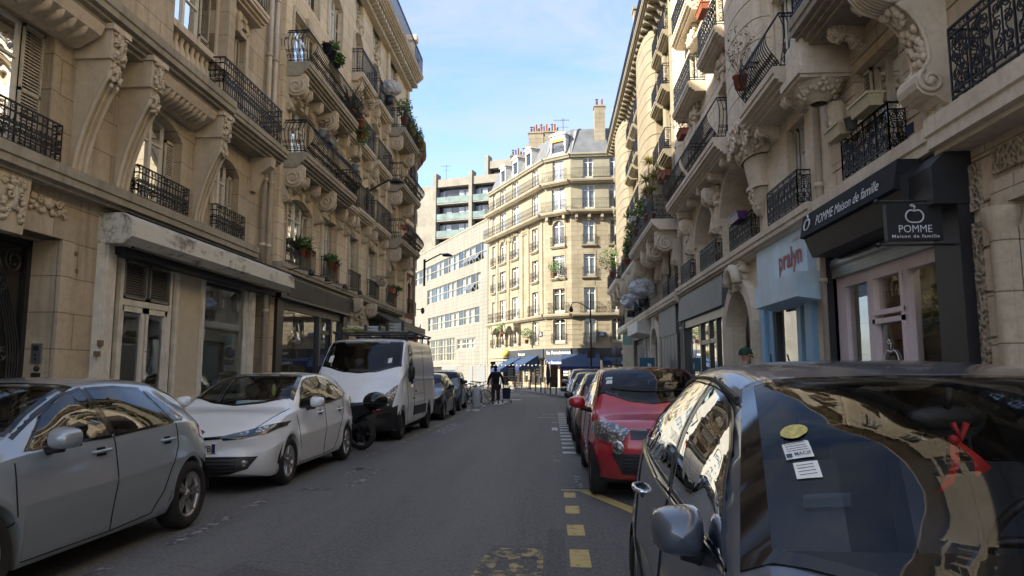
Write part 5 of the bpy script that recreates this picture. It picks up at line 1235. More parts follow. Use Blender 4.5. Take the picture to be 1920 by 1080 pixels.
# blue street name plates, each a thing on the wall
for (S_, x_, z_, txt, lb) in ((segs[0][0], 12.9, 4.9, 'RUE', 'blue street name plate on the corner left of the central window'), (S, 3.0-.45, 4.75, 'RUE', 'blue street name plate between two tall front windows')):
    t_ = thing('street_name_plate', lb, 'sign', tuple(S_.world(x_, .05, z_))); mb = MB(); mb.box(-.33, .33, -.02, .02, -.2, .2, 0); t_.rotation_euler = (0, 0, atan2(S_.d.y, S_.d.x)); mb.build('plate', 'plaque', t_)
    mb = MB(); text_mb(mb, txt, .16, (0, -.022, .02), (1, 0, 0), (0, 0, 1), .002); mb.box(-.2, .2, -.025, -.022, -.1, -.05); mb.build('lettering', 'letterw', t_)
t_ = thing('wall_sign', 'round yellow illuminated sign over the terrace end', 'sign', tuple(segs[0][0].world(6.0, .6, 3.35)))
M['yelsign'] = plain('yellow_sign_face', (.62, .45, .10), .4, var=.3, scale=5); mb = MB(); mb.lathe([(0, -.08), (.40, -.08), (.40, .08), (0, .08)], n=20, axis='y'); mb.build('disc', 'yelsign', t_); mb = MB(); mb.box(-.22, .22, -.1, .1, -.62, -.42); mb.box(-.02, .02, .0, .5, -.02, .02); mb.build('bracket', 'blackm', t_)

# ================================================================= white tiled office building
T = thing('office_building', 'low cream tiled office block with long ribbon windows down the side street', 'building', (-6.85, 76.2, 0))
Q0, Q1 = (-21.2, 105.0), (-6.95, 76.6); S = Seg(T, Q0, Q1); Lq = S.len
def rib(u_): return u_
rows = [(Lq-29.5, Lq-.4, 14.0, 16.0, 15), (Lq-23, Lq-2.2, 10.7, 12.7, 12), (Lq-22.5, Lq-2.6, 7.0, 8.8, 11), (Lq-22.5, Lq-11.0, 2.9, 5.7, 10), (Lq-10.2, Lq-3.8, 4.2, 5.4, 4)]
wall(S, -14, Lq, 2.35, 18.3, [(a, b, c, d, 0) for a, b, c, d, n_ in rows], 'tile', .25)
for (a, b, c, d, n_) in rows:
    mb = MB(); mb.box(a, b, .12, .2, c, c+.08); mb.box(a, b, .12, .2, d-.08, d)
    for i in range(n_+1): xx = a+(b-a)*i/n_; mb.box(max(a, xx-.05), min(b, xx+.05), .1, .2, c, d)
    nr = 3 if n_ == 10 else 2
    for j in range(1, nr): zz = c+(d-c)*j/nr; mb.box(a, b, .11, .19, zz-.035, zz+.035)
    wd = S.put('window_band', mb, 'trimD' if n_ != 4 else 'cream'); mb = MB(); pane_quad(mb, a, b, c, d, .16); S.put('pane', mb, 'glassO' if 'glassO' in M else 'glassW', parent=wd)
    mb = MB(); mb.box(a, b, .8, .9, c-.1, d+.1); [mb.box(a+(b-a)*(i+.1)/n_, a+(b-a)*(i+.9)/n_, .3, .32, c, d, 1) for i in range(n_) if i % 3 != 1]; S.put('room', mb, ['room', 'curtain'], parent=wd)
for i in (11, 12, 13): mb = MB(); a, b, c, d, n_ = rows[0]; xa = a+(b-a)*i/n_+.2; xb = a+(b-a)*(i+1)/n_-.2; mb.raw([(xa, .1, c+.9), (xb, .1, c+.9), (xb, -.4, c+.25), (xa, -.4, c+.25)], [(0, 1, 2, 3)]); S.put('open_vent', mb, 'slate')
for i in (9, 10): mb = MB(); a, b, c, d, n_ = rows[1]; xa = a+(b-a)*i/n_+.2; xb = a+(b-a)*(i+1)/n_-.2; mb.raw([(xa, .1, c+.9), (xb, .1, c+.9), (xb, -.4, c+.25), (xa, -.4, c+.25)], [(0, 1, 2, 3)]); S.put('open_vent', mb, 'slate')
mb = MB(); mb.box(-14, Lq-8.5, 0, 8, 2.2, 2.36); mb.box(-14, Lq-.3, .3, 9, 18.0, 18.25); mb.box(-14, Lq, -.06, .3, 18.25, 18.4); S.put('parapet', mb, 'trimB')
mb = MB(); mb.box(-14, Lq, 1.2, 1.5, 0, 2.3); S.put('base_wall', mb, 'tile')
mb = MB()
mb.prism([(Lq-11, 2.35), (Lq, 3.6), (Lq, 0), (Lq-11, 0)], 'y', .03, .2); S.put('base_wall', mb, 'tile')
mb = MB(); mb.box(Lq-17, Lq-10, 1.1, 1.2, .1, 1.9); mb.box(Lq-17, Lq-10, 1.1, 1.2, 2.0, 2.3) if False else None; S.put('garage_door', mb, 'shut'); mb = MB(); mb.box(Lq-3.3, Lq-.7, -.03, .05, .1, 2.2); S.put('garage_door', mb, 'shut'); mb = MB(); mb.box(Lq-6.0, Lq-4.6, -.03, .05, .1, 2.2); S.put('garage_door', mb, 'shut')
mb = MB(); mb.box(Lq-18, Lq-9, -.02, .05, 2.4, 2.9) if False else mb.box(Lq-16, Lq-10, -.02, .05, 1.75, 2.3); S.put('vent_grille', mb, 'shut')
mb = MB(); mb.box(-14, Lq, .35, 9, 0, 18.1); S.put('party_wall', mb, 'room') if False else None
mb = MB(); mb.box(-14, Lq, 8.8, 9, 0, 18.1); mb.box(Lq-.2, Lq, .3, 9, 0, 18.1); S.put('party_wall', mb, 'tile')

# ================================================================= apartment tower far behind
T = thing('apartment_tower', 'tall pale concrete apartment tower with glass fronted balconies rising behind the office block', 'building', (-21.0, 110, 0))
S = Seg(T, (-21.2, 112), (-5, 107)); Lq = S.len
M['greenglass'] = plain('green_tinted_balcony_glass', (.14, .19, .17), .15, 0, .6, var=.35, scale=.8); M['towerwin'] = plain('dark_tower_glazing', (.035, .035, .045), .1, 0, .6, var=.5, scale=.6)
def block(x0, x1, z0, z1, y0, floors, bays, tag_):
    mb = MB(); mb.box(x0, x1, y0+1.4, y0+9, z0, z1, 0); mb.box(x0, x1, y0, y0+1.4, z1-1.3, z1, 0); mb.box(x0, x1, y0+1.2, y0+1.4, z0, z1-1.2, 1)
    tw = S.put('storeys', mb, ['concrete', 'towerwin'])
    mb = MB()
    for b in range(bays+1):
        xx = x0+(x1-x0)*b/bays; mb.box(xx-.28, xx+.28, y0-.25, y0+1.5, z0, z1+1.0)
    S.put('fin', mb, 'concrete')
    mb = MB(); g2 = MB(); m3 = MB(); rr = random.Random(tag_)
    for f in range(floors):
        z = z1-1.3-2.75*(f+1)
        if z < z0: break
        mb.box(x0+.28, x1-.28, y0-.1, y0+1.4, z-.18, z)
        for b in range(bays):
            a = x0+(x1-x0)*b/bays+.3; c = x0+(x1-x0)*(b+1)/bays-.3
            g2.box(a, c, y0-.12, y0-.06, z+.05, z+1.05)
            for k in range(5):
                p = a+(c-a)*k/5
                if rr.random() < .75: m3.box(p+.1, p+(c-a)/5-.12, y0+1.1, y0+1.19, z+.1, z+2.2)
    S.put('balcony_slab', mb, 'concrete'); S.put('balcony_glass', g2, 'greenglass'); S.put('window', m3, M['towercurt'])
M['towercurt'] = plain('pale_tower_windows', (.28, .32, .38), .2, 0, .6, var=.5, scale=.5)
block(2.6, 15.2, 0, 32.4, 0, 9, 2, 1); block(9.6, 24.0, 0, 36.2, 5, 9, 2, 2)
mb = MB(); mb.box(-9, 2.4, .6, 9, 0, 31.6); S.put('side_wall', mb, 'concrete'); mb = MB(); mb.box(16, 20.5, 6, 9, 36, 38.6); mb.box(18, 19.6, 6.5, 8, 38.6, 39.2); S.put('plant_room', mb, 'concrete')
# aerials
for loc, h_, lb in (((1.2, 66.5, 23.9), 2.0, 'thin television aerial on the mansard roof between the chimneys'), ((-17.2, 113, 32.4), 3.0, 'small television aerial on the flat tower roof')):
    t_ = thing('roof_aerial', lb, 'aerial', loc); mb = MB(); mb.tube([(0, 0, -1), (0, 0, h_)], .03, 5); mb.tube([(-.9, 0, h_-.2), (.6, 0, h_-.2)], .02, 4)
    for i in range(8): mb.tube([(-.8+i*.19, -.25, h_-.2), (-.8+i*.19, .25, h_-.2)], .015, 4)
    mb.tube([(-.6, 0, h_-.9), (.5, 0, h_-.9)], .02, 4); mb.build('mast', 'greyD', t_)
# houses further right, closing the street beyond the end of the yellow house
T = thing('apartment_building', 'plain pale house wall glimpsed past the end of the right hand row', 'building', (9.5, 55, 0))
S = Seg(T, (9.6, 61.5), (9.6, 55.2)); wall(S, 0, S.len, 0, 19, [(1, 2, 4.9, 7, 0), (3.5, 4.6, 4.9, 7, 0)], 'stoneB'); core(S, 0, S.len, 19)
# ================================================================= vehicles
def pchip(pts):
    xs = [p[0] for p in pts]; ys = [p[1] for p in pts]; n = len(xs)
    if n == 1: return lambda x: ys[0]
    h = [xs[i+1]-xs[i] for i in range(n-1)]; d = [(ys[i+1]-ys[i])/h[i] for i in range(n-1)]; m = [d[0]]+[0]*(n-2)+[d[-1]]
    for i in range(1, n-1):
        if d[i-1]*d[i] > 0:
            w1 = 2*h[i]+h[i-1]; w2 = h[i]+2*h[i-1]; m[i] = (w1+w2)/(w1/d[i-1]+w2/d[i])
    def f(x):
        if x <= xs[0]: return ys[0]
        if x >= xs[-1]: return ys[-1]
        for i in range(n-1):
            if x <= xs[i+1]: break
        t = (x-xs[i])/h[i]
        return (2*t**3-3*t*t+1)*ys[i]+(t**3-2*t*t+t)*h[i]*m[i]+(-2*t**3+3*t*t)*ys[i+1]+(t**3-t*t)*h[i]*m[i+1]
    return f
def carpaint(name, c, metal=.5, rough=.35, coat=1.0, flake=True):
    m, n, b, o = newmat(name)
    co = n.nodes.new('ShaderNodeTexCoord').outputs['Object']
    dirt = noise_n(n, co, 2.5, 6, .65, (1, 1, 2)); base = mixc(n, ramp(n, dirt, .4, .8), c, [x*.9+.01 for x in c])
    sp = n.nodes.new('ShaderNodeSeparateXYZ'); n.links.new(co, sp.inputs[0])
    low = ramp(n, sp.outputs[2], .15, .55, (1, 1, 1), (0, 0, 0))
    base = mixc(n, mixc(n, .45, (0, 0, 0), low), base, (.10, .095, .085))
    n.links.new(base, b.inputs['Base Color']); b.inputs['Metallic'].default_value = metal; b.inputs['Roughness'].default_value = rough
    b.inputs['Coat Weight'].default_value = coat; b.inputs['Coat Roughness'].default_value = .07
    return m
M['tyre'] = plain('tyre_rubber', (.016, .016, .016), .75, var=.2); M['rim'] = plain('alloy_rim', (.38, .37, .37), .3, .85, var=.08); M['rimD'] = plain('steel_rim', (.03, .03, .032), .5, .3)
M['dark'] = plain('black_car_plastic', (.016, .016, .018), .5, var=.15, scale=10); M['under'] = plain('underbody', (.006, .006, .006), .9, var=0)
M['gloss'] = plain('gloss_black', (.008, .008, .009), .08, var=0); M['chrome'] = plain('chrome', (.75, .76, .78), .08, 1, var=0)
M['seat'] = plain('dark_seat_cloth', (.10, .10, .11), .9, var=.2); M['inner'] = plain('headliner', (.06, .06, .06), .9, var=0)
M['glassC'] = glass('windscreen_glass', (.88, .91, .90), .34, 0, 0, .005, 1.5); M['glassD'] = glass('side_window_glass', (.22, .25, .26), .62, 0, .03, .02, 1.5)
M['redlamp'] = plain('red_lamp', (.35, .01, .01), .15, var=.1, coat=1); M['sticker'] = plain('white_sticker', (.72, .74, .72), .5, var=0)
def lampmat():
    m, n, b, o = newmat('clear_headlamp'); co = n.nodes.new('ShaderNodeTexCoord').outputs['Object']
    v = n.nodes.new('ShaderNodeTexVoronoi'); v.inputs['Scale'].default_value = 22; n.links.new(co, v.inputs[0])
    n.links.new(mixc(n, ramp(n, v.outputs[0], .1, .55), (.55, .56, .56), (.10, .10, .10)), b.inputs['Base Color']); b.inputs['Metallic'].default_value = .5; b.inputs['Roughness'].default_value = .2
    b.inputs['Coat Weight'].default_value = 1; b.inputs['Coat Roughness'].default_value = .02; bump(n, b, v.outputs[0], .4, .02); return m
M['lamp'] = lampmat()
M['lampdk'] = plain('smoked_headlamp', (.03, .032, .036), .1, .3, var=.4, scale=12, coat=1)
class Car:
    def __init__(s, name, label, cat, x, y, paint, P, group=None, lod=0):
        s.P = P; s.root = thing(name, label, cat, (x, y, 0), 0, group); s.paint = paint; s.lod = lod
        # local frame: x across (positive = world +X), y = along the car from nose to tail, z up
        s.Lc = P['L']; f = {k: pchip(v) for k, v in P['c'].items()}; s.f = f; s.W = max(v for _, v in P['c']['wm'])
        s.arch = [(P['wf'], P['ra']), (P['wr'], P['ra'])]; s.body()
    def row(s, X):
        f = s.f; wm, ws, wt = f['wm'](X), f['ws'](X), f['wt'](X); zb, zs, ze, zc = f['zb'](X), f['zs'](X), f['ze'](X), f['zc'](X); zm = f['zm'](X)
        za = 0
        for xc, r in s.arch:
            if abs(X-xc) < r: za = max(za, s.P['wc']+sqrt(r*r-(X-xc)**2))
        inner = wm*.90
        zb0 = max(zb, za); zsill = max(zb+.05, za)
        zmm = max(zm, za+.04); z1 = max(zb+.16, za+.012)
        # keypoints from the bottom lip up to the centreline
        wl = wm-.035 if za <= zb else wm-.004
        zfl = zb if za <= zb else min(za, .45)
        K = [(0, zb), (inner-.30, zb), (inner-.28, max(zb, za)), (inner, zb0), (wl-.02, zb0), (wl, zsill), (wm-.034 if za <= zb else wm, z1), (wm, min(max(zmm, z1+.03), zs-.03)), (wm, min(max(zmm, z1+.03), zs-.03)+.001), (ws+(wm-ws)*.35, zs-.07), (ws, zs), (ws, zs)]
        K += [(wt+.012+(ws-wt)*.5+s.P.get('tumble', .0), zs+(ze-zs)*.5), (wt+.01, ze-.03*min(1, (ze-zs)*4)), (wt-.03, ze+(zc-ze)*.35), (wt*.72, ze+(zc-ze)*.72), (wt*.36, ze+(zc-ze)*.96), (0, zc)]
        for _ in range(2 if s.lod < 2 else 1):
            N = [K[0], K[1]]
            for i in range(1, len(K)-2): p, q = K[i], K[i+1]; N += [(p[0]*.75+q[0]*.25, p[1]*.75+q[1]*.25), (p[0]*.25+q[0]*.75, p[1]*.25+q[1]*.75)]
            p, q = K[-2], K[-1]; N += [(p[0]*.75+q[0]*.25, p[1]*.75+q[1]*.25), (p[0]*.25+q[0]*.75, p[1]*.25+q[1]*.75), q]; K = N
        return K
    def shift(s, X, y, z):
        """plan bow and lean of nose and tail, plus the curve of the screens"""
        P = s.P; L_ = s.Lc; a = min(1, abs(y)/s.W); d = 0
        bl = P.get('bl', .9); w = max(0, 1-X/bl)**1.3; d += w*(P['bow']*a**P.get('bp', 2.6)+s.lean(z))
        w = max(0, 1-(L_-X)/.8)**1.3; d -= w*(P['rbow']*a**3+s.rlean(z))
        xw, sw = P['ws_x'], P['ws_s']
        w = max(0, 1-abs(X-xw)/sw)**.8; d -= w*P.get('ws_b', .16)*(1-a*a)
        return X+d
    def body(s):
        P = s.P; L_ = s.Lc; s.lean = pchip(P['lean']); s.rlean = pchip(P['rlean'])
        st = {0.0, L_}
        N = 90 if s.lod == 0 else (60 if s.lod == 1 else 34)
        for i in range(N+1): st.add(L_*i/N)
        for xc, r in s.arch:
            k = 14 if s.lod < 2 else 8
            for i in range(k+1): st.add(xc-r*cos(pi*i/k)*.9995)
        st |= {.012, .04, .09, L_-.012, L_-.04, L_-.09}
        xs = sorted(v for v in st if 0 <= v <= L_); q = [xs[0]]
        for v in xs[1:]:
            if v-q[-1] > .006: q.append(v)
        xs = q; s.xs = xs
        vs = []; fs = []; rows = []
        def ring(K, X, sc=1, dz=0, zcn=.55):
            r = []; H_ = [(y, z) for y, z in K]
            for y, z in [(-y, z) for y, z in H_]+[(y, z) for y, z in H_[::-1][1:]]:
                yy, zz = y*sc, zcn+(z-zcn)*sc; r.append((yy, s.shift(X, yy, zz), zz))
            return r
        K0 = s.row(xs[0]); K1 = s.row(xs[-1]); zc0 = P.get('zn', .52); zc1 = P.get('zt', .62)
        rr = P.get('nr', .05)
        rings = [ring(K0, xs[0]+rr*a, sc, 0, zc0) for sc, a in ((.0, 0), (.35, .0), (.62, .02), (.8, .08), (.9, .22), (.96, .5))]
        for X in xs:
            sc = 1
            rings.append(ring(s.row(X), X+rr*(1 if X > rr else 1) if X < .012 else X+rr*max(0, 1-X/.25), 1))
        rings += [ring(K1, xs[-1]-rr*a, sc, 0, zc1) for sc, a in ((.96, .5), (.9, .22), (.8, .08), (.62, .02), (.35, 0), (.0, 0))]
        n = len(rings[0]); 
        for r in rings: vs += r
        for i in range(len(rings)-1):
            for j in range(n-1): a = i*n+j; fs.append((a, a+1, a+n+1, a+n))
        s.vs = [Vector(v) for v in vs]; s.fs = fs; s.bvh = BVHTree.FromPolygons(s.vs, fs, epsilon=1e-5); s.cut = set(); s.n = n; s.flip = True
    # ---- projection of outlines onto the body
    def hit(s, p, d):
        h = s.bvh.ray_cast(Vector(p), Vector(d).normalized(), 20); return (h[0], h[1]) if h[0] is not None else (None, None)
    def cast(s, view, a, b, side=1):
        a += .00037; b += .00021
        if view == 'side': return s.hit((side*4, a, b), (-side, 0, 0))
        if view == 'front': return s.hit((a, -6, b), (0, 1, 0))
        if view == 'rear': return s.hit((a, s.Lc+6, b), (0, -1, 0))
        return s.hit((a, b, 5), (0, 0, -1))
    def quad(s, lo, hi, nu, nv, ext=0.0, ev=None):
        """grid between two outlines (lists of 2D points)"""
        def at(c, t):
            t = t*(len(c)-1); i = max(0, min(int(math.floor(t)), len(c)-2)); f = t-i; return (c[i][0]+(c[i+1][0]-c[i][0])*f, c[i][1]+(c[i+1][1]-c[i][1])*f)
        ev = ext if ev is None else ev
        us = [-ext]+[i/nu for i in range(nu+1)]+[1+ext] if ext else [i/nu for i in range(nu+1)]
        ws = [-ev]+[i/nv for i in range(nv+1)]+[1+ev] if ev else [i/nv for i in range(nv+1)]
        return [[(at(lo, u_)[0]*(1-w)+at(hi, u_)[0]*w, at(lo, u_)[1]*(1-w)+at(hi, u_)[1]*w) for u_ in us] for w in ws]
    def patch(s, mb, view, grid, off, m=0, side=1, skirt=.0, keep=None):
        idx = {}; vs = []; 
        for j, row in enumerate(grid):
            for i, p in enumerate(row):
                h, nn = s.cast(view, p[0], p[1], side)
                if h is None: continue
                d = {'side': Vector((side, 0, 0)), 'front': Vector((0, -1, 0)), 'rear': Vector((0, 1, 0)), 'top': Vector((0, 0, 1))}[view]
                if nn.dot(d) < 0: nn = -nn
                idx[(i, j)] = len(vs); vs.append(h+nn*off)
        fs = []
        for j in range(len(grid)-1):
            for i in range(len(grid[0])-1):
                q = [(i, j), (i+1, j), (i+1, j+1), (i, j+1)]
                if all(k in idx for k in q) and (keep is None or keep(i, j)): fs.append([idx[k] for k in q])
        if not fs: return
        mb.raw(vs, fs, m, True)
        if skirt:
            ed = {}
            for f in fs:
                for a, b in zip(f, f[1:]+f[:1]): k = (min(a, b), max(a, b)); ed[k] = ed.get(k, 0)+1
            d = {'side': Vector((-side, 0, 0)), 'front': Vector((0, 1, 0)), 'rear': Vector((0, -1, 0)), 'top': Vector((0, 0, -1))}[view]*skirt
            for (a, b), c_ in ed.items():
                if c_ == 1: mb.face([vs[a], vs[b], vs[b]+d, vs[a]+d], m)
    def overlay(s, name, view, lo, hi, mat, off=.006, nu=10, nv=6, sides=(1, -1), skirt=.01, parent=None, label=None):
        res = []
        for sd_ in (sides if view == 'side' else (sides if view == 'frontpair' else (0,))):
            mb = MB()
            if view == 'side': s.patch(mb, 'side', s.quad(lo, hi, nu, nv), off, 0, sd_, skirt)
            elif view == 'frontpair': s.patch(mb, 'front', s.quad([(sd_*a, b) for a, b in lo], [(sd_*a, b) for a, b in hi], nu, nv), off, 0, 1, skirt)
            else: s.patch(mb, view, s.quad(lo, hi, nu, nv), off, 0, 1, skirt)
            if mb.f: res.append(mb.build(name, mat, parent or s.root))
        return res
    def line(s, view, pts, side=1, r=.0052, off=.001, mb=None, name='seam', mat='under', build=True):
        P_ = []; 
        for p, q in zip(pts, pts[1:]):
            k = max(1, int(hypot(q[0]-p[0], q[1]-p[1])/.05))
            for i in range(k): P_.append((p[0]+(q[0]-p[0])*i/k, p[1]+(q[1]-p[1])*i/k))
        P_.append(pts[-1]); W_ = []
        for p in P_:
            h, nn = s.cast(view, p[0], p[1], side)
            if h is None: continue
            d = {'side': Vector((side, 0, 0)), 'front': Vector((0, -1, 0)), 'top': Vector((0, 0, 1)), 'rear': Vector((0, 1, 0))}[view]
            if nn.dot(d) < 0: nn = -nn
            W_.append(h+nn*off)
        if len(W_) > 1: mb.tube(W_, r, 4, smooth=False)
    def window(s, view, lo, hi, mat, name='side_window', nu=14, nv=8, ext=.05, ev=None, sides=(1, -1), cut=True, off=.004):
        for sd_ in (sides if view == 'side' else (0,)):
            S_ = (lambda c: c)
            G = s.quad(lo, hi, nu, nv); mb = MB(); s.patch(mb, view, G, off, 0, sd_ or 1)
            pane = mb.build(name, mat, s.root)
            E = s.quad(lo, hi, nu, nv, ext, ev); rw = len(E); cw = len(E[0]); mb = MB()
            s.patch(mb, view, E, off+.001, 0, sd_ or 1, .006, keep=lambda i, j: i == 0 or j == 0 or i == cw-2 or j == rw-2)
            mb.build('window_seal', 'gloss', s.root if False else pane)
            if cut:
                h_ = ext*.45; hv = (ext if ev is None else ev)*.45
                Q = s.quad(lo, hi, nu, nv, 0); poly = []
                Ee = s.quad(lo, hi, nu, 1, h_, hv); poly = Ee[0]+Ee[-1][::-1]
                def inside(x, y):
                    c = False; k = len(poly)
                    for i in range(k):
                        a, b = poly[i], poly[(i+1) % k]
                        if (a[1] > y) != (b[1] > y) and x < (b[0]-a[0])*(y-a[1])/(b[1]-a[1])+a[0]: c = not c
                    return c
                for k, f in enumerate(s.fs):
                    cpt = sum((s.vs[i] for i in f), Vector())/4
                    if view == 'side':
                        if cpt.x*sd_ > .25 and inside(cpt.y, cpt.z): s.cut.add(k)
                    elif view == 'top':
                        if cpt.z > s.P['cutz'] and inside(cpt.x, cpt.y): s.cut.add(k)
    def finish(s, solid=True):
        mb = MB(); fs = [f[::-1] for k, f in enumerate(s.fs) if k not in s.cut]; mb.raw(s.vs, fs, 0, True)
        o = mb.build('body', [s.paint, 'inner'], s.root, weld=True)
        if solid:
            md = o.modifiers.new('shell', 'SOLIDIFY'); md.thickness = .022; md.offset = -1; md.material_offset = 1; md.use_rim = True
        s.bodyo = o; P = s.P; L_ = s.Lc
        mb = MB(); hw = s.W-.14; za = P['wc']+P['ra']
        mb.box(-hw, hw, P['wf']+P['ra'], P['wr']-P['ra'], .17, .32); mb.box(-hw+.22, hw-.22, .35, L_-.3, .17, .36)
        mb.box(-hw+.2, hw-.2, P['wf']-P['ra'], P['wf']+P['ra'], .3, za+.05); mb.box(-hw+.2, hw-.2, P['wr']-P['ra'], P['wr']+P['ra'], .3, za+.05)
        for xc, r in s.arch:
            for sg in (-1, 1):
                k = 12
                for i in range(k):
                    a, b = pi*i/k, pi*(i+1)/k; A = [(xc+(r+.004)*cos(t), P['wc']+(r+.004)*sin(t)) for t in (a, b)]
                    mb.face([(sg*(hw-.2), A[0][0], A[0][1]), (sg*(s.W-.02), A[0][0], A[0][1]), (sg*(s.W-.02), A[1][0], A[1][1]), (sg*(hw-.2), A[1][0], A[1][1])])
        mb.build('underbody', 'under', s.root)
        s.wheels(); return o
    def wheels(s):
        P = s.P; rw = P['wc']; 
        for xc in (P['wf'], P['wr']):
            for sg in (-1, 1):
                w = P.get('tw', .205); xo = s.W-.02; mat = Matrix.Translation((sg*xo, xc, rw)) @ (Matrix.Rotation(pi, 4, 'Z') if sg < 0 else Matrix.Identity(4))
                key = ('wh', P.get('rim', 'alloy'), P.get('spk', 5), rw, s.lod)
                if key not in _wc:
                    mb = MB(); R_ = rw; ri = R_*P.get('rr', .66)
                    mb.lathe([(ri, -.02), (ri+.02, 0.0), (R_-.035, 0.002), (R_-.008, -.025), (R_, -.05), (R_, -w+.05), (R_-.008, -w+.02), (ri, -w)], (0, 0, 0), 36 if s.lod == 0 else 24, 0, 'x')
                    if s.lod == 0:
                        for k in range(48):
                            a = 2*pi*k/48; c, d_ = cos(a), sin(a)
                            mb.raw([(-.03, (R_-.004)*c, (R_-.004)*d_), (-.075, (R_+.003)*cos(a+.03), (R_+.003)*sin(a+.03)), (-.075, (R_+.003)*cos(a+.075), (R_+.003)*sin(a+.075)), (-.03, (R_-.004)*cos(a+.05), (R_-.004)*sin(a+.05))], [(0, 1, 2, 3)])
                    tm = mb.mesh('wheel', ['tyre'])
                    mb = MB(); mb.lathe([(ri, -.015), (ri-.012, -.018), (ri-.022, -.04), (ri-.03, -.12)], (0, 0, 0), 30, 0, 'x')
                    if P.get('rim', 'alloy') == 'alloy':
                        ns = P.get('spk', 5)
                        for k in range(ns):
                            for dd_ in ((-.11, .11) if ns <= 6 else (0,)):
                                a = 2*pi*k/ns; ca, sa = cos(a+dd_*.35), sin(a+dd_*.35); cb, sb = cos(a+dd_*1.35+.10), sin(a+dd_*1.35+.10)
                                p0 = (-.035, ri*.16*ca, ri*.16*sa); p1 = (-.022, (ri-.018)*cb, (ri-.018)*sb)
                                hw_ = .013 if ns <= 6 else .017
                                n0 = Vector((0, -sa, ca))*hw_*1.2; n1 = Vector((0, -sb, cb))*hw_
                                p0 = Vector(p0); p1 = Vector(p1); bk = Vector((-.03, 0, 0))
                                mb.raw([p0-n0, p0+n0, p1+n1, p1-n1, p0-n0*1.5+bk, p0+n0*1.5+bk, p1+n1*1.5+bk, p1-n1*1.5+bk], [(0, 1, 2, 3), (0, 4, 5, 1), (1, 5, 6, 2), (2, 6, 7, 3), (3, 7, 4, 0)])
                        mb.lathe([(0, -.02), (ri*.17, -.024), (ri*.2, -.05)], (0, 0, 0), 14, 0, 'x')
                        for k in range(5): a = 2*pi*k/5+.3; mb.lathe([(0, -.026), (.009, -.027), (.01, -.04)], (0, ri*.3*cos(a), ri*.3*sin(a)), 6, 1, 'x')
                    else:
                        mb.lathe([(ri-.03, -.06), (ri*.75, -.03), (ri*.5, -.035), (ri*.3, -.02), (0, -.015)], (0, 0, 0), 24, 0, 'x')
                        for k in range(10): a = 2*pi*k/10; mb.lathe([(0, -.028), (.022, -.029), (.024, -.06)], (0, ri*.66*cos(a), ri*.66*sin(a)), 8, 1, 'x')
                    mb.lathe([(0, -.09), (ri-.03, -.09)], (0, 0, 0), 20, 1, 'x')
                    rm = mb.mesh('rim', ['rim' if P.get('rim', 'alloy') == 'alloy' else 'rimD', 'under'])
                    _wc[key] = (tm, rm)
                tm, rm = _wc[key]; w_ = link('wheel', tm, s.root, mat); link('rim', rm, w_, Matrix.Identity(4))
    def mirror(s, y, z, mat, w=.19, h=.14, out=.10, sides=(1, -1), dp=.10, cap2=None):
        for sg in sides:
            h0, _ = s.cast('side', y, z-.06, sg); xb = abs(h0.x) if h0 else s.W
            mb = MB(); c = (sg*(xb+out+w*.45), y-.02, z); n, k = 18, 12; vs = []; fs = []
            for i in range(k+1):
                ph = pi*i/k
                for j in range(n):
                    t = 2*pi*j/n; px, pz = cos(t)*sin(ph), sin(t)*sin(ph); e = .62
                    px = math.copysign(abs(px)**e, px); pz = math.copysign(abs(pz)**e, pz); py = cos(ph); py = py if py < 0 else min(py, .12)
                    vs.append((c[0]+sg*px*w*.5*(1+.0*py), c[1]-(-py)*dp*1.2 if py < 0 else c[1]+py*dp, c[2]+pz*h*.5*(1-.12*px)))
            for i in range(k):
                for j in range(n): fs.append((i*n+j, i*n+(j+1) % n, (i+1)*n+(j+1) % n, (i+1)*n+j))
            vs = [(x_, 2*c[1]-y_ if False else y_, z_) for x_, y_, z_ in vs]
            mb.raw(vs, fs, 0, True)
            mo = mb.build('wing_mirror', mat, s.root)
            mb = MB(); mb.tube([(sg*(xb-.03), y+.02, z-h*.5-.03), (sg*(xb+out*.6), y, z-h*.5-.01), (sg*(xb+out+w*.2), y-.01, z-h*.4)], [.04, .03, .045], 8); mb.box(sg*(xb+out+w*.03), sg*(xb+out+w*.86), y-.012, y+.012, z-h*.40, z+h*.38, 1)
            mb.build('mirror_foot', ['dark', 'chrome'], mo)
    def handle(s, ys, z, mat, sides=(1, -1), ln=.2):
        for sg in sides:
            for y in ys:
                h, nn = s.cast('side', y, z, sg)
                if h is None: continue
                X = abs(h.x); mb = MB(); mb.tube([(sg*(X-.005), y-ln/2, z), (sg*(X+.035), y-ln/2+.03, z+.004), (sg*(X+.04), y, z+.007), (sg*(X+.035), y+ln/2-.03, z+.01), (sg*(X-.005), y+ln/2, z+.01)], .013, 6)
                mb.build('door_handle', mat, s.root)
                mb = MB(); s.patch(mb, 'side', s.quad([(y-.06, z-.035), (y+.06, z-.035)], [(y-.05, z+.03), (y+.05, z+.03)], 4, 3), .002, 0, sg); mb.build('handle_recess', 'under', s.root)
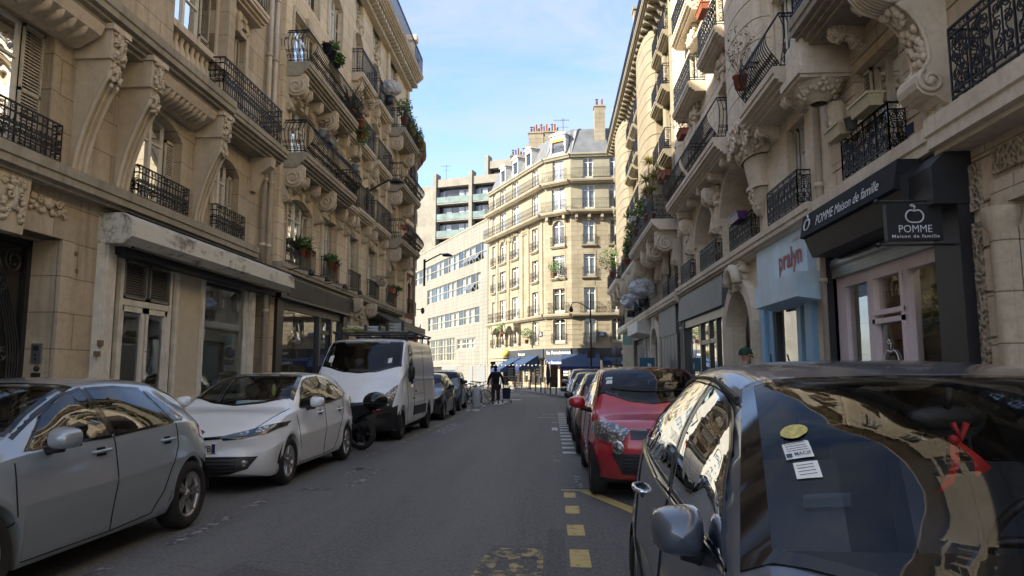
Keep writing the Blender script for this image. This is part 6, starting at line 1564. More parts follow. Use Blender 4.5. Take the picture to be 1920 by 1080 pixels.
    def interior(s, dash_y, seats, wheel=True, zseat=.55, hr=1.22, mat='seat'):
        P = s.P; hw = s.W-.2; mb = MB(); zc = s.f['zs'](dash_y)
        mb.prism([(dash_y-.35, zc-.05), (dash_y+.15, zc+.0), (dash_y+.32, zc-.10), (dash_y+.36, .45), (dash_y-.3, .4)], 'x', -hw, hw, 0)
        mb.build('dashboard', 'dark', s.root)
        for y in seats:
            for sg in (-1, 1):
                mb = MB(); xx = sg*.36
                mb.prism([(y-.5, zseat-.1), (y-.48, zseat), (y-.1, zseat+.02), (y, zseat+.06), (y+.17, hr-.20), (y+.29, hr-.22), (y+.17, zseat-.12)], 'x', xx-.24, xx+.24, 0)
                mb.ball((xx, y+.23, hr-.03), .13, .055, .10, 0, 12, 8); mb.tube([(xx-.05, y+.22, hr-.25), (xx-.05, y+.22, hr-.08)], .008, 5); mb.tube([(xx+.05, y+.22, hr-.25), (xx+.05, y+.22, hr-.08)], .008, 5)
                mb.build('seat', mat, s.root)
        if wheel:
            mb = MB(); c = Vector((.36, dash_y+.45, zc-.03)); e1 = Vector((1, 0, 0)); e2 = Vector((0, -.42, .9)).normalized()
            mb.tube([c+(e1*cos(a)+e2*sin(a))*.185 for a in [2*pi*i/28 for i in range(28)]], .016, 7, closed=True)
            for a in (0, pi, -pi/2): mb.tube([c, c+(e1*cos(a)+e2*sin(a))*.18], .02, 5)
            mb.ball(c, .06, .05, .06); mb.build('steering_wheel', 'dark', s.root)
        h, _ = s.cast('top', 0, P['mir'][0]); z_ = P['mir'][1]
        mb = MB(); mb.ball((0, P['mir'][0], z_), .12, .03, .04, 0, 12, 6); mb.tube([(0, P['mir'][0], z_), (0, P['mir'][0]-.04, z_+.09)], .012, 5); mb.build('rear_view_mirror', 'dark', s.root)
    def plate(s, z, txt, w=.52, h=.11, front=True):
        g = s.quad([(-w/2, z-h/2), (w/2, z-h/2)], [(-w/2, z+h/2), (w/2, z+h/2)], 8, 2); ys = [s.cast('front', p[0], p[1])[0] for r_ in g for p in r_]; y = min(v.y for v in ys if v is not None)-.012
        mb = MB(); mb.box(-w/2, w/2, y, y+.02, z-h/2, z+h/2, 0); mb.box(-w/2, -w/2+.045, y-.001, y, z-h/2, z+h/2, 1); mb.box(w/2-.045, w/2, y-.001, y, z-h/2, z+h/2, 1)
        pl = mb.build('number_plate', ['sticker', 'bluecloth2'], s.root); mb = MB(); text_mb(mb, txt, .10, (0, y-.003, z-.036), (1, 0, 0), (0, 0, 1), .001, bold=.002, align='CENTER', xs=.95); mb.build('plate_number', 'under', pl)
def hatch(L, W, H, fo, wb, cowl, roofF, roofR, hood0=.70, hood1=.95, belt0=.93, belt1=1.02, ra=.345, wc=.305, roofw=.57, tailz=1.0, tailx=None, **k):
    w = W/2; tx = tailx or L-.10
    c = {
     'wm': [(0, w*.80), (.12, w*.90), (.4, w*.965), (.9, w*.99), (1.6, w), (L-1.1, w), (L-.45, w*.97), (L-.12, w*.90), (L, w*.82)],
     'ws': [(0, w*.74), (.15, w*.83), (.5, w*.90), (cowl, w*.91), (2.2, w*.925), (L-.9, w*.915), (L-.3, w*.85), (L, w*.76)],
     'wt': [(0, w*.66), (.3, w*.78), (cowl-.1, w*.84), (cowl+.12, w*.80), (roofF, roofw+.015), (roofF+.5, roofw+.01), (roofR, roofw-.03), (tx, w*.70), (L, w*.70)],
     'zb': [(0, .22), (.35, .17), (fo+.4, .19), (L-1.1, .20), (L-.3, .25), (L, .33)],
     'zm': [(0, .48), (.5, .58), (2, .62), (L-.5, .68), (L, .66)],
     'zs': [(0, hood0-.08), (.25, hood0+.01), (.6, hood0+(hood1-hood0)*.55-.03), (cowl, belt0-.02), (cowl+.35, belt0+.01), (L-.9, belt1), (L-.25, belt1-.03), (L, belt1-.16)],
     'ze': [(0, hood0-.055), (.25, hood0+.04), (.6, hood0+(hood1-hood0)*.55+.02), (cowl, hood1+.0), (cowl+.12, hood1+.06), ((cowl+roofF)/2+.05, hood1+(H-hood1)*.60), (roofF, H-.085), ((roofF+roofR)/2, H-.06), (roofR, H-.10), (tx, tailz+.06), (L, tailz-.10)],
     'zc': [(0, hood0-.03), (.25, hood0+.07), (.6, hood0+(hood1-hood0)*.6+.05), (cowl, hood1+.04), (cowl+.12, hood1+.10), ((cowl+roofF)/2+.05, hood1+(H-hood1)*.67), (roofF, H-.03), ((roofF+roofR)/2, H), (roofR, H-.04), (tx, tailz+.08), (L, tailz-.08)],
    }
    P = dict(L=L, c=c, wf=fo, wr=fo+wb, ra=ra, wc=wc, bp=3.0, bow=.26, rbow=.22, lean=[(.2, .06), (.45, 0), (.62, .02), (.9, .14)], rlean=[(.3, .04), (.6, 0), (1.0, .08)],
             ws_x=(cowl+roofF)/2, ws_s=.75, ws_b=.13, mir=(roofF-.02, H-.14), cutz=belt0+.03)
    P.update(k); return P
def side_set(c, a0, a1, top, splits, belt, glass='glassD', seams=True, sill=.26, hz=None, pillar='gloss', cut=True):
    """side glazing between the given pillar lines"""
    for (lo, hi) in splits: c.window('side', lo, hi, glass, nu=12, nv=6, ext=.03, ev=.045, cut=cut)
ALL = []
# ---- silver grey hatchback, nearest on the left
P = hatch(4.03, 1.74, 1.43, .82, 2.56, 1.02, 1.98, 3.30, hood0=.72, hood1=.93, belt0=.92, belt1=1.0, ra=.355, wc=.315, roofw=.56, tailz=1.02, spk=5, tw=.215)
P['c']['ze'] = [(0, .66), (.25, .76), (.6, .84), (1.02, .92), (1.14, .97), (1.55, 1.19), (1.98, 1.335), (2.5, 1.365), (3.05, 1.335), (3.5, 1.20), (3.8, 1.06), (4.03, .90)]
P['c']['zc'] = [(0, .70), (.25, .80), (.6, .90), (1.02, .97), (1.14, 1.02), (1.55, 1.24), (1.98, 1.39), (2.5, 1.43), (3.1, 1.41), (3.55, 1.34), (3.85, 1.1), (4.03, .92)]
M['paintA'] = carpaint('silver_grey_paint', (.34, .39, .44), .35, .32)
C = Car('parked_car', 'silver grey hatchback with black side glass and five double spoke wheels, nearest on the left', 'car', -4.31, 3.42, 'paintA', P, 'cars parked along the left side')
C.window('side', [(1.28, .955), (1.8, .97), (2.12, .975)], [(1.56, 1.165), (1.85, 1.29), (2.06, 1.325)], 'glassD', ext=.03, ev=.06)
C.window('side', [(2.20, .98), (2.6, 1.0), (3.05, 1.02)], [(2.14, 1.325), (2.5, 1.335), (2.86, 1.305)], 'glassD', ext=.03, ev=.06)
C.window('side', [(3.10, 1.03), (3.3, 1.045)], [(2.94, 1.28), (3.0, 1.27)], 'glassD', nu=4, ext=.08, ev=.06)
C.window('top', [(-.62, 1.24), (-.3, 1.10), (0, 1.05), (.3, 1.10), (.62, 1.24)], [(-.50, 1.95), (-.25, 1.87), (0, 1.84), (.25, 1.87), (.50, 1.95)], 'glassC', 'windscreen', 16, 10, .05, .05)
C.window('top', [(-.46, 3.42), (0, 3.46), (.46, 3.42)], [(-.5, 3.78), (0, 3.86), (.5, 3.78)], 'glassD', 'rear_window', 10, 6, .04, .05)
for sd_ in (1, -1):
    mb = MB()
    C.line('side', [(1.12, .88), (1.10, .60), (1.16, .24)], sd_, mb=mb); C.line('side', [(2.16, .97), (2.17, .6), (2.15, .24)], sd_, mb=mb); C.line('side', [(2.98, .62), (2.9, .42), (2.72, .26), (2.15, .235), (1.16, .235)], sd_, mb=mb); C.line('side', [(3.12, 1.0), (3.10, .80), (2.98, .62)], sd_, mb=mb)
    mb.build('door_seam', 'under', C.root)
C.overlay('pillar_trim', 'side', [(2.10, .975), (2.21, .98)], [(2.05, 1.33), (2.15, 1.33)], 'gloss', .003, 3, 6, skirt=0)
C.handle((1.98, 2.92), .865, 'paintA'); C.mirror(1.42, 1.02, 'paintA', .20, .15, .09, dp=.11)
C.overlay('tail_lamp', 'side', [(3.60, .84), (3.88, .76)], [(3.62, .95), (3.84, .92)], 'redlamp', .006, 6, 5)
C.overlay('headlamp', 'frontpair', [(.42, .60), (.60, .62), (.74, .66)], [(.40, .68), (.60, .72), (.74, .74)], 'lampdk')
C.interior(1.35, (2.05, 2.9)); C.plate(.45, 'FS-381-KT'); C.finish(); ALL.append(C)
# ---- white hatchback
P = hatch(4.35, 1.76, 1.475, .92, 2.65, 1.12, 2.15, 3.65, hood0=.74, hood1=.97, belt0=.95, belt1=1.05, ra=.345, wc=.31, roofw=.57, tailz=1.02, spk=10, bow=.34, bp=2.7)
P['c']['zs'] = [(0, .66), (.25, .72), (.6, .83), (1.12, .93), (1.5, .965), (3.4, 1.07), (4.1, 1.03), (4.35, .9)]
P['lean'] = [(.2, .0), (.35, -.02), (.55, .05), (.7, .02), (.9, .2)]
M['paintW'] = carpaint('white_paint', (.80, .83, .86), 0, .3)
C = Car('parked_car', 'white hatchback with slim smoked headlamps and black lower grille, second on the left', 'car', -4.34, 8.52, 'paintW', P, 'cars parked along the left side')
C.window('side', [(1.42, .985), (1.9, 1.0), (2.32, 1.01)], [(1.72, 1.20), (2.0, 1.325), (2.28, 1.37)], 'glassD', ext=.03, ev=.06)
C.window('side', [(2.40, 1.015), (2.85, 1.035), (3.22, 1.055)], [(2.36, 1.375), (2.75, 1.39), (3.1, 1.345)], 'glassD', ext=.03, ev=.06)
C.window('side', [(3.28, 1.065), (3.6, 1.10)], [(3.16, 1.335), (3.34, 1.29)], 'glassD', nu=5, ext=.06, ev=.06)
C.window('top', [(-.66, 1.36), (-.35, 1.18), (0, 1.11), (.35, 1.18), (.66, 1.36)], [(-.51, 2.12), (-.25, 2.03), (0, 2.0), (.25, 2.03), (.51, 2.12)], 'glassC', 'windscreen', 18, 12, .04, .04)
C.window('top', [(-.46, 3.75), (0, 3.8), (.46, 3.75)], [(-.5, 4.05), (0, 4.14), (.5, 4.05)], 'glassD', 'rear_window', 10, 6, .04, .05)
for sd_ in (1, -1):
    mb = MB()
    C.line('side', [(1.22, .90), (1.24, .60), (1.32, .24)], sd_, mb=mb); C.line('side', [(2.36, 1.0), (2.38, .6), (2.36, .24)], sd_, mb=mb); C.line('side', [(3.12, .62), (3.04, .42), (2.88, .27), (2.36, .235), (1.32, .235)], sd_, mb=mb); C.line('side', [(3.36, 1.05), (3.28, .82), (3.12, .62)], sd_, mb=mb)
    C.line('top', [(sd_*.62, .35), (sd_*.72, .75), (sd_*.74, 1.15)], 1, mb=mb)
    mb.build('door_seam', 'under', C.root)
    mb = MB(); C.line('side', [(1.38, .965), (1.9, .98), (2.6, 1.0), (3.3, 1.045), (3.66, 1.10)], sd_, .008, .006, mb); mb.build('chrome_strip', 'chrome', C.root)
C.overlay('pillar_trim', 'side', [(2.31, 1.01), (2.41, 1.015)], [(2.27, 1.375), (2.37, 1.38)], 'gloss', .003, 3, 6, skirt=0)
C.handle((2.14, 3.1), .88, 'paintW'); C.mirror(1.62, 1.05, 'paintW', .20, .15, .09)
C.overlay('headlamp', 'frontpair', [(.34, .645), (.55, .66), (.74, .70), (.835, .77)], [(.30, .685), (.52, .74), (.72, .80), (.83, .825)], 'lampdk', .008, 14, 6)
C.overlay('headlamp_lens', 'frontpair', [(.50, .685), (.58, .69)], [(.50, .73), (.58, .745)], 'lamp', .012, 5, 4)
C.overlay('headlamp_lens', 'frontpair', [(.64, .71), (.73, .735)], [(.64, .765), (.73, .79)], 'lamp', .012, 5, 4)
C.overlay('upper_grille', 'front', [(-.34, .665), (0, .64), (.34, .665)], [(-.33, .695), (0, .675), (.33, .695)], 'gloss', .006, 12, 3)
C.overlay('lower_grille', 'front', [(-.62, .30), (-.4, .235), (0, .225), (.4, .235), (.62, .30)], [(-.70, .44), (-.4, .45), (0, .45), (.4, .45), (.70, .44)], 'dark', .006, 18, 8)
mb = MB()
for z in (.27, .31, .35, .39, .43): C.line('front', [(-.5, z), (.5, z)], 1, .006, .010, mb)
mb.build('grille_bar', 'gloss', C.root)
C.overlay('fog_lamp', 'frontpair', [(.56, .335), (.62, .335)], [(.56, .40), (.62, .40)], 'lamp', .012, 4, 4)
C.overlay('badge', 'front', [(-.08, .675), (0, .655), (.08, .675)], [(-.08, .73), (0, .755), (.08, .73)], 'chrome', .012, 8, 6)
C.overlay('tail_lamp', 'side', [(4.02, .80), (4.2, .78)], [(3.98, .98), (4.16, .95)], 'redlamp', .006, 6, 5)
C.interior(1.5, (2.25, 3.1)); C.plate(.55, 'EK-902-VB')
mb = MB(); mb.box(-.1, .22, 1.35, 1.6, 1.0, 1.07); mb.build('box_on_dashboard', 'pale_blue_paint', C.root)
mb = MB(); mb.ball((.18, 1.98, 1.2), .035, .02, .09); mb.build('hanging_tag', 'leafY', C.root)
C.finish(); ALL.append(C)
# ---- white van
w = 1.03
P = dict(L=5.1, wf=.86, wr=4.2, ra=.40, wc=.345, tw=.22, rim='steel', bow=.42, bp=2.4, rbow=.02, lean=[(.2, -.03), (.5, 0), (.75, .03), (1.1, .22)], rlean=[(.3, 0), (2, 0)], ws_x=1.35, ws_s=.7, ws_b=.16, mir=(1.7, 2.05), cutz=1.35, nr=.07, tumble=.03, c={
 'wm': [(0, w*.84), (.15, w*.93), (.5, w*.98), (1.2, w), (4.8, w), (5.1, w*.985)], 'ws': [(0, w*.76), (.2, w*.86), (.6, w*.92), (1.2, w*.96), (2, w*.97), (5.1, w*.96)],
 'wt': [(0, w*.70), (.4, w*.80), (.85, w*.86), (1.15, w*.90), (1.7, w*.87), (2.1, w*.86), (5.1, w*.85)], 'zb': [(0, .27), (.4, .22), (1.5, .27), (5.1, .32)], 'zm': [(0, .55), (.5, .66), (2, .75), (5.1, .8)],
 'zs': [(0, .88), (.2, .98), (.5, 1.14), (.9, 1.30), (1.3, 1.36), (5.1, 1.36)], 'ze': [(0, .90), (.2, 1.01), (.5, 1.18), (.85, 1.36), (1.0, 1.46), (1.35, 1.83), (1.72, 2.15), (2.1, 2.22), (5.0, 2.24), (5.1, 2.20)],
 'zc': [(0, .93), (.2, 1.06), (.5, 1.23), (.85, 1.40), (1.0, 1.50), (1.35, 1.88), (1.72, 2.21), (2.1, 2.28), (5.0, 2.30), (5.1, 2.26)]})
C = Car('parked_van', 'white panel van with dark grey bumper and ladders on its roof rack', 'van', -4.32, 14.9, 'paintW', P)
C.window('side', [(1.48, 1.36), (1.75, 1.24), (1.98, 1.24)], [(1.72, 1.95), (1.85, 2.06), (2.02, 2.08)], 'glassD', nu=8, ext=.05, ev=.04, sides=(1, -1))
C.window('top', [(-.86, 1.12), (-.4, .93), (0, .88), (.4, .93), (.86, 1.12)], [(-.80, 1.66), (-.4, 1.56), (0, 1.53), (.4, 1.56), (.80, 1.66)], 'glassC', 'windscreen', 18, 12, .025, .05)
for sd_ in (1, -1):
    mb = MB(); C.line('side', [(1.34, 1.28), (1.36, .8), (1.45, .34), (2.1, .34), (2.12, .8), (2.12, 2.12)], sd_, .005, mb=mb); C.line('side', [(2.12, 1.28), (5.0, 1.28)], sd_, .006, mb=mb); C.line('side', [(2.2, .95), (3.4, .95)], sd_, .005, mb=mb); C.line('side', [(3.42, 2.1), (3.42, .4)], sd_, .005, mb=mb); mb.build('door_seam', 'under', C.root)
    mb = MB(); C.line('side', [(1.95, .86), (2.05, .86)], sd_, .02, .01, mb); C.line('side', [(2.25, 1.02), (2.34, 1.02)], sd_, .02, .01, mb); mb.build('door_handle', 'dark', C.root)
C.overlay('side_moulding', 'side', [(2.15, .46), (3.72, .46)], [(2.15, .68), (3.72, .68)], 'dark', .02, 10, 3, skirt=.03)
C.overlay('bumper', 'front', [(-.96, .25), (-.5, .23), (0, .23), (.5, .23), (.96, .25)], [(-.96, .76), (-.6, .58), (0, .60), (.6, .58), (.96, .76)], 'dark', .018, 30, 10, skirt=.02)
C.overlay('bumper_end', 'side', [(.06, .26), (.44, .26)], [(.06, .86), (.44, .70)], 'dark', .018, 10, 8, skirt=.02)
C.overlay('headlamp', 'frontpair', [(.60, .56), (.74, .60), (.87, .72)], [(.68, .96), (.82, 1.12), (.93, 1.20)], 'lamp', .014, 10, 10)
C.overlay('grille', 'front', [(-.60, .64), (0, .60), (.60, .64)], [(-.60, .80), (0, .80), (.60, .80)], 'gloss', .012, 16, 4)
C.overlay('badge', 'front', [(-.07, .84), (0, .76), (.07, .84)], [(-.07, .88), (0, .96), (.07, .88)], 'chrome', .02, 6, 6)
mb = MB(); C.line('front', [(-.6, .82), (.6, .82)], 1, .012, .012, mb); mb.build('chrome_strip', 'chrome', C.root)
C.overlay('air_intake', 'frontpair', [(.60, .50), (.84, .50)], [(.60, .58), (.86, .62)], 'under', .022, 6, 3)
C.mirror(1.52, 1.46, 'dark', .13, .34, .03, dp=.08)
C.interior(1.35, (2.0,), zseat=.95, hr=1.75); C.plate(.5, 'DM-117-XN')
C.overlay('sticker', 'top', [(-.78, 1.14), (-.68, 1.12)], [(-.76, 1.26), (-.67, 1.24)], 'sticker', .012, 3, 3, skirt=0); C.overlay('sticker', 'top', [(.60, 1.09), (.68, 1.11)], [(.60, 1.17), (.68, 1.2)], 'sticker', .012, 3, 3, skirt=0)
C.finish()
mb = MB()
for y in (1.9, 2.9, 3.9, 4.8):
    mb.box(-.92, .92, y-.03, y+.03, 2.38, 2.42)
    for sg in (-1, 1): mb.box(sg*.86-.02, sg*.86+.02, y-.02, y+.02, 2.2, 2.42)
for sg in (-1, 1): mb.tube([(sg*.92, 1.85, 2.43), (sg*.92, 4.9, 2.43)], .02, 6)
mb.build('roof_rack', 'dark', C.root); ALL.append(C)
M['alu'] = plain('dull_aluminium', (.34, .34, .33), .4, .7, var=.15)
def ladder(name, lb, x, y, z, ln, w_, rails=2, rz=0, sec=1):
    t_ = thing(name, lb, 'ladder', (x, y, z), rz, 'ladders on the van roof'); mb = MB()
    for k in range(sec):
        zz = k*.075
        for sg in (-1, 1): mb.box(sg*w_/2-.015, sg*w_/2+.015, 0, ln, zz, zz+.065)
        n_ = int(ln/.28)
        for i in range(n_): mb.box(-w_/2, w_/2, .12+i*.28, .155+i*.28, zz+.018, zz+.048, 0)
    mb.build('rails', 'alu', t_); mb = MB()
    for sg in (-1, 1): mb.box(sg*w_/2-.025, sg*w_/2+.025, -.03, .06, -.0, sec*.075)
    mb.build('rubber_foot', 'dark', t_)
ladder('ladder', 'wide three section aluminium ladder lying on the van roof, roadside', -3.78, 16.9, 2.455, 3.0, .38, sec=3); ladder('ladder', 'narrow two section aluminium ladder lying in the middle of the van roof', -4.3, 16.8, 2.455, 2.9, .34, sec=2, rz=.05)
t_ = thing('timber_bundle', 'bundle of yellow and white poles lying on the van roof, pavement side', 'poles', (-4.85, 16.6, 2.46)); mb = MB()
for i in range(5): mb.tube([(i*.09-.1, 0, .04+(i % 2)*.05), (i*.09-.12, 2.9, .04+(i % 2)*.05)], .03, 6, i % 2)
mb.build('pole', ['leafY', 'potw'], t_)
# ---- black small car and grey blue microcar
P = hatch(3.7, 1.62, 1.45, .7, 2.4, .95, 1.75, 3.2, hood0=.74, hood1=.95, roofw=.54, ra=.32, wc=.285, tailz=1.05)
M['paintK'] = carpaint('black_paint', (.025, .023, .026), .3, .3)
def small(name, lb, x, y, paint, P, lampm='lamp', lod=1, group=None, rings=None, mirmat=None, win=True, plate=None, grille=True):
    C = Car(name, lb, 'car', x, y, paint, P, group, lod); L_ = P['L']; cw = P['wf']; f = C.f
    cowl, rf, rr_ = P['_c']
    b = lambda X: f['zs'](X)+.03; t = lambda X: f['ze'](X)-.06; m_ = (rf+rr_)/2+.0
    C.window('side', [(cowl+.34, b(cowl+.34)), (m_-.18, b(m_-.1))], [(cowl+.62, t(cowl+.62)), (m_-.2, t(m_-.2))], 'glassD', ext=.03, ev=.06, nu=8, nv=4)
    C.window('side', [(m_-.1, b(m_)), (rr_-.05, b(rr_))], [(m_-.12, t(m_)), (rr_-.22, t(rr_-.22))], 'glassD', ext=.03, ev=.06, nu=8, nv=4)
    w_ = C.W; C.window('top', [(-w_*.75, cowl+.26), (0, cowl+.04), (w_*.75, cowl+.26)], [(-w_*.59, rf-.02), (0, rf-.1), (w_*.59, rf-.02)], 'glassC', 'windscreen', 14, 8, .04, .05)
    for sd_ in (1, -1):
        mb = MB(); z0 = .25; C.line('side', [(cowl+.2, .85), (cowl+.25, z0), (m_-.14, z0), (m_-.14, b(m_)-.05)], sd_, mb=mb); C.line('side', [(m_-.14, z0), (P['wr']-P['ra']-.03, z0+.05)], sd_, mb=mb); mb.build('door_seam', 'under', C.root)
    C.handle((m_-.35, rr_-.35), b(m_)-.14, mirmat or paint); C.mirror(cowl+.5, b(cowl+.4)+.06, mirmat or paint, .18, .13, .08)
    h0 = f['zs'](.15)
    C.overlay('headlamp', 'frontpair', [(w_*.48, h0-.10), (w_*.66, h0-.09), (w_*.84, h0-.02)], [(w_*.50, h0+.0), (w_*.68, h0+.05), (w_*.84, h0+.09)], lampm, .01, 8, 6)
    if grille: C.overlay('grille', 'front', [(-w_*.5, .30), (w_*.5, .30)], [(-w_*.55, .44), (w_*.55, .44)], 'dark', .008, 8, 4)
    C.overlay('upper_grille', 'front', [(-w_*.38, h0-.1), (w_*.38, h0-.1)], [(-w_*.38, h0-.05), (w_*.38, h0-.05)], 'gloss', .008, 8, 2)
    C.interior(cowl+.4, (rf+.15,)); C.plate(.52, plate) if plate else None
    C.finish(); ALL.append(C); return C
P['_c'] = (.95, 1.75, 3.2)
small('parked_car', 'small black car tucked close behind the white van', -4.15, 21.6, 'paintK', P, group='cars parked along the left side')
P = hatch(3.0, 1.55, 1.53, .55, 1.95, .52, 1.15, 2.65, hood0=.86, hood1=1.0, belt0=1.0, belt1=1.05, roofw=.60, ra=.33, wc=.30, tailz=1.2, bow=.2, lean=[(.2, .04), (.5, 0), (.8, .0), (1.0, .05)]); P['_c'] = (.52, 1.15, 2.6)
M['paintB'] = carpaint('grey_blue_paint', (.13, .18, .22), .1, .35)
C = small('parked_car', 'tall grey blue micro car with a round badge, farthest of the left row', -4.28, 26.9, 'paintB', P, group='cars parked along the left side', mirmat='dark', plate=None)
C.overlay('badge', 'front', [(-.07, .62), (.07, .62)], [(-.07, .76), (.07, .76)], 'chrome', .012, 4, 4)
# ---- right side: red city car
P = hatch(3.6, 1.65, 1.555, .62, 2.49, .72, 1.52, 3.15, hood0=.83, hood1=.97, belt0=.98, belt1=1.07, roofw=.585, ra=.335, wc=.30, tailz=1.15, bow=.28, bp=2.7, lean=[(.2, .05), (.4, 0), (.6, .0), (.8, .05), (1.0, .14)])
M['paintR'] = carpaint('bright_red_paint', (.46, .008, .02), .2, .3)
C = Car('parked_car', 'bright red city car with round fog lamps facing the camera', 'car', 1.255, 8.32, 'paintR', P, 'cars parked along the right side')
C.window('side', [(1.10, 1.05), (1.5, 1.05), (1.82, 1.06)], [(1.28, 1.27), (1.5, 1.40), (1.78, 1.46)], 'glassD', ext=.03, ev=.06)
C.window('side', [(1.92, 1.06), (2.3, 1.08), (2.7, 1.12)], [(1.88, 1.46), (2.3, 1.47), (2.6, 1.43)], 'glassD', ext=.03, ev=.06)
C.window('top', [(-.62, 1.0), (-.3, .84), (0, .79), (.3, .84), (.62, 1.0)], [(-.53, 1.49), (-.25, 1.41), (0, 1.38), (.25, 1.41), (.53, 1.49)], 'glassC', 'windscreen', 18, 12, .04, .05)
C.window('top', [(-.46, 3.2), (0, 3.22), (.46, 3.2)], [(-.5, 3.38), (0, 3.42), (.5, 3.38)], 'glassD', 'rear_window', 8, 4, .04, .05)
for sd_ in (1, -1):
    mb = MB(); C.line('side', [(.92, .98), (.94, .6), (1.0, .25), (1.85, .25), (1.87, 1.05)], sd_, mb=mb); C.line('side', [(2.5, .45), (2.3, .25), (1.87, .25)], sd_, mb=mb)
    C.line('top', [(sd_*.70, .3), (sd_*.72, .8)], 1, mb=mb); mb.build('door_seam', 'under', C.root)
C.handle((1.72, 2.55), .95, 'paintR'); C.mirror(1.22, 1.08, 'paintR', .22, .16, .08)
C.overlay('headlamp', 'frontpair', [(.42, .70), (.55, .64), (.70, .68), (.775, .76)], [(.36, .80), (.50, .85), (.66, .885), (.765, .87)], 'lamp', .012, 14, 8)
C.overlay('upper_grille', 'front', [(-.36, .70), (0, .69), (.36, .70)], [(-.36, .79), (0, .79), (.36, .79)], 'gloss', .008, 14, 4)
mb = MB(); C.line('front', [(-.34, .80), (0, .795), (.34, .80)], 1, .012, .014, mb); mb.build('chrome_strip', 'chrome', C.root)
C.overlay('lower_grille', 'front', [(-.46, .31), (0, .28), (.46, .31)], [(-.58, .54), (0, .54), (.58, .54)], 'dark', .008, 16, 6)
mb = MB()
for z in (.34, .38, .42, .46, .50): C.line('front', [(-.45, z), (.45, z)], 1, .006, .012, mb)
mb.build('grille_bar', 'gloss', C.root)
for sg in (-1, 1):
    h, nn = C.cast('front', sg*.50, .605)
    if h is not None:
        mb = MB(); nn = nn if nn.y < 0 else -nn; q = nn.to_track_quat('Z', 'Y').to_matrix().to_4x4(); q.translation = h
        mb.lathe([(0, .03), (.045, .028), (.062, .018)], n=18); mb.lathe([(.062, .022), (.072, .02), (.078, 0)], n=18, m=1); mb.build('fog_lamp', ['lamp', 'chrome'], C.root, q)
C.overlay('bumper_lip', 'front', [(-.74, .185), (0, .175), (.74, .185)], [(-.74, .25), (0, .24), (.74, .25)], 'dark', .01, 20, 3)
C.overlay('sticker', 'top', [(-.56, 1.06), (-.48, 1.04)], [(-.54, 1.13), (-.47, 1.11)], 'sticker', .010, 3, 3, skirt=0); C.overlay('sticker', 'top', [(-.56, 1.155), (-.47, 1.13)], [(-.54, 1.2), (-.46, 1.18)], 'pale_blue_paint', .010, 3, 3, skirt=0)
mb = MB(); 
for (x0_, x1_) in ((-.5, .1), (.05, .58)):
    pts_ = [(x0_+(x1_-x0_)*i/6, .90+.13*abs((x0_+(x1_-x0_)*i/6)/.62)**2) for i in range(7)]; C.line('top', pts_, 1, .011, .016, mb)
mb.build('wiper', 'dark', C.root)
C.interior(1.15, (1.85, 2.6), hr=1.3); C.plate(.42, 'DZ-664-LC'); C.finish(); ALL.append(C)
P = hatch(3.75, 1.64, 1.49, .72, 2.35, .95, 1.65, 3.2, hood0=.76, hood1=.97, roofw=.54, ra=.325, wc=.295, tailz=1.05); P['_c'] = (.95, 1.65, 3.2)
M['paintN'] = carpaint('maroon_brown_paint', (.085, .022, .018), .4, .3)
small('parked_car', 'dark maroon car mostly hidden behind the red one', 1.22, 12.5, 'paintN', P, group='cars parked along the right side', mirmat='dark')
P = dict(P); M['paintU'] = carpaint('midnight_blue_paint', (.03, .04, .06), .5, .3)
small('parked_car', 'dark blue car with black mirror between the maroon car and the motorcycle', 1.2, 17.2, 'paintU', P, group='cars parked along the right side', lod=1)
P = hatch(4.2, 1.80, 1.62, .85, 2.7, .95, 1.85, 3.7, hood0=.82, hood1=1.05, belt0=1.03, belt1=1.12, roofw=.62, ra=.345, wc=.32, tailz=1.2, bow=.4, bp=2.0); P['_c'] = (.95, 1.85, 3.6)
M['paintS'] = carpaint('silver_white_paint', (.52, .54, .56), .3, .3)
small('parked_car', 'silver white people carrier, farthest of the right hand row', 1.46, 27.0, 'paintS', P, group='cars parked along the right side', plate='CB-230-RW')

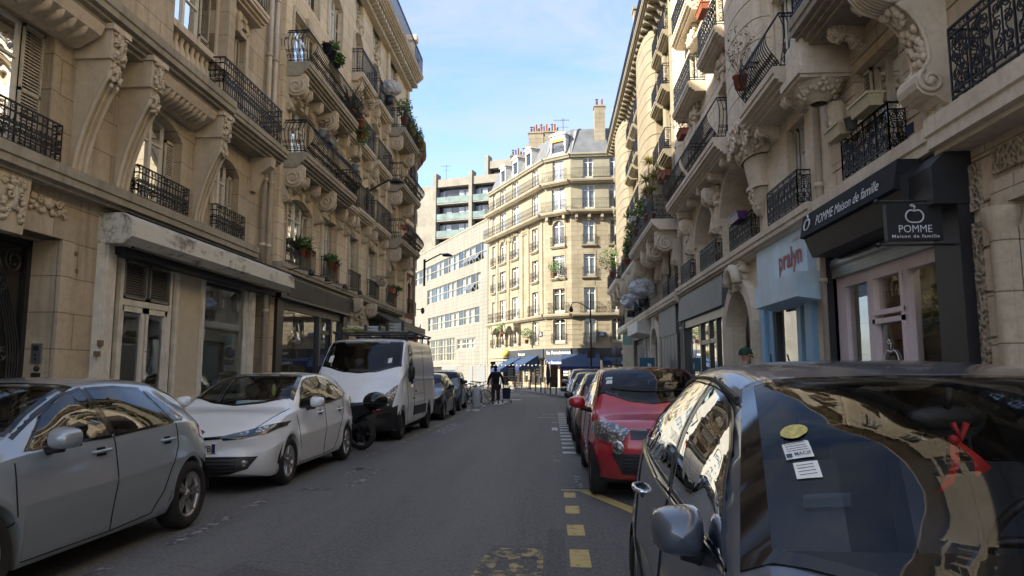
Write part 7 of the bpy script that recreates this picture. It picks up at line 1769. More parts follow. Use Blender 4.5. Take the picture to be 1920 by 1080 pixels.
# ---- dark blue grey rounded hatchback at bottom right, the closest
w = .83
P = dict(L=3.94, wf=.80, wr=3.27, ra=.345, wc=.31, tw=.2, bow=.36, bp=2.4, rbow=.26, lean=[(.2, .04), (.5, 0), (.7, .02), (1.0, .16)], rlean=[(.3, .04), (.6, 0), (1.05, .08), (1.4, .25)], ws_x=1.35, ws_s=.75, ws_b=.22, mir=(1.55, 1.33), cutz=1.0, nr=.06, tumble=.035, spk=7, c={
 'wm': [(0, w*.82), (.15, w*.91), (.5, w*.97), (1.0, w*.99), (1.8, w), (3.0, w), (3.5, w*.965), (3.8, w*.9), (3.94, w*.82)],
 'ws': [(0, w*.74), (.2, w*.84), (.6, w*.90), (1.1, w*.925), (2.2, w*.935), (3.1, w*.92), (3.6, w*.86), (3.94, w*.76)],
 'wt': [(0, w*.66), (.3, w*.76), (.7, w*.84), (.95, w*.88), (1.3, w*.805), (1.7, w*.70), (2.3, w*.69), (3.0, w*.655), (3.5, w*.62), (3.8, w*.66), (3.94, w*.66)],
 'zb': [(0, .23), (.4, .18), (1.5, .2), (2.8, .2), (3.6, .26), (3.94, .34)], 'zm': [(0, .5), (.5, .6), (2, .66), (3.94, .68)],
 'zs': [(0, .72), (.2, .81), (.5, .88), (.85, .93), (1.2, .965), (2.0, 1.0), (3.0, 1.06), (3.6, 1.06), (3.94, .92)],
 'ze': [(0, .74), (.2, .84), (.5, .92), (.80, .965), (.95, 1.015), (1.3, 1.235), (1.68, 1.395), (2.2, 1.475), (2.6, 1.465), (3.0, 1.41), (3.4, 1.30), (3.7, 1.15), (3.94, .96)],
 'zc': [(0, .77), (.2, .88), (.5, .96), (.80, 1.01), (.95, 1.07), (1.3, 1.285), (1.68, 1.45), (2.2, 1.52), (2.6, 1.515), (3.0, 1.48), (3.4, 1.40), (3.7, 1.2), (3.94, .98)]})
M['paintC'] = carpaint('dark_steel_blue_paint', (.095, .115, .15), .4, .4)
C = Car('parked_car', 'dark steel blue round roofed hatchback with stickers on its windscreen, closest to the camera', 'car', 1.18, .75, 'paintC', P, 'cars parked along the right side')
C.window('side', [(1.08, 1.0), (1.25, 1.005), (1.6, 1.015), (2.02, 1.035)], [(1.19, 1.09), (1.42, 1.225), (1.7, 1.34), (2.05, 1.415)], 'glassD', nu=18, ext=.03, ev=.05)
C.window('side', [(2.12, 1.045), (2.5, 1.065), (2.95, 1.09)], [(2.14, 1.43), (2.5, 1.415), (2.84, 1.34)], 'glassD', nu=14, ext=.03, ev=.05)
C.window('side', [(3.02, 1.10), (3.25, 1.13)], [(2.93, 1.31), (3.08, 1.26)], 'glassD', nu=5, ext=.06, ev=.06)
C.window('top', [(-.695, .97), (-.4, .78), (-.2, .71), (0, .69), (.2, .71), (.4, .78), (.695, .97)], [(-.545, 1.66), (-.3, 1.57), (0, 1.53), (.3, 1.57), (.545, 1.66)], 'glassC', 'windscreen', 30, 20, .035, .05)
C.window('top', [(-.45, 3.27), (0, 3.32), (.45, 3.27)], [(-.46, 3.60), (0, 3.68), (.46, 3.60)], 'glassD', 'rear_window', 12, 8, .04, .05)
for sd_ in (1, -1):
    mb = MB()
    C.line('side', [(1.02, .95), (1.0, .6), (1.08, .24), (2.08, .235), (2.08, 1.03)], sd_, mb=mb); C.line('side', [(2.08, .235), (2.7, .25), (2.85, .5), (3.0, .72), (3.08, 1.08)], sd_, mb=mb)
    C.line('top', [(sd_*.60, 1.66), (sd_*.60, 2.2), (sd_*.57, 2.9), (sd_*.55, 3.3)], 1, .006, .002, mb); mb.build('door_seam', 'under', C.root)
    mb = MB(); C.line('side', [(.96, .985), (1.6, .985), (2.4, 1.01), (3.3, 1.09)], sd_, .011, .006, mb); C.line('side', [(1.2, .42), (2.4, .42)], sd_, .012, .01, mb); mb.build('chrome_strip', 'chrome', C.root)
    mb = MB(); C.line('top', [(sd_*.592, 1.70), (sd_*.585, 2.2), (sd_*.56, 2.9)], 1, .010, .004, mb); mb.build('roof_strip', 'dark', C.root)
C.overlay('pillar_trim', 'side', [(2.0, 1.04), (2.13, 1.045)], [(2.04, 1.43), (2.15, 1.43)], 'gloss', .003, 3, 6, skirt=0)
C.handle((1.95, 2.85), .90, 'chrome'); C.mirror(1.40, 1.02, 'paintC', .15, .135, .01, dp=.10)
C.overlay('headlamp', 'frontpair', [(.45, .66), (.7, .68), (.78, .76)], [(.42, .76), (.66, .84), (.76, .88)], 'lamp', .01, 10, 8)
def tpatch(name, lo, hi, mat, off=.008): return C.overlay(name, 'top', lo, hi, mat, off, 8, 8, skirt=0)
M['stickY'] = plain('yellow_round_sticker', (.52, .46, .12), .5, var=.35, scale=60)
# stickers inside the passenger side of the screen: disc, two cards
pts = [(-.545+.036*cos(a), 1.26+.032*sin(a)*1.0) for a in [pi*i/10 for i in range(11)]]; lo_ = [(-.545+.036*cos(a), 1.26-.032*sin(a)) for a in [pi*i/10 for i in range(11)]]
tpatch('vignette', lo_[::-1], pts[::-1], 'stickY')
tpatch('sticker', [(-.595, 1.165), (-.53, 1.15)], [(-.59, 1.22), (-.526, 1.207)], 'sticker'); tpatch('sticker', [(-.59, 1.105), (-.532, 1.09)], [(-.585, 1.15), (-.528, 1.137)], 'sticker')
tpatch('sticker_mark', [(-.592, 1.168), (-.579, 1.165)], [(-.591, 1.181), (-.578, 1.178)], 'plaque', .010)
mb = MB()
for i in range(4): C.line('top', [(-.585, 1.189+.008*i), (-.535, 1.179+.008*i)], 1, .0008, .0095, mb); C.line('top', [(-.58, 1.112+.009*i), (-.54, 1.104+.009*i)], 1, .0008, .0095, mb)
mb.build('sticker_text', 'dark', C.root)
C.overlay('sticker', 'top', [(-.60, 1.03), (-.50, 1.005)], [(-.59, 1.06), (-.49, 1.035)], 'glassC', .012, 4, 3, skirt=0)
def ptext(txt, x, y, h, wd, mat, off):
    m0 = MB(); text_mb(m0, txt, 1, (0, 0, 0), (1, 0, 0), (0, 1, 0), 0, align='LEFT', bold=.01); X1 = max(v[0] for v in m0.v); Y1 = max(v[1] for v in m0.v); vs = []
    for v in m0.v:
        q, nn = C.cast('top', x+v[0]/X1*wd, y+v[1]/Y1*h-v[0]/X1*wd*.22); nn = nn if nn.z > 0 else -nn; vs.append(q+nn*off)
    m1 = MB(); m1.raw(vs, m0.f); m1.build('lettering', mat, C.root)
ptext('MACIF', -.573, 1.167, .012, .040, 'plaque', .0105)
C.interior(1.22, (1.98, 2.75), hr=1.33)
mb = MB()     # red ribbon hanging from the mirror
M['ribbon'] = plain('red_ribbon', (.5, .015, .02), .5, var=.15)
zt = 1.27
for sg, dx, ln in ((-1, -.055, .15), (1, .06, .10)):
    p0 = Vector((-.02, 1.47, zt)); p1 = Vector((dx*.55, 1.45, zt-ln*.5)); p2 = Vector((dx, 1.47, zt-ln))
    mb.raw([p0+Vector((-.012, 0, 0)), p0+Vector((.012, 0, 0)), p1+Vector((.018, .01, 0)), p1+Vector((-.018, -.01, 0)), p2+Vector((.022, 0, .02)), p2+Vector((-.02, .01, -.01))], [(0, 1, 2, 3), (3, 2, 4, 5)], 0, True)
mb.ball((-.02, 1.47, zt), .016); mb.tube([(-.02, 1.47, zt+.05), (0, 1.47, zt), (.02, 1.47, zt+.05)], .01, 5); mb.build('ribbon', 'ribbon', C.root)
C.finish(); ALL.append(C); C.root.rotation_euler = (0, 0, radians(-1.2))
# ================================================================= people
def skin_fig(name, joints, edges, mat, parent, root=0, sub=2, label=None):
    me = bpy.data.meshes.new(name); me.from_pydata([j[:3] for j in joints], edges, []); me.materials.append(M[mat])
    o = link(name, me, parent); md = o.modifiers.new('skin', 'SKIN'); md.use_smooth_shade = True
    for i, j in enumerate(joints):
        v = me.skin_vertices[0].data[i]; r = j[3]; v.radius = r if isinstance(r, tuple) else (r, r); v.use_root = (i == root)
    s2 = o.modifiers.new('sub', 'SUBSURF'); s2.levels = sub; s2.render_levels = sub
    return o
M['coat'] = plain('black_padded_coat', (.012, .012, .014), .85, var=.3, scale=8, bmp=.3); M['trous'] = plain('brown_trousers', (.035, .018, .014), .85, var=.3, bmp=.2); M['skin'] = plain('skin', (.42, .24, .17), .55, var=.08); M['bagw'] = plain('cream_carrier_bag', (.50, .46, .34), .6, var=.15, bmp=.2); M['shoe'] = plain('black_shoe', (.012, .012, .012), .5)
T = thing('person', 'stooped walker in long black coat, cap and brown trousers pulling a trolley along the road', 'person', (-2.66, 33.7, 0)); 
# facing the camera (-Y), mid stride, head bent
J = [(0, 0, .93, (.17, .13)), (0, -.03, 1.14, (.19, .15)), (0, -.07, 1.33, (.20, .15)), (0, -.13, 1.46, (.13, .11)), (0, -.19, 1.545, (.062, .062)), (0, -.25, 1.66, (.082, .10)), (0, -.24, 1.75, (.07, .08)),
     (-.21, -.09, 1.40, .085), (-.33, -.04, 1.14, .068), (-.38, -.10, .90, .055), (-.385, -.13, .84, .03),
     (.21, -.09, 1.40, .085), (.32, .0, 1.13, .068), (.36, .07, .90, .055), (.37, .10, .83, .03),
     (-.11, -.02, .84, .13), (-.12, -.10, .50, .085), (-.12, -.14, .12, .055), (.11, 0, .84, .13), (.11, -.02, .50, .085), (.11, .10, .12, .055)]
E_ = [(0, 1), (1, 2), (2, 3), (3, 4), (4, 5), (5, 6), (2, 7), (7, 8), (8, 9), (9, 10), (2, 11), (11, 12), (12, 13), (13, 14), (0, 15), (15, 16), (16, 17), (0, 18), (18, 19), (19, 20)]
bd = skin_fig('body', [(x*.92, y, z, tuple(q*(.5 if z < 1.5 else .9) for q in r) if isinstance(r, tuple) else r*.7) for x, y, z, r in J], E_, 'skin', T)
JC = [J[i] for i in (0, 1, 2, 3)]+[(0, 0, .78, (.22, .16))]+[J[i] for i in (7, 8, 9, 11, 12, 13)]
skin_fig('coat', JC, [(4, 0), (0, 1), (1, 2), (2, 3), (2, 5), (5, 6), (6, 7), (2, 8), (8, 9), (9, 10)], 'coat', T)
skin_fig('trousers', [(0, 0, .88, .16), (-.11, -.02, .80, .125), (-.12, -.10, .48, .098), (-.12, -.14, .12, .08), (.11, 0, .80, .125), (.11, -.02, .48, .098), (.11, .10, .12, .08)], [(0, 1), (1, 2), (2, 3), (0, 4), (4, 5), (5, 6)], 'trous', T)
mb = MB(); mb.ball((0, -.245, 1.72), .10, .12, .085, n=14, k=8); mb.ball((0, -.34, 1.695), .06, .05, .014, n=12, k=4); mb.build('cap', 'coat', T); mb = MB(); mb.ball((0, -.27, 1.585), .09, .10, .07, n=12, k=8); mb.build('scarf', 'coat', T)
for sg, yy in ((-1, -.14), (1, .10)):
    mb = MB(); mb.ball((sg*.12, yy-.07, .055), .055, .14, .055, n=12, k=7); mb.build('shoe', 'shoe', T)
def hand(parent, w, d, curl, mat='skin', s=1.0, sg=1):
    """palm and five curled fingers growing from wrist w along d"""
    w = Vector(w); d = Vector(d).normalized(); side = d.cross(Vector((0, 1, 0))).normalized() if abs(d.y) < .9 else Vector((1, 0, 0)); nrm = side.cross(d).normalized(); J2 = [(*w, .03*s), (*(w+d*.05*s), .036*s)]; E2 = [(0, 1)]
    for k in range(4):
        b = w+d*.085*s+side*(k-1.5)*.021*s; ln = (.072, .08, .075, .06)[k]*s; p = b; J2.append((*b, .0115*s)); E2.append((1, len(J2)-1)); a = 0
        for q in range(3):
            a += curl; p = p+(d*cos(a)+nrm*sin(a))*ln/3; J2.append((*p, .0095*s)); E2.append((len(J2)-2, len(J2)-1))
    b = w+d*.03*s-side*.035*s*sg; J2.append((*b, .014*s)); E2.append((1, len(J2)-1)); b = b+(d*.6-side*.5*sg+nrm*.4)*.045*s; J2.append((*b, .011*s)); E2.append((len(J2)-2, len(J2)-1)); b = b+(d*.7+nrm*.6)*.03*s; J2.append((*b, .009*s)); E2.append((len(J2)-2, len(J2)-1))
    return skin_fig('hand', J2, E2, mat, parent, 1, 1)
hand(T, (-.352, -.125, .845), (0, -.2, -1), .6, s=1, sg=1); hand(T, (.338, .095, .835), (0, .3, -1), .6, s=1, sg=-1)
t_ = thing('carrier_bag', 'cream plastic carrier bag hanging from the walker\'s hand', 'bag', (-3.03, 33.55, .28)); mb = MB(); mb.lathe([(0, 0), (.13, .01), (.17, .14), (.15, .30), (.08, .40), (.02, .47)], n=14, sx=1, sy=.6); mb.build('bag', 'bagw', t_); mb = MB(); mb.tube([(-.05, 0, .38), (-.02, 0, .50), (.02, 0, .50), (.05, 0, .38)], .008, 5); mb.build('handle', 'bagw', t_)
t_ = thing('shopping_trolley', 'dark blue two wheeled shopping trolley pulled behind the walker', 'trolley', (-2.18, 34.05, 0)); M['navyc'] = plain('navy_cloth', (.012, .018, .04), .8, var=.2)
mb = MB(); mb.prism([(-.17, .22), (.17, .22), (.19, .60), (.15, .74), (-.15, .74), (-.19, .60)], 'y', -.14, .14); mb.box(-.2, .2, -.16, .16, .64, .68); mb.build('bag', 'navyc', t_)
mb = MB()
for sg in (-1, 1): mb.tube([(sg*.17, .1, .1), (sg*.17, .15, .2), (sg*.15, .17, .8), (sg*.05, .05, 1.0)], .011, 5); mb.tube([(sg*.15, -.12, .2), (sg*.15, -.12, .02)], .01, 5)
mb.tube([(-.22, .1, .1), (.22, .1, .1)], .01, 5); mb.tube([(-.16, -.12, .03), (.16, -.12, .03)], .01, 5); mb.build('frame', 'steel', t_)
for sg in (-1, 1): mb = MB(); mb.lathe([(.06, -.02), (.09, -.02), (.09, .02), (.06, .02)], (sg*.21, .1, .092), 14, axis='x'); mb.lathe([(0, 0), (.06, 0)], (sg*.21, .1, .092), 14, axis='x'); mb.build('wheel', 'tyre', t_)
# pedestrian in the cap on the right pavement, seen above the car roof
T = thing('person', 'pedestrian in dark coat and green cap with orange peak on the right pavement', 'person', (3.42, 12.9, .13))
J = [(0, 0, .92, (.15, .11)), (0, 0, 1.12, (.16, .11)), (0, 0, 1.32, (.17, .11)), (0, 0, 1.42, .07), (0, -.01, 1.46, .055), (.0, -.03, 1.56, (.08, .10)), (.0, -.02, 1.65, .07), (-.2, 0, 1.36, .06), (-.24, 0, 1.1, .045), (-.24, -.08, .86, .035), (.2, 0, 1.36, .06), (.24, 0, 1.1, .045), (.24, -.08, .86, .035), (-.1, 0, .86, .10), (-.1, -.06, .48, .07), (-.1, -.02, .06, .05), (.1, 0, .86, .10), (.1, .03, .48, .07), (.1, .12, .06, .05)]
E_ = [(0, 1), (1, 2), (2, 3), (3, 4), (4, 5), (5, 6), (2, 7), (7, 8), (8, 9), (2, 10), (10, 11), (11, 12), (0, 13), (13, 14), (14, 15), (0, 16), (16, 17), (17, 18)]
skin_fig('body', J, E_, 'skin', T); skin_fig('coat', [(x, y, z, tuple(q*1.2 for q in r) if isinstance(r, tuple) else r*1.25) for x, y, z, r in [J[i] for i in (0, 1, 2, 7, 8, 9, 10, 11, 12)]], [(0, 1), (1, 2), (2, 3), (3, 4), (4, 5), (2, 6), (6, 7), (7, 8)], 'coat', T)
skin_fig('trousers', [(x, y, z, (r if not isinstance(r, tuple) else .12)*1.2) for x, y, z, r in [(0, 0, .9, .11)]+[J[i] for i in (13, 14, 15, 16, 17, 18)]], [(0, 1), (1, 2), (2, 3), (0, 4), (4, 5), (5, 6)], 'coat', T)
for sx in (-.24, .24): hand(T, (sx, -.09, .84), (0, -.3, -1), .45, sg=-1 if sx > 0 else 1)
for sg, yy in ((-1, -.02), (1, .12)): mb = MB(); mb.ball((sg*.1, yy-.06, .05), .05, .13, .05, n=10, k=6); mb.build('shoe', 'shoe', T)
mb = MB()   # face
for sg in (-1, 1): mb.ball((sg*.033, -.118, 1.575), .014, .01, .01, 1); mb.ball((sg*.088, -.02, 1.57), .012, .02, .03)
mb.ball((0, -.135, 1.55), .015, .022, .022); mb.ball((0, -.122, 1.505), .026, .008, .008, 2); mb.build('face', ['skin', 'under', 'redlet'], T)
M['capg'] = plain('bottle_green_cap', (.012, .045, .028), .8, var=.1); M['capo'] = plain('orange_cap_peak', (.70, .30, .03), .7, var=.05)
mb = MB(); mb.lathe([(.108, 1.585), (.112, 1.62), (.098, 1.675), (.06, 1.715), (0, 1.73)], (0, -.02, 0), 20, sy=1.1); mb.ball((0, -.02, 1.73), .012); cp = mb.build('cap', 'capg', T)
mb = MB(); mb.prism([(-.09, -.09), (-.07, -.19), (0, -.225), (.075, -.19), (.09, -.09), (0, -.13)], 'z', 1.585, 1.597); mb.build('peak', 'capo', cp)
mb = MB(); mb.tube([(.026*cos(a), -.137+.01*sin(a)*0, 1.645+.018*sin(a)) for a in [.5+i*.5 for i in range(12)]], .006, 5); mb.build('emblem', 'letterw', cp)
T.rotation_euler = (0, 0, radians(62)); T.scale = (1.035, 1.035, 1.035)

# ================================================================= street furniture
def bollard(x, y, lb):
    t_ = thing('bollard', lb, 'bollard', (x, y, .13), 0, 'brown posts along the kerb of the bend'); mb = MB(); mb.lathe([(.055, 0), (.055, .06), (.04, .08), (.04, .9), (.05, .92), (.05, .95)], n=12); mb.build('post', M['bol'], t_); mb = MB(); mb.ball((0, 0, 1.0), .055, n=12, k=8); mb.build('ball_top', 'letterw' if lb.endswith('tip') else M['bol'], t_)
M['bol'] = plain('brown_bollard_paint', (.03, .02, .018), .5, var=.1)
for i, (uu, vv) in enumerate(((-1.63, 53.3), (-1.2, 51), (-.78, 48.6), (-.48, 47), (-.12, 45), (.22, 43))):
    bollard(uu, vv, ['leftmost kerb post, beside the café chairs', 'second kerb post from the left, with a plain top', 'third kerb post from the left, with white tip', 'fourth kerb post from the left, with white tip', 'fifth kerb post from the left, in front of the dark café door', 'rightmost kerb post, beside the silver people carrier'][i])
# street lamp pole with lantern arm, traffic signal and sign backs
t_ = thing('street_lamp', 'tall dark lamp post with curved lantern arm in front of the brasserie', 'lamp', (2.9, 53.5, .13)); mb = MB(); mb.lathe([(.13, 0), (.13, .6), (.09, .75), (.075, 3), (.05, 7.2), (.03, 7.5)], n=12); mb.build('post', 'ironF', t_)
mb = MB(); mb.tube([(0, 0, 6.0), (-.5, 0, 6.35), (-1.0, 0, 6.6), (-1.35, 0, 6.55), (-1.45, 0, 6.3)], .035, 7); mb.build('arm', 'ironF', t_); mb = MB(); mb.lathe([(.05, 0), (.09, -.05), (.17, -.3), (.12, -.42), (0, -.5)], (-1.45, 0, 6.3), 12); mb.build('lantern', 'ironF', t_)
mb = MB(); mb.box(.06, .30, -.12, .12, 2.4, 3.2); mb.box(-.32, -.08, -.1, .1, 2.4, 2.9); mb.lathe([(.3, -.01), (.3, .01)], (-.05, 0, 3.45), 16, axis='x'); mb.box(-.3, .42, -.02, .02, 2.95, 3.05); mb.build('signal_box', 'blackm', t_)
t_ = thing('traffic_sign', 'round traffic sign seen from its grey back in front of the restaurant', 'sign', (4.05, 45.5, .13)); mb = MB(); mb.tube([(0, 0, 0), (0, 0, 2.95)], .035, 8); mb.build('post', 'greyD', t_); mb = MB(); mb.lathe([(0, -.012), (.33, -.012), (.33, .012), (0, .012)], (0, 0, 2.62), 24, axis='y'); mb.build('disc', 'louvre', t_); mb = MB(); mb.box(-.36, .36, -.012, .012, 2.02, 2.16); mb.box(-.28, .3, -.012, .012, 1.84, 1.98); mb.build('side_plate', 'louvre', t_)
def wall_lamp(name, lb, x, y, z, ln, sgn=1):
    t_ = thing(name, lb, 'lamp', (x, y, z)); mb = MB(); mb.box(-.06, .06, -.06, .06, -1.5, .2); mb.tube([(0, 0, .0), (ln*.3, 0, .22), (ln*.75, 0, .52), (ln, 0, .52)], .045, 7); mb.build('arm', 'blackm', t_); mb = MB(); mb.lathe([(0, .12), (.12, .1), (.3, .0), (.34, -.06), (0, -.1)], (ln+.1, 0, .46), 18); mb.build('lamp_head', 'blackm', t_)
wall_lamp('wall_street_lamp', 'black bracket lamp reaching over the street from the tan balconied house', -8.28, 30.9, 9.55, 1.25)
wall_lamp('wall_street_lamp', 'small bracket lamp on the brick house at the bend', -8.0, 43.9, 8.35, 1.35)
t_ = thing('surveillance_camera', 'small grey camera dome on the edge of the brick house', 'camera', (-7.95, 42.8, 5.2)); mb = MB(); mb.box(-.3, 0, -.02, .02, .05, .09); mb.ball((.08, 0, 0), .12, .12, .2, n=10, k=6); mb.build('housing', 'greyD', t_)
t_ = thing('red_flag', 'orange red pennant sticking out behind the van', 'flag', (-6.95, 37.2, 3.0)); mb = MB(); mb.tube([(0, 0, -2.9), (0, 0, 1.0)], .02, 6); mb.build('pole', 'greyD', t_); mb = MB(); mb.raw([(0, 0, .95), (-.15, .05, .0), (-.5, .0, .1), (-.3, -.05, .4), (.0, .02, .95)], [(0, 1, 2, 3)]); mb.raw([(0, .01, .95), (-.15, .06, .0), (-.5, .01, .1), (-.3, -.04, .4)], [(3, 2, 1, 0)]); M['flag'] = plain('orange_red_cloth', (.75, .10, .025), .8, var=.1); mb.build('cloth', 'flag', t_)
t_ = thing('parking_ticket_sign', 'small teal sign with white letter above the red car roof', 'sign', (4.35, 33.2, .13)); mb = MB(); mb.tube([(0, 0, 0), (0, 0, 1.4)], .03, 8); mb.box(-.35, .35, -.12, .12, 1.4, 2.0, 1); M['teal'] = plain('teal_sign_face', (.01, .10, .16), .4, var=.1); mb.build('sign_case', ['blackm', 'teal'], t_); mb = MB(); text_mb(mb, 'P', .34, (.1, -.122, 1.5), (1, 0, 0), (0, 0, 1), .003, bold=.01); mb.build('lettering', 'letterw', t_)
t_ = thing('shop_sign', 'small green lit shop box sign hung on the white shop past the porch', 'sign', (XR, 47.4, 3.6)); mb = MB(); mb.box(-.75, -.1, -.06, .06, -.35, .35); M['greensign'] = plain('pale_green_sign', (.30, .45, .38), .4); mb.build('sign_face', 'greensign', t_)
# bicycles and bin at the end of the left bay
def bicycle(lb, x, y, rz, mat, tilt=0):
    t_ = thing('bicycle', lb, 'bicycle', (x, y, 0), rz, 'bicycles parked at the end of the left row'); t_.rotation_euler = (0, tilt, rz)
    for yy in (-.52, .52):
        mb = MB(); mb.tube([(0, yy+.33*cos(a), .34+.33*sin(a)) for a in [2*pi*i/24 for i in range(24)]], .018, 6, closed=True); w_ = mb.build('wheel', 'tyre', t_)
        mb = MB(); [mb.tube([(0, yy, .34), (0, yy+.32*cos(a), .34+.32*sin(a))], .003, 3) for a in [2*pi*i/12 for i in range(12)]]; mb.lathe([(.03, -.03), (.03, .03)], (0, yy, .34), 8, axis='x'); mb.build('spokes', 'steel', w_)
    mb = MB(); A, B, C_, D = (0, -.52, .34), (0, -.38, .88), (0, .12, .80), (0, -.02, .30)
    for p, q in ((A, B), (B, (0, .14, .74)), (B, D), (D, (0, .16, .9)), (D, (0, .52, .34)), ((0, .52, .34), (0, .14, .76))): mb.tube([p, q], .018, 6)
    mb.build('frame', mat, t_)
    mb = MB(); mb.tube([(0, -.38, .86), (0, -.42, 1.02)], .014, 6); mb.tube([(-.28, -.33, 1.04), (-.22, -.42, 1.03), (.22, -.42, 1.03), (.28, -.33, 1.04)], .013, 6); mb.build('handlebar', 'dark', t_)
    mb = MB(); mb.ball((0, .2, .93), .07, .13, .03); mb.build('saddle', 'dark', t_)
for i, (x_, y_, rz_, mt, tl, lb) in enumerate(((-3.75, 31.6, .9, 'dark', .1, 'black bicycle leaning nearest the grey blue micro car'), (-3.5, 33.0, 1.1, 'potw', -.05, 'pale framed bicycle in the middle of the cluster'), (-3.9, 34.2, .7, 'dark', .08, 'dark bicycle half hidden behind the pale framed one'), (-3.55, 36.4, 1.3, 'potw', 0, 'pale bicycle standing farthest along, beyond the cluster'))): bicycle(lb, x_, y_, rz_, mt, tl)
t_ = thing('rubbish_bin', 'short pale grey post bin in front of the bicycles', 'bin', (-3.25, 30.6, 0)); mb = MB(); mb.lathe([(.17, 0), (.18, .05), (.165, .75), (.15, .8), (0, .82)], n=18); mb.build('drum', 'potw', t_)
# motorcycles
def motorbike(lb, x, y, rz, box=True):
    t_ = thing('parked_motorcycle', lb, 'motorcycle', (x, y, 0), rz)
    for yy in (-.68, .62):
        mb = MB(); mb.lathe([(.22, -.05), (.29, -.055), (.305, 0), (.29, .055), (.22, .05)], (0, yy, .305), 26, axis='x'); w_ = mb.build('wheel', 'tyre', t_); mb = MB(); mb.lathe([(.22, -.02), (.22, .02)], (0, yy, .305), 20, axis='x'); [mb.tube([(0, yy, .305), (0, yy+.22*cos(a), .305+.22*sin(a))], .014, 5) for a in [2*pi*i/6 for i in range(6)]]; mb.lathe([(0, -.03), (.12, -.03), (.12, -.02)], (0, yy, .305), 14, axis='x'); mb.build('rim', 'rimD', w_)
    mb = MB(); mb.prism([(-.5, .45), (-.38, .95), (-.25, 1.0), (-.22, .6), (.2, .42), (.3, .80), (.75, .86), (.9, .74), (.65, .62), (.4, .40), (.2, .25), (-.25, .28)], 'x', -.16, .16); mb.build('fairing', 'gloss', t_)
    mb = MB(); mb.ball((0, .35, .82), .17, .42, .07, n=12, k=6); mb.build('saddle', 'dark', t_)
    mb = MB(); mb.tube([(0, -.68, .30), (0, -.42, .95)], .04, 7); mb.tube([(-.36, -.22, 1.05), (-.25, -.34, 1.02), (.25, -.34, 1.02), (.36, -.22, 1.05)], .018, 6)
    for sg in (-1, 1): mb.tube([(sg*.25, -.33, 1.03), (sg*.3, -.36, 1.2)], .008, 5); mb.ball((sg*.32, -.36, 1.24), .07, .02, .045)
    mb.prism([(-.52, .85), (-.40, 1.30), (-.38, 1.30), (-.42, .85)], 'x', -.15, .15); mb.build('handlebar', 'dark', t_)
    mb = MB(); mb.box(-.06, .06, -.9, -.6, .60, .63); mb.tube([(0, -.68+.35*cos(a), .305+.35*sin(a)) for a in [.5+i*.3 for i in range(8)]], .035, 6); mb.build('mudguard', 'potw' if box else 'gloss', t_)
    if box:
        mb = MB(); n, k = 20, 10; vs = []; fs = []
        mb.ball((0, .92, .93), .28, .23, .17, n=20, k=10); b_ = mb.build('top_box', 'gloss', t_); mb = MB(); mb.box(-.275, .275, .69, 1.15, .89, .905); mb.box(-.05, .05, .68, .72, .82, .88); mb.build('box_band', 'dark', b_); mb = MB(); text_mb(mb, '388', .05, (-.0, 1.16, .84), (-1, 0, 0), (0, 0, 1), .02); mb.build('lettering', 'letterw', b_)
        mb = MB(); mb.box(-.12, .12, .92, .98, .72, .76); mb.build('tail_lamp', 'redlamp', t_)
    return t_
mt_ = motorbike('black scooter with top box squeezed between the white hatchback and the van', -4.25, 13.75, radians(-105))
motorbike('black motorcycle between the dark blue car and the people carrier', .95, 22.9, radians(20), False)
# a van-side detail: top box hangs toward the pavement, so build it where the photo shows it
# ================================================================= café terrace
M['rattan'] = plain('rattan_brown', (.20, .10, .05), .6, var=.3); M['tabl'] = plain('pale_table_top', (.35, .28, .2), .5)
def chair_parts():
    t_ = thing('cafe_chair', '', 'chair', (0, 0, .13), 0, 'rattan chairs on the brasserie terrace'); mb = MB(); mb.box(-.21, .21, -.21, .21, .44, .47); mb.build('seat', 'rattan', t_)
    mb = MB(); mb.tube([(-.2, .2, .45), (-.2, .26, .78), (-.1, .28, .88), (.1, .28, .88), (.2, .26, .78), (.2, .2, .45)], .016, 6); 
    for i in range(5): mb.tube([(-.12+i*.06, .22, .47), (-.12+i*.06, .275, .86)], .009, 4)
    mb.build('backrest', 'rattan', t_)
    for sx in (-1, 1):
        for sy in (-1, 1): mb = MB(); mb.tube([(sx*.18, sy*.18, .45), (sx*.2, sy*.2, 0)], .015, 5); mb.build('leg', 'rattan', t_)
    return t_
def copy_tree(o, parent=None):
    c = o.copy(); COL.objects.link(c); c.parent = parent
    for ch in list(o.children): copy_tree(ch, c)
    return c
proto = None; bpy.context.view_layer.update()
spots = [(-4.9, 58.0, .3, 'leftmost rattan café chair under the dark awning'), (-4.45, 58.6, -.4, 'second rattan café chair from the left, turned to the wall'), (-3.95, 57.6, .1, 'third rattan café chair from the left, back to the road'), (-3.35, 58.6, -.2, 'rattan chair left of the folded trestle'), (-2.75, 57.4, .5, 'rattan chair right of the folded trestle'), (-2.3, 58.6, 0, 'rattan chair behind the pale table'), (-1.7, 57.5, -.3, 'rattan chair behind the leftmost kerb post'), (-1.1, 58.8, .2, 'rattan chair between the kerb posts and the menu windows'), (-.5, 59.0, -.5, 'rightmost rattan chair, beside the dark café door')]
for i, (x_, y_, rz_, lb) in enumerate(spots):
    if proto is None: proto = chair_parts(); bpy.context.view_layer.update(); c_ = proto
    else: c_ = copy_tree(proto)
    c_.location = (x_, y_, .13); c_.rotation_euler = (0, 0, rz_); c_['label'] = lb; c_['category'] = 'chair'; c_['group'] = 'rattan chairs on the brasserie terrace'
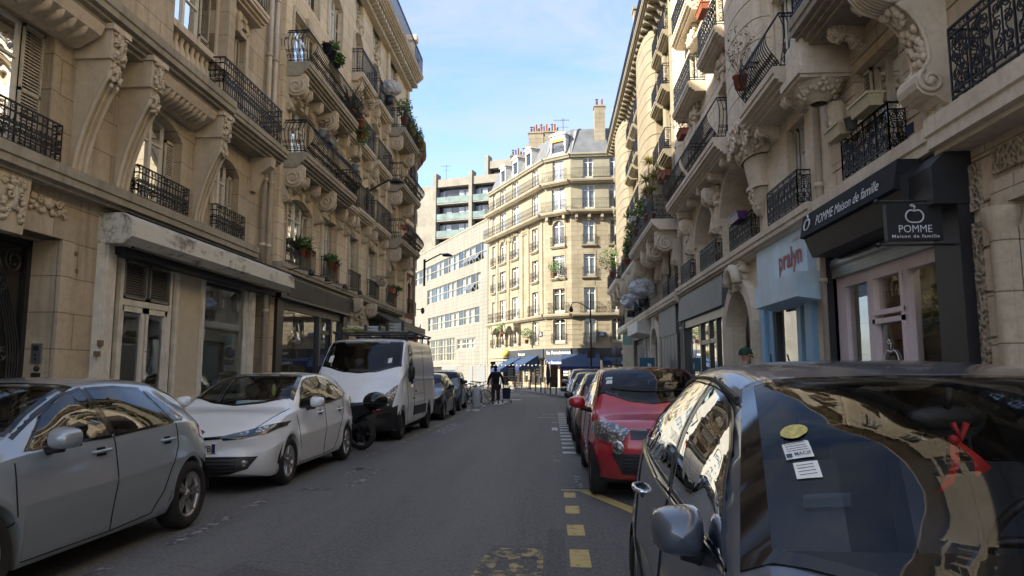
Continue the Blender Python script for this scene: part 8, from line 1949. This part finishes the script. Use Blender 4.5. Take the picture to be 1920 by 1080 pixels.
for (x_, y_, lb) in ((-4.2, 58.2, 'small round café table between the left chairs'), (-3.0, 58.1, 'small round café table by the trestle'), (-1.9, 58.2, 'small round café table behind the kerb posts')):
    t_ = thing('cafe_table', lb, 'table', (x_, y_, .13), 0, 'café tables on the terrace'); mb = MB(); mb.lathe([(0, .74), (.32, .74), (.32, .71), (0, .71)], n=18); mb.build('tabletop', 'tabl', t_); mb = MB(); mb.tube([(0, 0, .02), (0, 0, .71)], .03, 6); mb.lathe([(.22, 0), (.2, .03), (.03, .05)], n=14); mb.build('pedestal', 'blackm', t_)
t_ = thing('trestle', 'crossed wooden trestle with pale board among the café chairs', 'trestle', (-3.1, 56.8, .13)); mb = MB()
for sg in (-1, 1): mb.tube([(sg*.45, -.2, 0), (-sg*.45, .2, 1.0)], .025, 5); mb.tube([(sg*.45, .2, 0), (-sg*.45, -.2, 1.0)], .025, 5)
mb.build('legs', 'tabl', t_); mb = MB(); mb.box(-.7, .7, -.3, .3, .98, 1.02); mb.build('board', 'tabl', t_)
t_ = thing('menu_stand', 'black chalk menu board standing at the left terrace end', 'board', (-3.45, 59.6, .13)); mb = MB(); mb.box(-.35, .35, -.03, .03, .6, 1.9); mb.build('board', 'blackm', t_); mb = MB(); [mb.box(-.25, .2-.05*(i % 2), -.035, -.03, .8+i*.14, .83+i*.14) for i in range(7)]; mb.build('writing', 'letterg', t_); mb = MB(); mb.tube([(-.3, 0, 0), (-.3, 0, .6)], .02, 5); mb.tube([(.3, 0, 0), (.3, 0, .6)], .02, 5); mb.build('legs', 'blackm', t_)
t_ = thing('light_garland', 'string of pale bulbs hung along the terrace front', 'lights', (-6, 62.0, 2.1)); mb = MB()
for i in range(18): x_ = -.3+i*.33; mb.ball((x_, -i*.12, -.02-.03*(i % 3)), .07, .05, .06, n=7, k=5)
mb.build('bulb', 'curtain', t_); mb = MB(); mb.tube([(-.3, 0, 0), (5.6, -2.1, 0)], .012, 4); mb.build('cable', 'blackm', t_)
t_ = thing('umbrella_stand', 'tall dark blue folded parasol by the café door', 'parasol', (-.35, 57.6, .13)); mb = MB(); mb.lathe([(.04, 0), (.04, .3), (.14, .5), (.17, 1.3), (.05, 2.2)], n=10); mb.build('canopy', 'navyc', t_)

# ================================================================= pots and plants on the balconies
def pot_plant(name, lb, loc, kind, h=.5, potm='terra', potr=.14, potform='round', w=.6, seed=0, group='pots and boxes on the balconies', cat='plant'):
    t_ = thing(name, lb, cat, loc, 0, group); mb = MB(); rr = random.Random(seed+hash(lb) % 1 + len(lb))
    if potform == 'round': mb.lathe([(0, 0), (potr*.72, 0), (potr*.95, potr*1.6), (potr*1.05, potr*1.6), (potr*1.05, potr*1.85), (potr*.9, potr*1.85), (potr*.85, potr*1.6), (0, potr*1.6)], n=16)
    else:
        mb.raw([(-.09, -w/2+.03, 0), (.09, -w/2+.03, 0), (.09, w/2-.03, 0), (-.09, w/2-.03, 0), (-.13, -w/2, .2), (.13, -w/2, .2), (.13, w/2, .2), (-.13, w/2, .2)], [(0, 3, 2, 1), (0, 1, 5, 4), (1, 2, 6, 5), (2, 3, 7, 6), (3, 0, 4, 7)]); mb.box(-.145, .145, -w/2-.015, w/2+.015, .18, .215); mb.box(-.12, .12, -w/2+.01, w/2-.01, .214, .217)
    mb.build('pot' if potform == 'round' else 'trough', potm, t_); z0 = potr*1.7 if potform == 'round' else .2; mb = MB()
    if kind == 'none': return t_
    if kind == 'bush': leafcloud(mb, (0, 0, z0+h*.5), w*.5, w*.5 if potform == 'round' else w*.6, h*.5, int(240*max(.5, h)), .10, rr, 0)
    elif kind == 'trail': leafcloud(mb, (0, 0, z0+.05), w*.45, w*.6, h*.6, 260, .10, rr, 0, .5)
    elif kind == 'long':
        for i in range(90): a = rr.uniform(0, 6.28); d = Vector((cos(a), sin(a), rr.uniform(.2, 1.6))).normalized(); L_ = h*rr.uniform(.6, 1.1); sd_ = d.cross(Vector((0, 0, 1))).normalized()*.018; p = Vector((0, 0, z0)); m_ = p+d*L_*.6; e = p+d*L_+Vector((0, 0, -.18*L_)); mb.face([p-sd_*.5, p+sd_*.5, m_+sd_, m_-sd_]); mb.face([m_-sd_, m_+sd_, e])
    elif kind == 'twigs':
        for i in range(26):
            p = Vector((0, 0, z0)); d = Vector((rr.uniform(-.6, .6), rr.uniform(-.6, .6), 1)).normalized(); pts = [p]
            for k in range(5): d = (d+Vector((rr.uniform(-.5, .5), rr.uniform(-.5, .5), rr.uniform(-.2, .3)))).normalized(); p = p+d*h*.22; pts.append(p)
            mb.tube(pts, [.007-.001*k for k in range(6)], 3)
        leafcloud(mb, (0, 0, z0+h*.6), w*.5, w*.5, h*.4, 60, .06, rr, 0)
    elif kind == 'yucca':
        for (dx, dy, hh) in ((0, 0, 1.0), (.25, .3, .75), (-.2, -.35, .62), (.1, -.1, .45), (-.1, .5, .5)):
            top = Vector((dx, dy, z0+h*hh)); mb.tube([(dx*.1, dy*.1, z0-.05), (dx*.5, dy*.6, z0+h*hh*.5), top], .03, 6, m=1)
            for i in range(90): a = rr.uniform(0, 6.28); d = Vector((cos(a), sin(a), rr.uniform(-.5, 1.3))).normalized(); L_ = rr.uniform(.34, .52); sd_ = d.cross(Vector((.1, .2, 1))).normalized()*.026; mb.face([top-sd_, top+sd_, top+d*L_+Vector((0, 0, -.06))])
    mt = {'bush': 'leafA', 'trail': 'leafA', 'long': 'leafB', 'twigs': 'twig', 'yucca': 'leafY'}[kind]
    mb.build('foliage', [mt, 'twig'], t_); return t_
# left house 2, upper bellied balcony
for i, (y_, lb, kd) in enumerate(((22.3, 'round black hanging pot, lowest of three on the top curved railing', 'trail'), (21.7, 'round black hanging pot, middle of three on the top curved railing', 'bush'), (21.2, 'round black hanging pot, topmost of three on the top curved railing', 'none'))): pot_plant('hanging_pot', lb, (-7.30, y_+.6, 11.85), kd, .35, 'potb', .16, seed=i, w=.5)
pot_plant('potted_palm', 'tall dark green palm leaning out past the end of the curved balcony', (-7.75, 26.2, 11.2), 'long', 1.5, 'terra', .2, seed=4)
pot_plant('potted_shrub', 'loose wispy shrub beyond the palm on the upper left balcony', (-7.7, 27.4, 11.3), 'twigs', 1.3, 'terra', .17, w=1.4, seed=5)
pot_plant('potted_shrub', 'green trailing shrub at the far foot of the upper curved balcony', (-7.75, 27.9, 11.0), 'trail', .9, 'terra', .17, w=.7, seed=6)
for y_, lb, mt, fm in ((22.0, 'pale grey conical bucket pot on the middle curved railing', 'potw', 'round'), (22.7, 'grey trough hooked on the middle curved railing', 'louvre', 'box'), (23.2, 'small pale grey pot right of the trough on the middle curved railing', 'potw', 'round'), (25.9, 'pale pot near the far end of the middle curved railing', 'potw', 'round')):
    pot_plant('balcony_pot', lb, (-7.42, y_, 9.1), 'twigs' if fm == 'round' else 'none', .35, mt, .13, fm, w=.5, seed=int(y_*10))
for y_, lb, kd in ((22.5, 'bushy terracotta pot on the first floor window railing over the black shop', 'bush'), (22.95, 'leafy terracotta pot beside the bushy one over the black shop', 'long'), (26.0, 'long leaved plant in terracotta on the narrow first floor railing', 'long'), (25.5, 'leafy plant in terracotta, nearer one on the narrow first floor railing', 'bush')):
    pot_plant('potted_plant', lb, (-8.12, y_, 5.25), kd, .38, 'terra', .12, w=.45, seed=int(y_*7))
pot_plant('potted_plant', 'indoor climbing plant behind the first floor french window', (-8.33, 22.6, 5.2), 'long', 1.0, 'potw', .12, seed=9)
pot_plant('flower_box', 'grey flower box with dry plants on the fourth first floor window', (-8.08, 33.0, 5.55), 'twigs', .3, 'trimD', .1, 'box', w=.8, seed=12)
pot_plant('flower_box', 'red flower box on the last first floor window before the bend', (-8.08, 35.4, 5.45), 'twigs', .25, 'terra', .1, 'box', w=.6, seed=13); pot_plant('flower_box', 'dark flower box with green shoots beside the red one', (-8.08, 36.3, 5.45), 'bush', .25, 'potb', .1, 'box', w=.6, seed=14)
pot_plant('flower_box', 'small red box hung inside the lowest corner balcony', (-7.5, 35.3, 8.7), 'none', .2, 'terra', .1, 'box', w=.5, seed=15)
pot_plant('potted_shrub', 'pale green bush on the top corner balcony', (-7.7, 35.7, 14.4), 'bush', 1.1, 'terra', .2, w=.9, seed=16); pot_plant('potted_shrub', 'reddish green shrub spilling over the top corner balcony', (-7.6, 36.8, 14.4), 'trail', 1.0, 'terra', .2, w=1.0, seed=17); pot_plant('potted_shrub', 'ivy hanging at the far end of the top corner balcony', (-7.5, 39.0, 14.2), 'trail', 1.5, 'terra', .2, w=.6, seed=18)
def lump(mb, c, r, rr):
    n, k = 40, 26; vs = []; fs = []; o_ = Vector((rr.uniform(0, 50), rr.uniform(0, 50), 0))
    for i in range(k+1):
        ph = pi*i/k
        for j in range(n):
            t = 2*pi*j/n; d = Vector((sin(ph)*cos(t), sin(ph)*sin(t), cos(ph))); q = 1+.34*noise.noise(d*1.6+o_)+.20*abs(noise.noise(d*4+o_))-.14*abs(noise.noise(d*9+o_)); q *= .8+.2*sin(ph)
            if d.z < -.2: q *= 1+(d.z+.2)*.45
            vs.append(Vector(c)+d*r*q)
    for i in range(k):
        for j in range(n): fs.append((i*n+j, i*n+(j+1) % n, (i+1)*n+(j+1) % n, (i+1)*n+j))
    mb.raw(vs, fs, 0, False)
def wrapped(lb, loc, r, seed):
    rr = random.Random(seed); t_ = thing('wrapped_plant', lb, 'plant', loc, 0, 'plants wrapped in plastic for the winter'); mb = MB(); lump(mb, (0, 0, r*1.0), r, rr); mb.build('plastic_sheet', 'wrap', t_); mb = MB(); mb.lathe([(0, -.3), (r*.4, -.3), (r*.5, .1), (0, .1)], n=12); mb.build('pot', 'potb', t_)
wrapped('plant wrapped in clear plastic on the small left balcony high up', (-7.75, 32.5, 14.55), .48, 1)
wrapped('largest plastic wrapped plant on the right hand first floor ledge', (4.75, 37.2, 5.15), .62, 2); wrapped('middle plastic wrapped plant, half behind the largest one', (4.8, 40.2, 5.15), .5, 3); wrapped('smallest plastic wrapped plant, farthest along the right ledge', (4.8, 43.4, 5.1), .6, 4)
# right side
M['purple'] = plain('purple_plastic', (.07, .02, .12), .4); M['planterY'] = plain('yellowed_plastic', (.50, .42, .24), .5, var=.1)
pot_plant('flower_box', 'yellowed plastic box at the left end of the railing above the black shop', (5.0, 12.25, 5.5), 'none', .2, 'planterY', .1, 'box', w=.62, seed=21); pot_plant('flower_box', 'larger yellowed plastic box at the right end of the railing above the black shop', (5.0, 11.15, 5.56), 'none', .2, 'planterY', .1, 'box', w=.72, seed=22)
pot_plant('flower_pot', 'small grey square pot between the two yellowed boxes', (5.0, 11.72, 5.48), 'none', .2, 'louvre', .11, w=.2, seed=23)
pot_plant('flower_box', 'purple plastic box hooked on the railing of the arched loggia', (5.08, 19.4, 5.55), 'none', .15, 'purple', .1, 'box', w=1.0, seed=24)
pot_plant('potted_palm', 'dark leafy plant standing inside the arched loggia', (5.9, 18.9, 4.9), 'long', 1.5, 'terra', .18, seed=25)
for i, (y_, z_, lb) in enumerate(((23.4, 9.3, 'brick red box, nearest on the curved right balcony'), (28.0, 9.2, 'brick red box low on the second curved right balcony'), (26.9, 8.9, 'brick red box hanging inside the second curved right balcony'), (20.6, 12.2, 'brick red box with dry grass on the upper right window'))): pot_plant('flower_box', lb, (4.42 if i != 3 else 4.6, y_, z_), 'twigs' if i in (0, 3) else 'none', .5, 'terra', .1, 'box', w=.8, seed=30+i)
pot_plant('potted_yucca', 'tall spiky yellow green yucca on the right balcony above the grey panels', (4.45, 31.8, 8.1), 'yucca', 2.5, 'terra', .25, seed=40)
pot_plant('potted_shrub', 'dense green bush at the foot of the yucca', (4.4, 33.0, 8.3), 'bush', 1.1, 'potw', .2, w=1.2, seed=41); pot_plant('potted_shrub', 'yellow brown shrub beyond the yucca', (4.35, 35.6, 8.3), 'twigs', 1.3, 'terra', .2, w=1.3, seed=42); pot_plant('potted_shrub', 'yellowish bush at the far end of the yucca balcony', (4.4, 38.2, 8.2), 'bush', 1.0, 'terra', .2, w=.9, seed=43)
pot_plant('flower_box', 'grey box hooked outside the railing beyond the yucca', (4.12, 35.6, 9.0), 'bush', .4, 'potw', .1, 'box', w=1.0, seed=44); pot_plant('potted_cypress', 'pointed dark green shrub on the next balcony along', (4.6, 43.2, 8.0), 'bush', 1.4, 'terra', .2, w=.5, seed=45); pot_plant('potted_shrub', 'bright green bushes at the far right balcony', (4.3, 49.5, 8.0), 'bush', 1.8, 'terra', .25, w=2.2, seed=46)
pot_plant('potted_plant', 'bare twiggy plant on the near curved balcony', (4.55, 16.6, 8.2), 'twigs', 1.3, 'terra', .18, w=.7, seed=47)
for i, (x_, y_, lb) in enumerate(((-5.05, 71.2, 'small green bush on a left window of the corner house'), (-2.35, 65.9, 'leafy plant on the corner house bay balcony'), (.3, 62.4, 'spreading plant on the third floor of the corner house'))): pot_plant('potted_shrub', lb, (x_, y_, (5.0, 4.1, 9.9)[i]), 'bush', 1.1, 'terra', .2, w=1.2, seed=50+i, group='plants on the corner house')
for o in bpy.data.objects:     # copies of the label text on nested plants are not needed
    if o.parent and 'label' in o and o['label'] == '': del o['label']
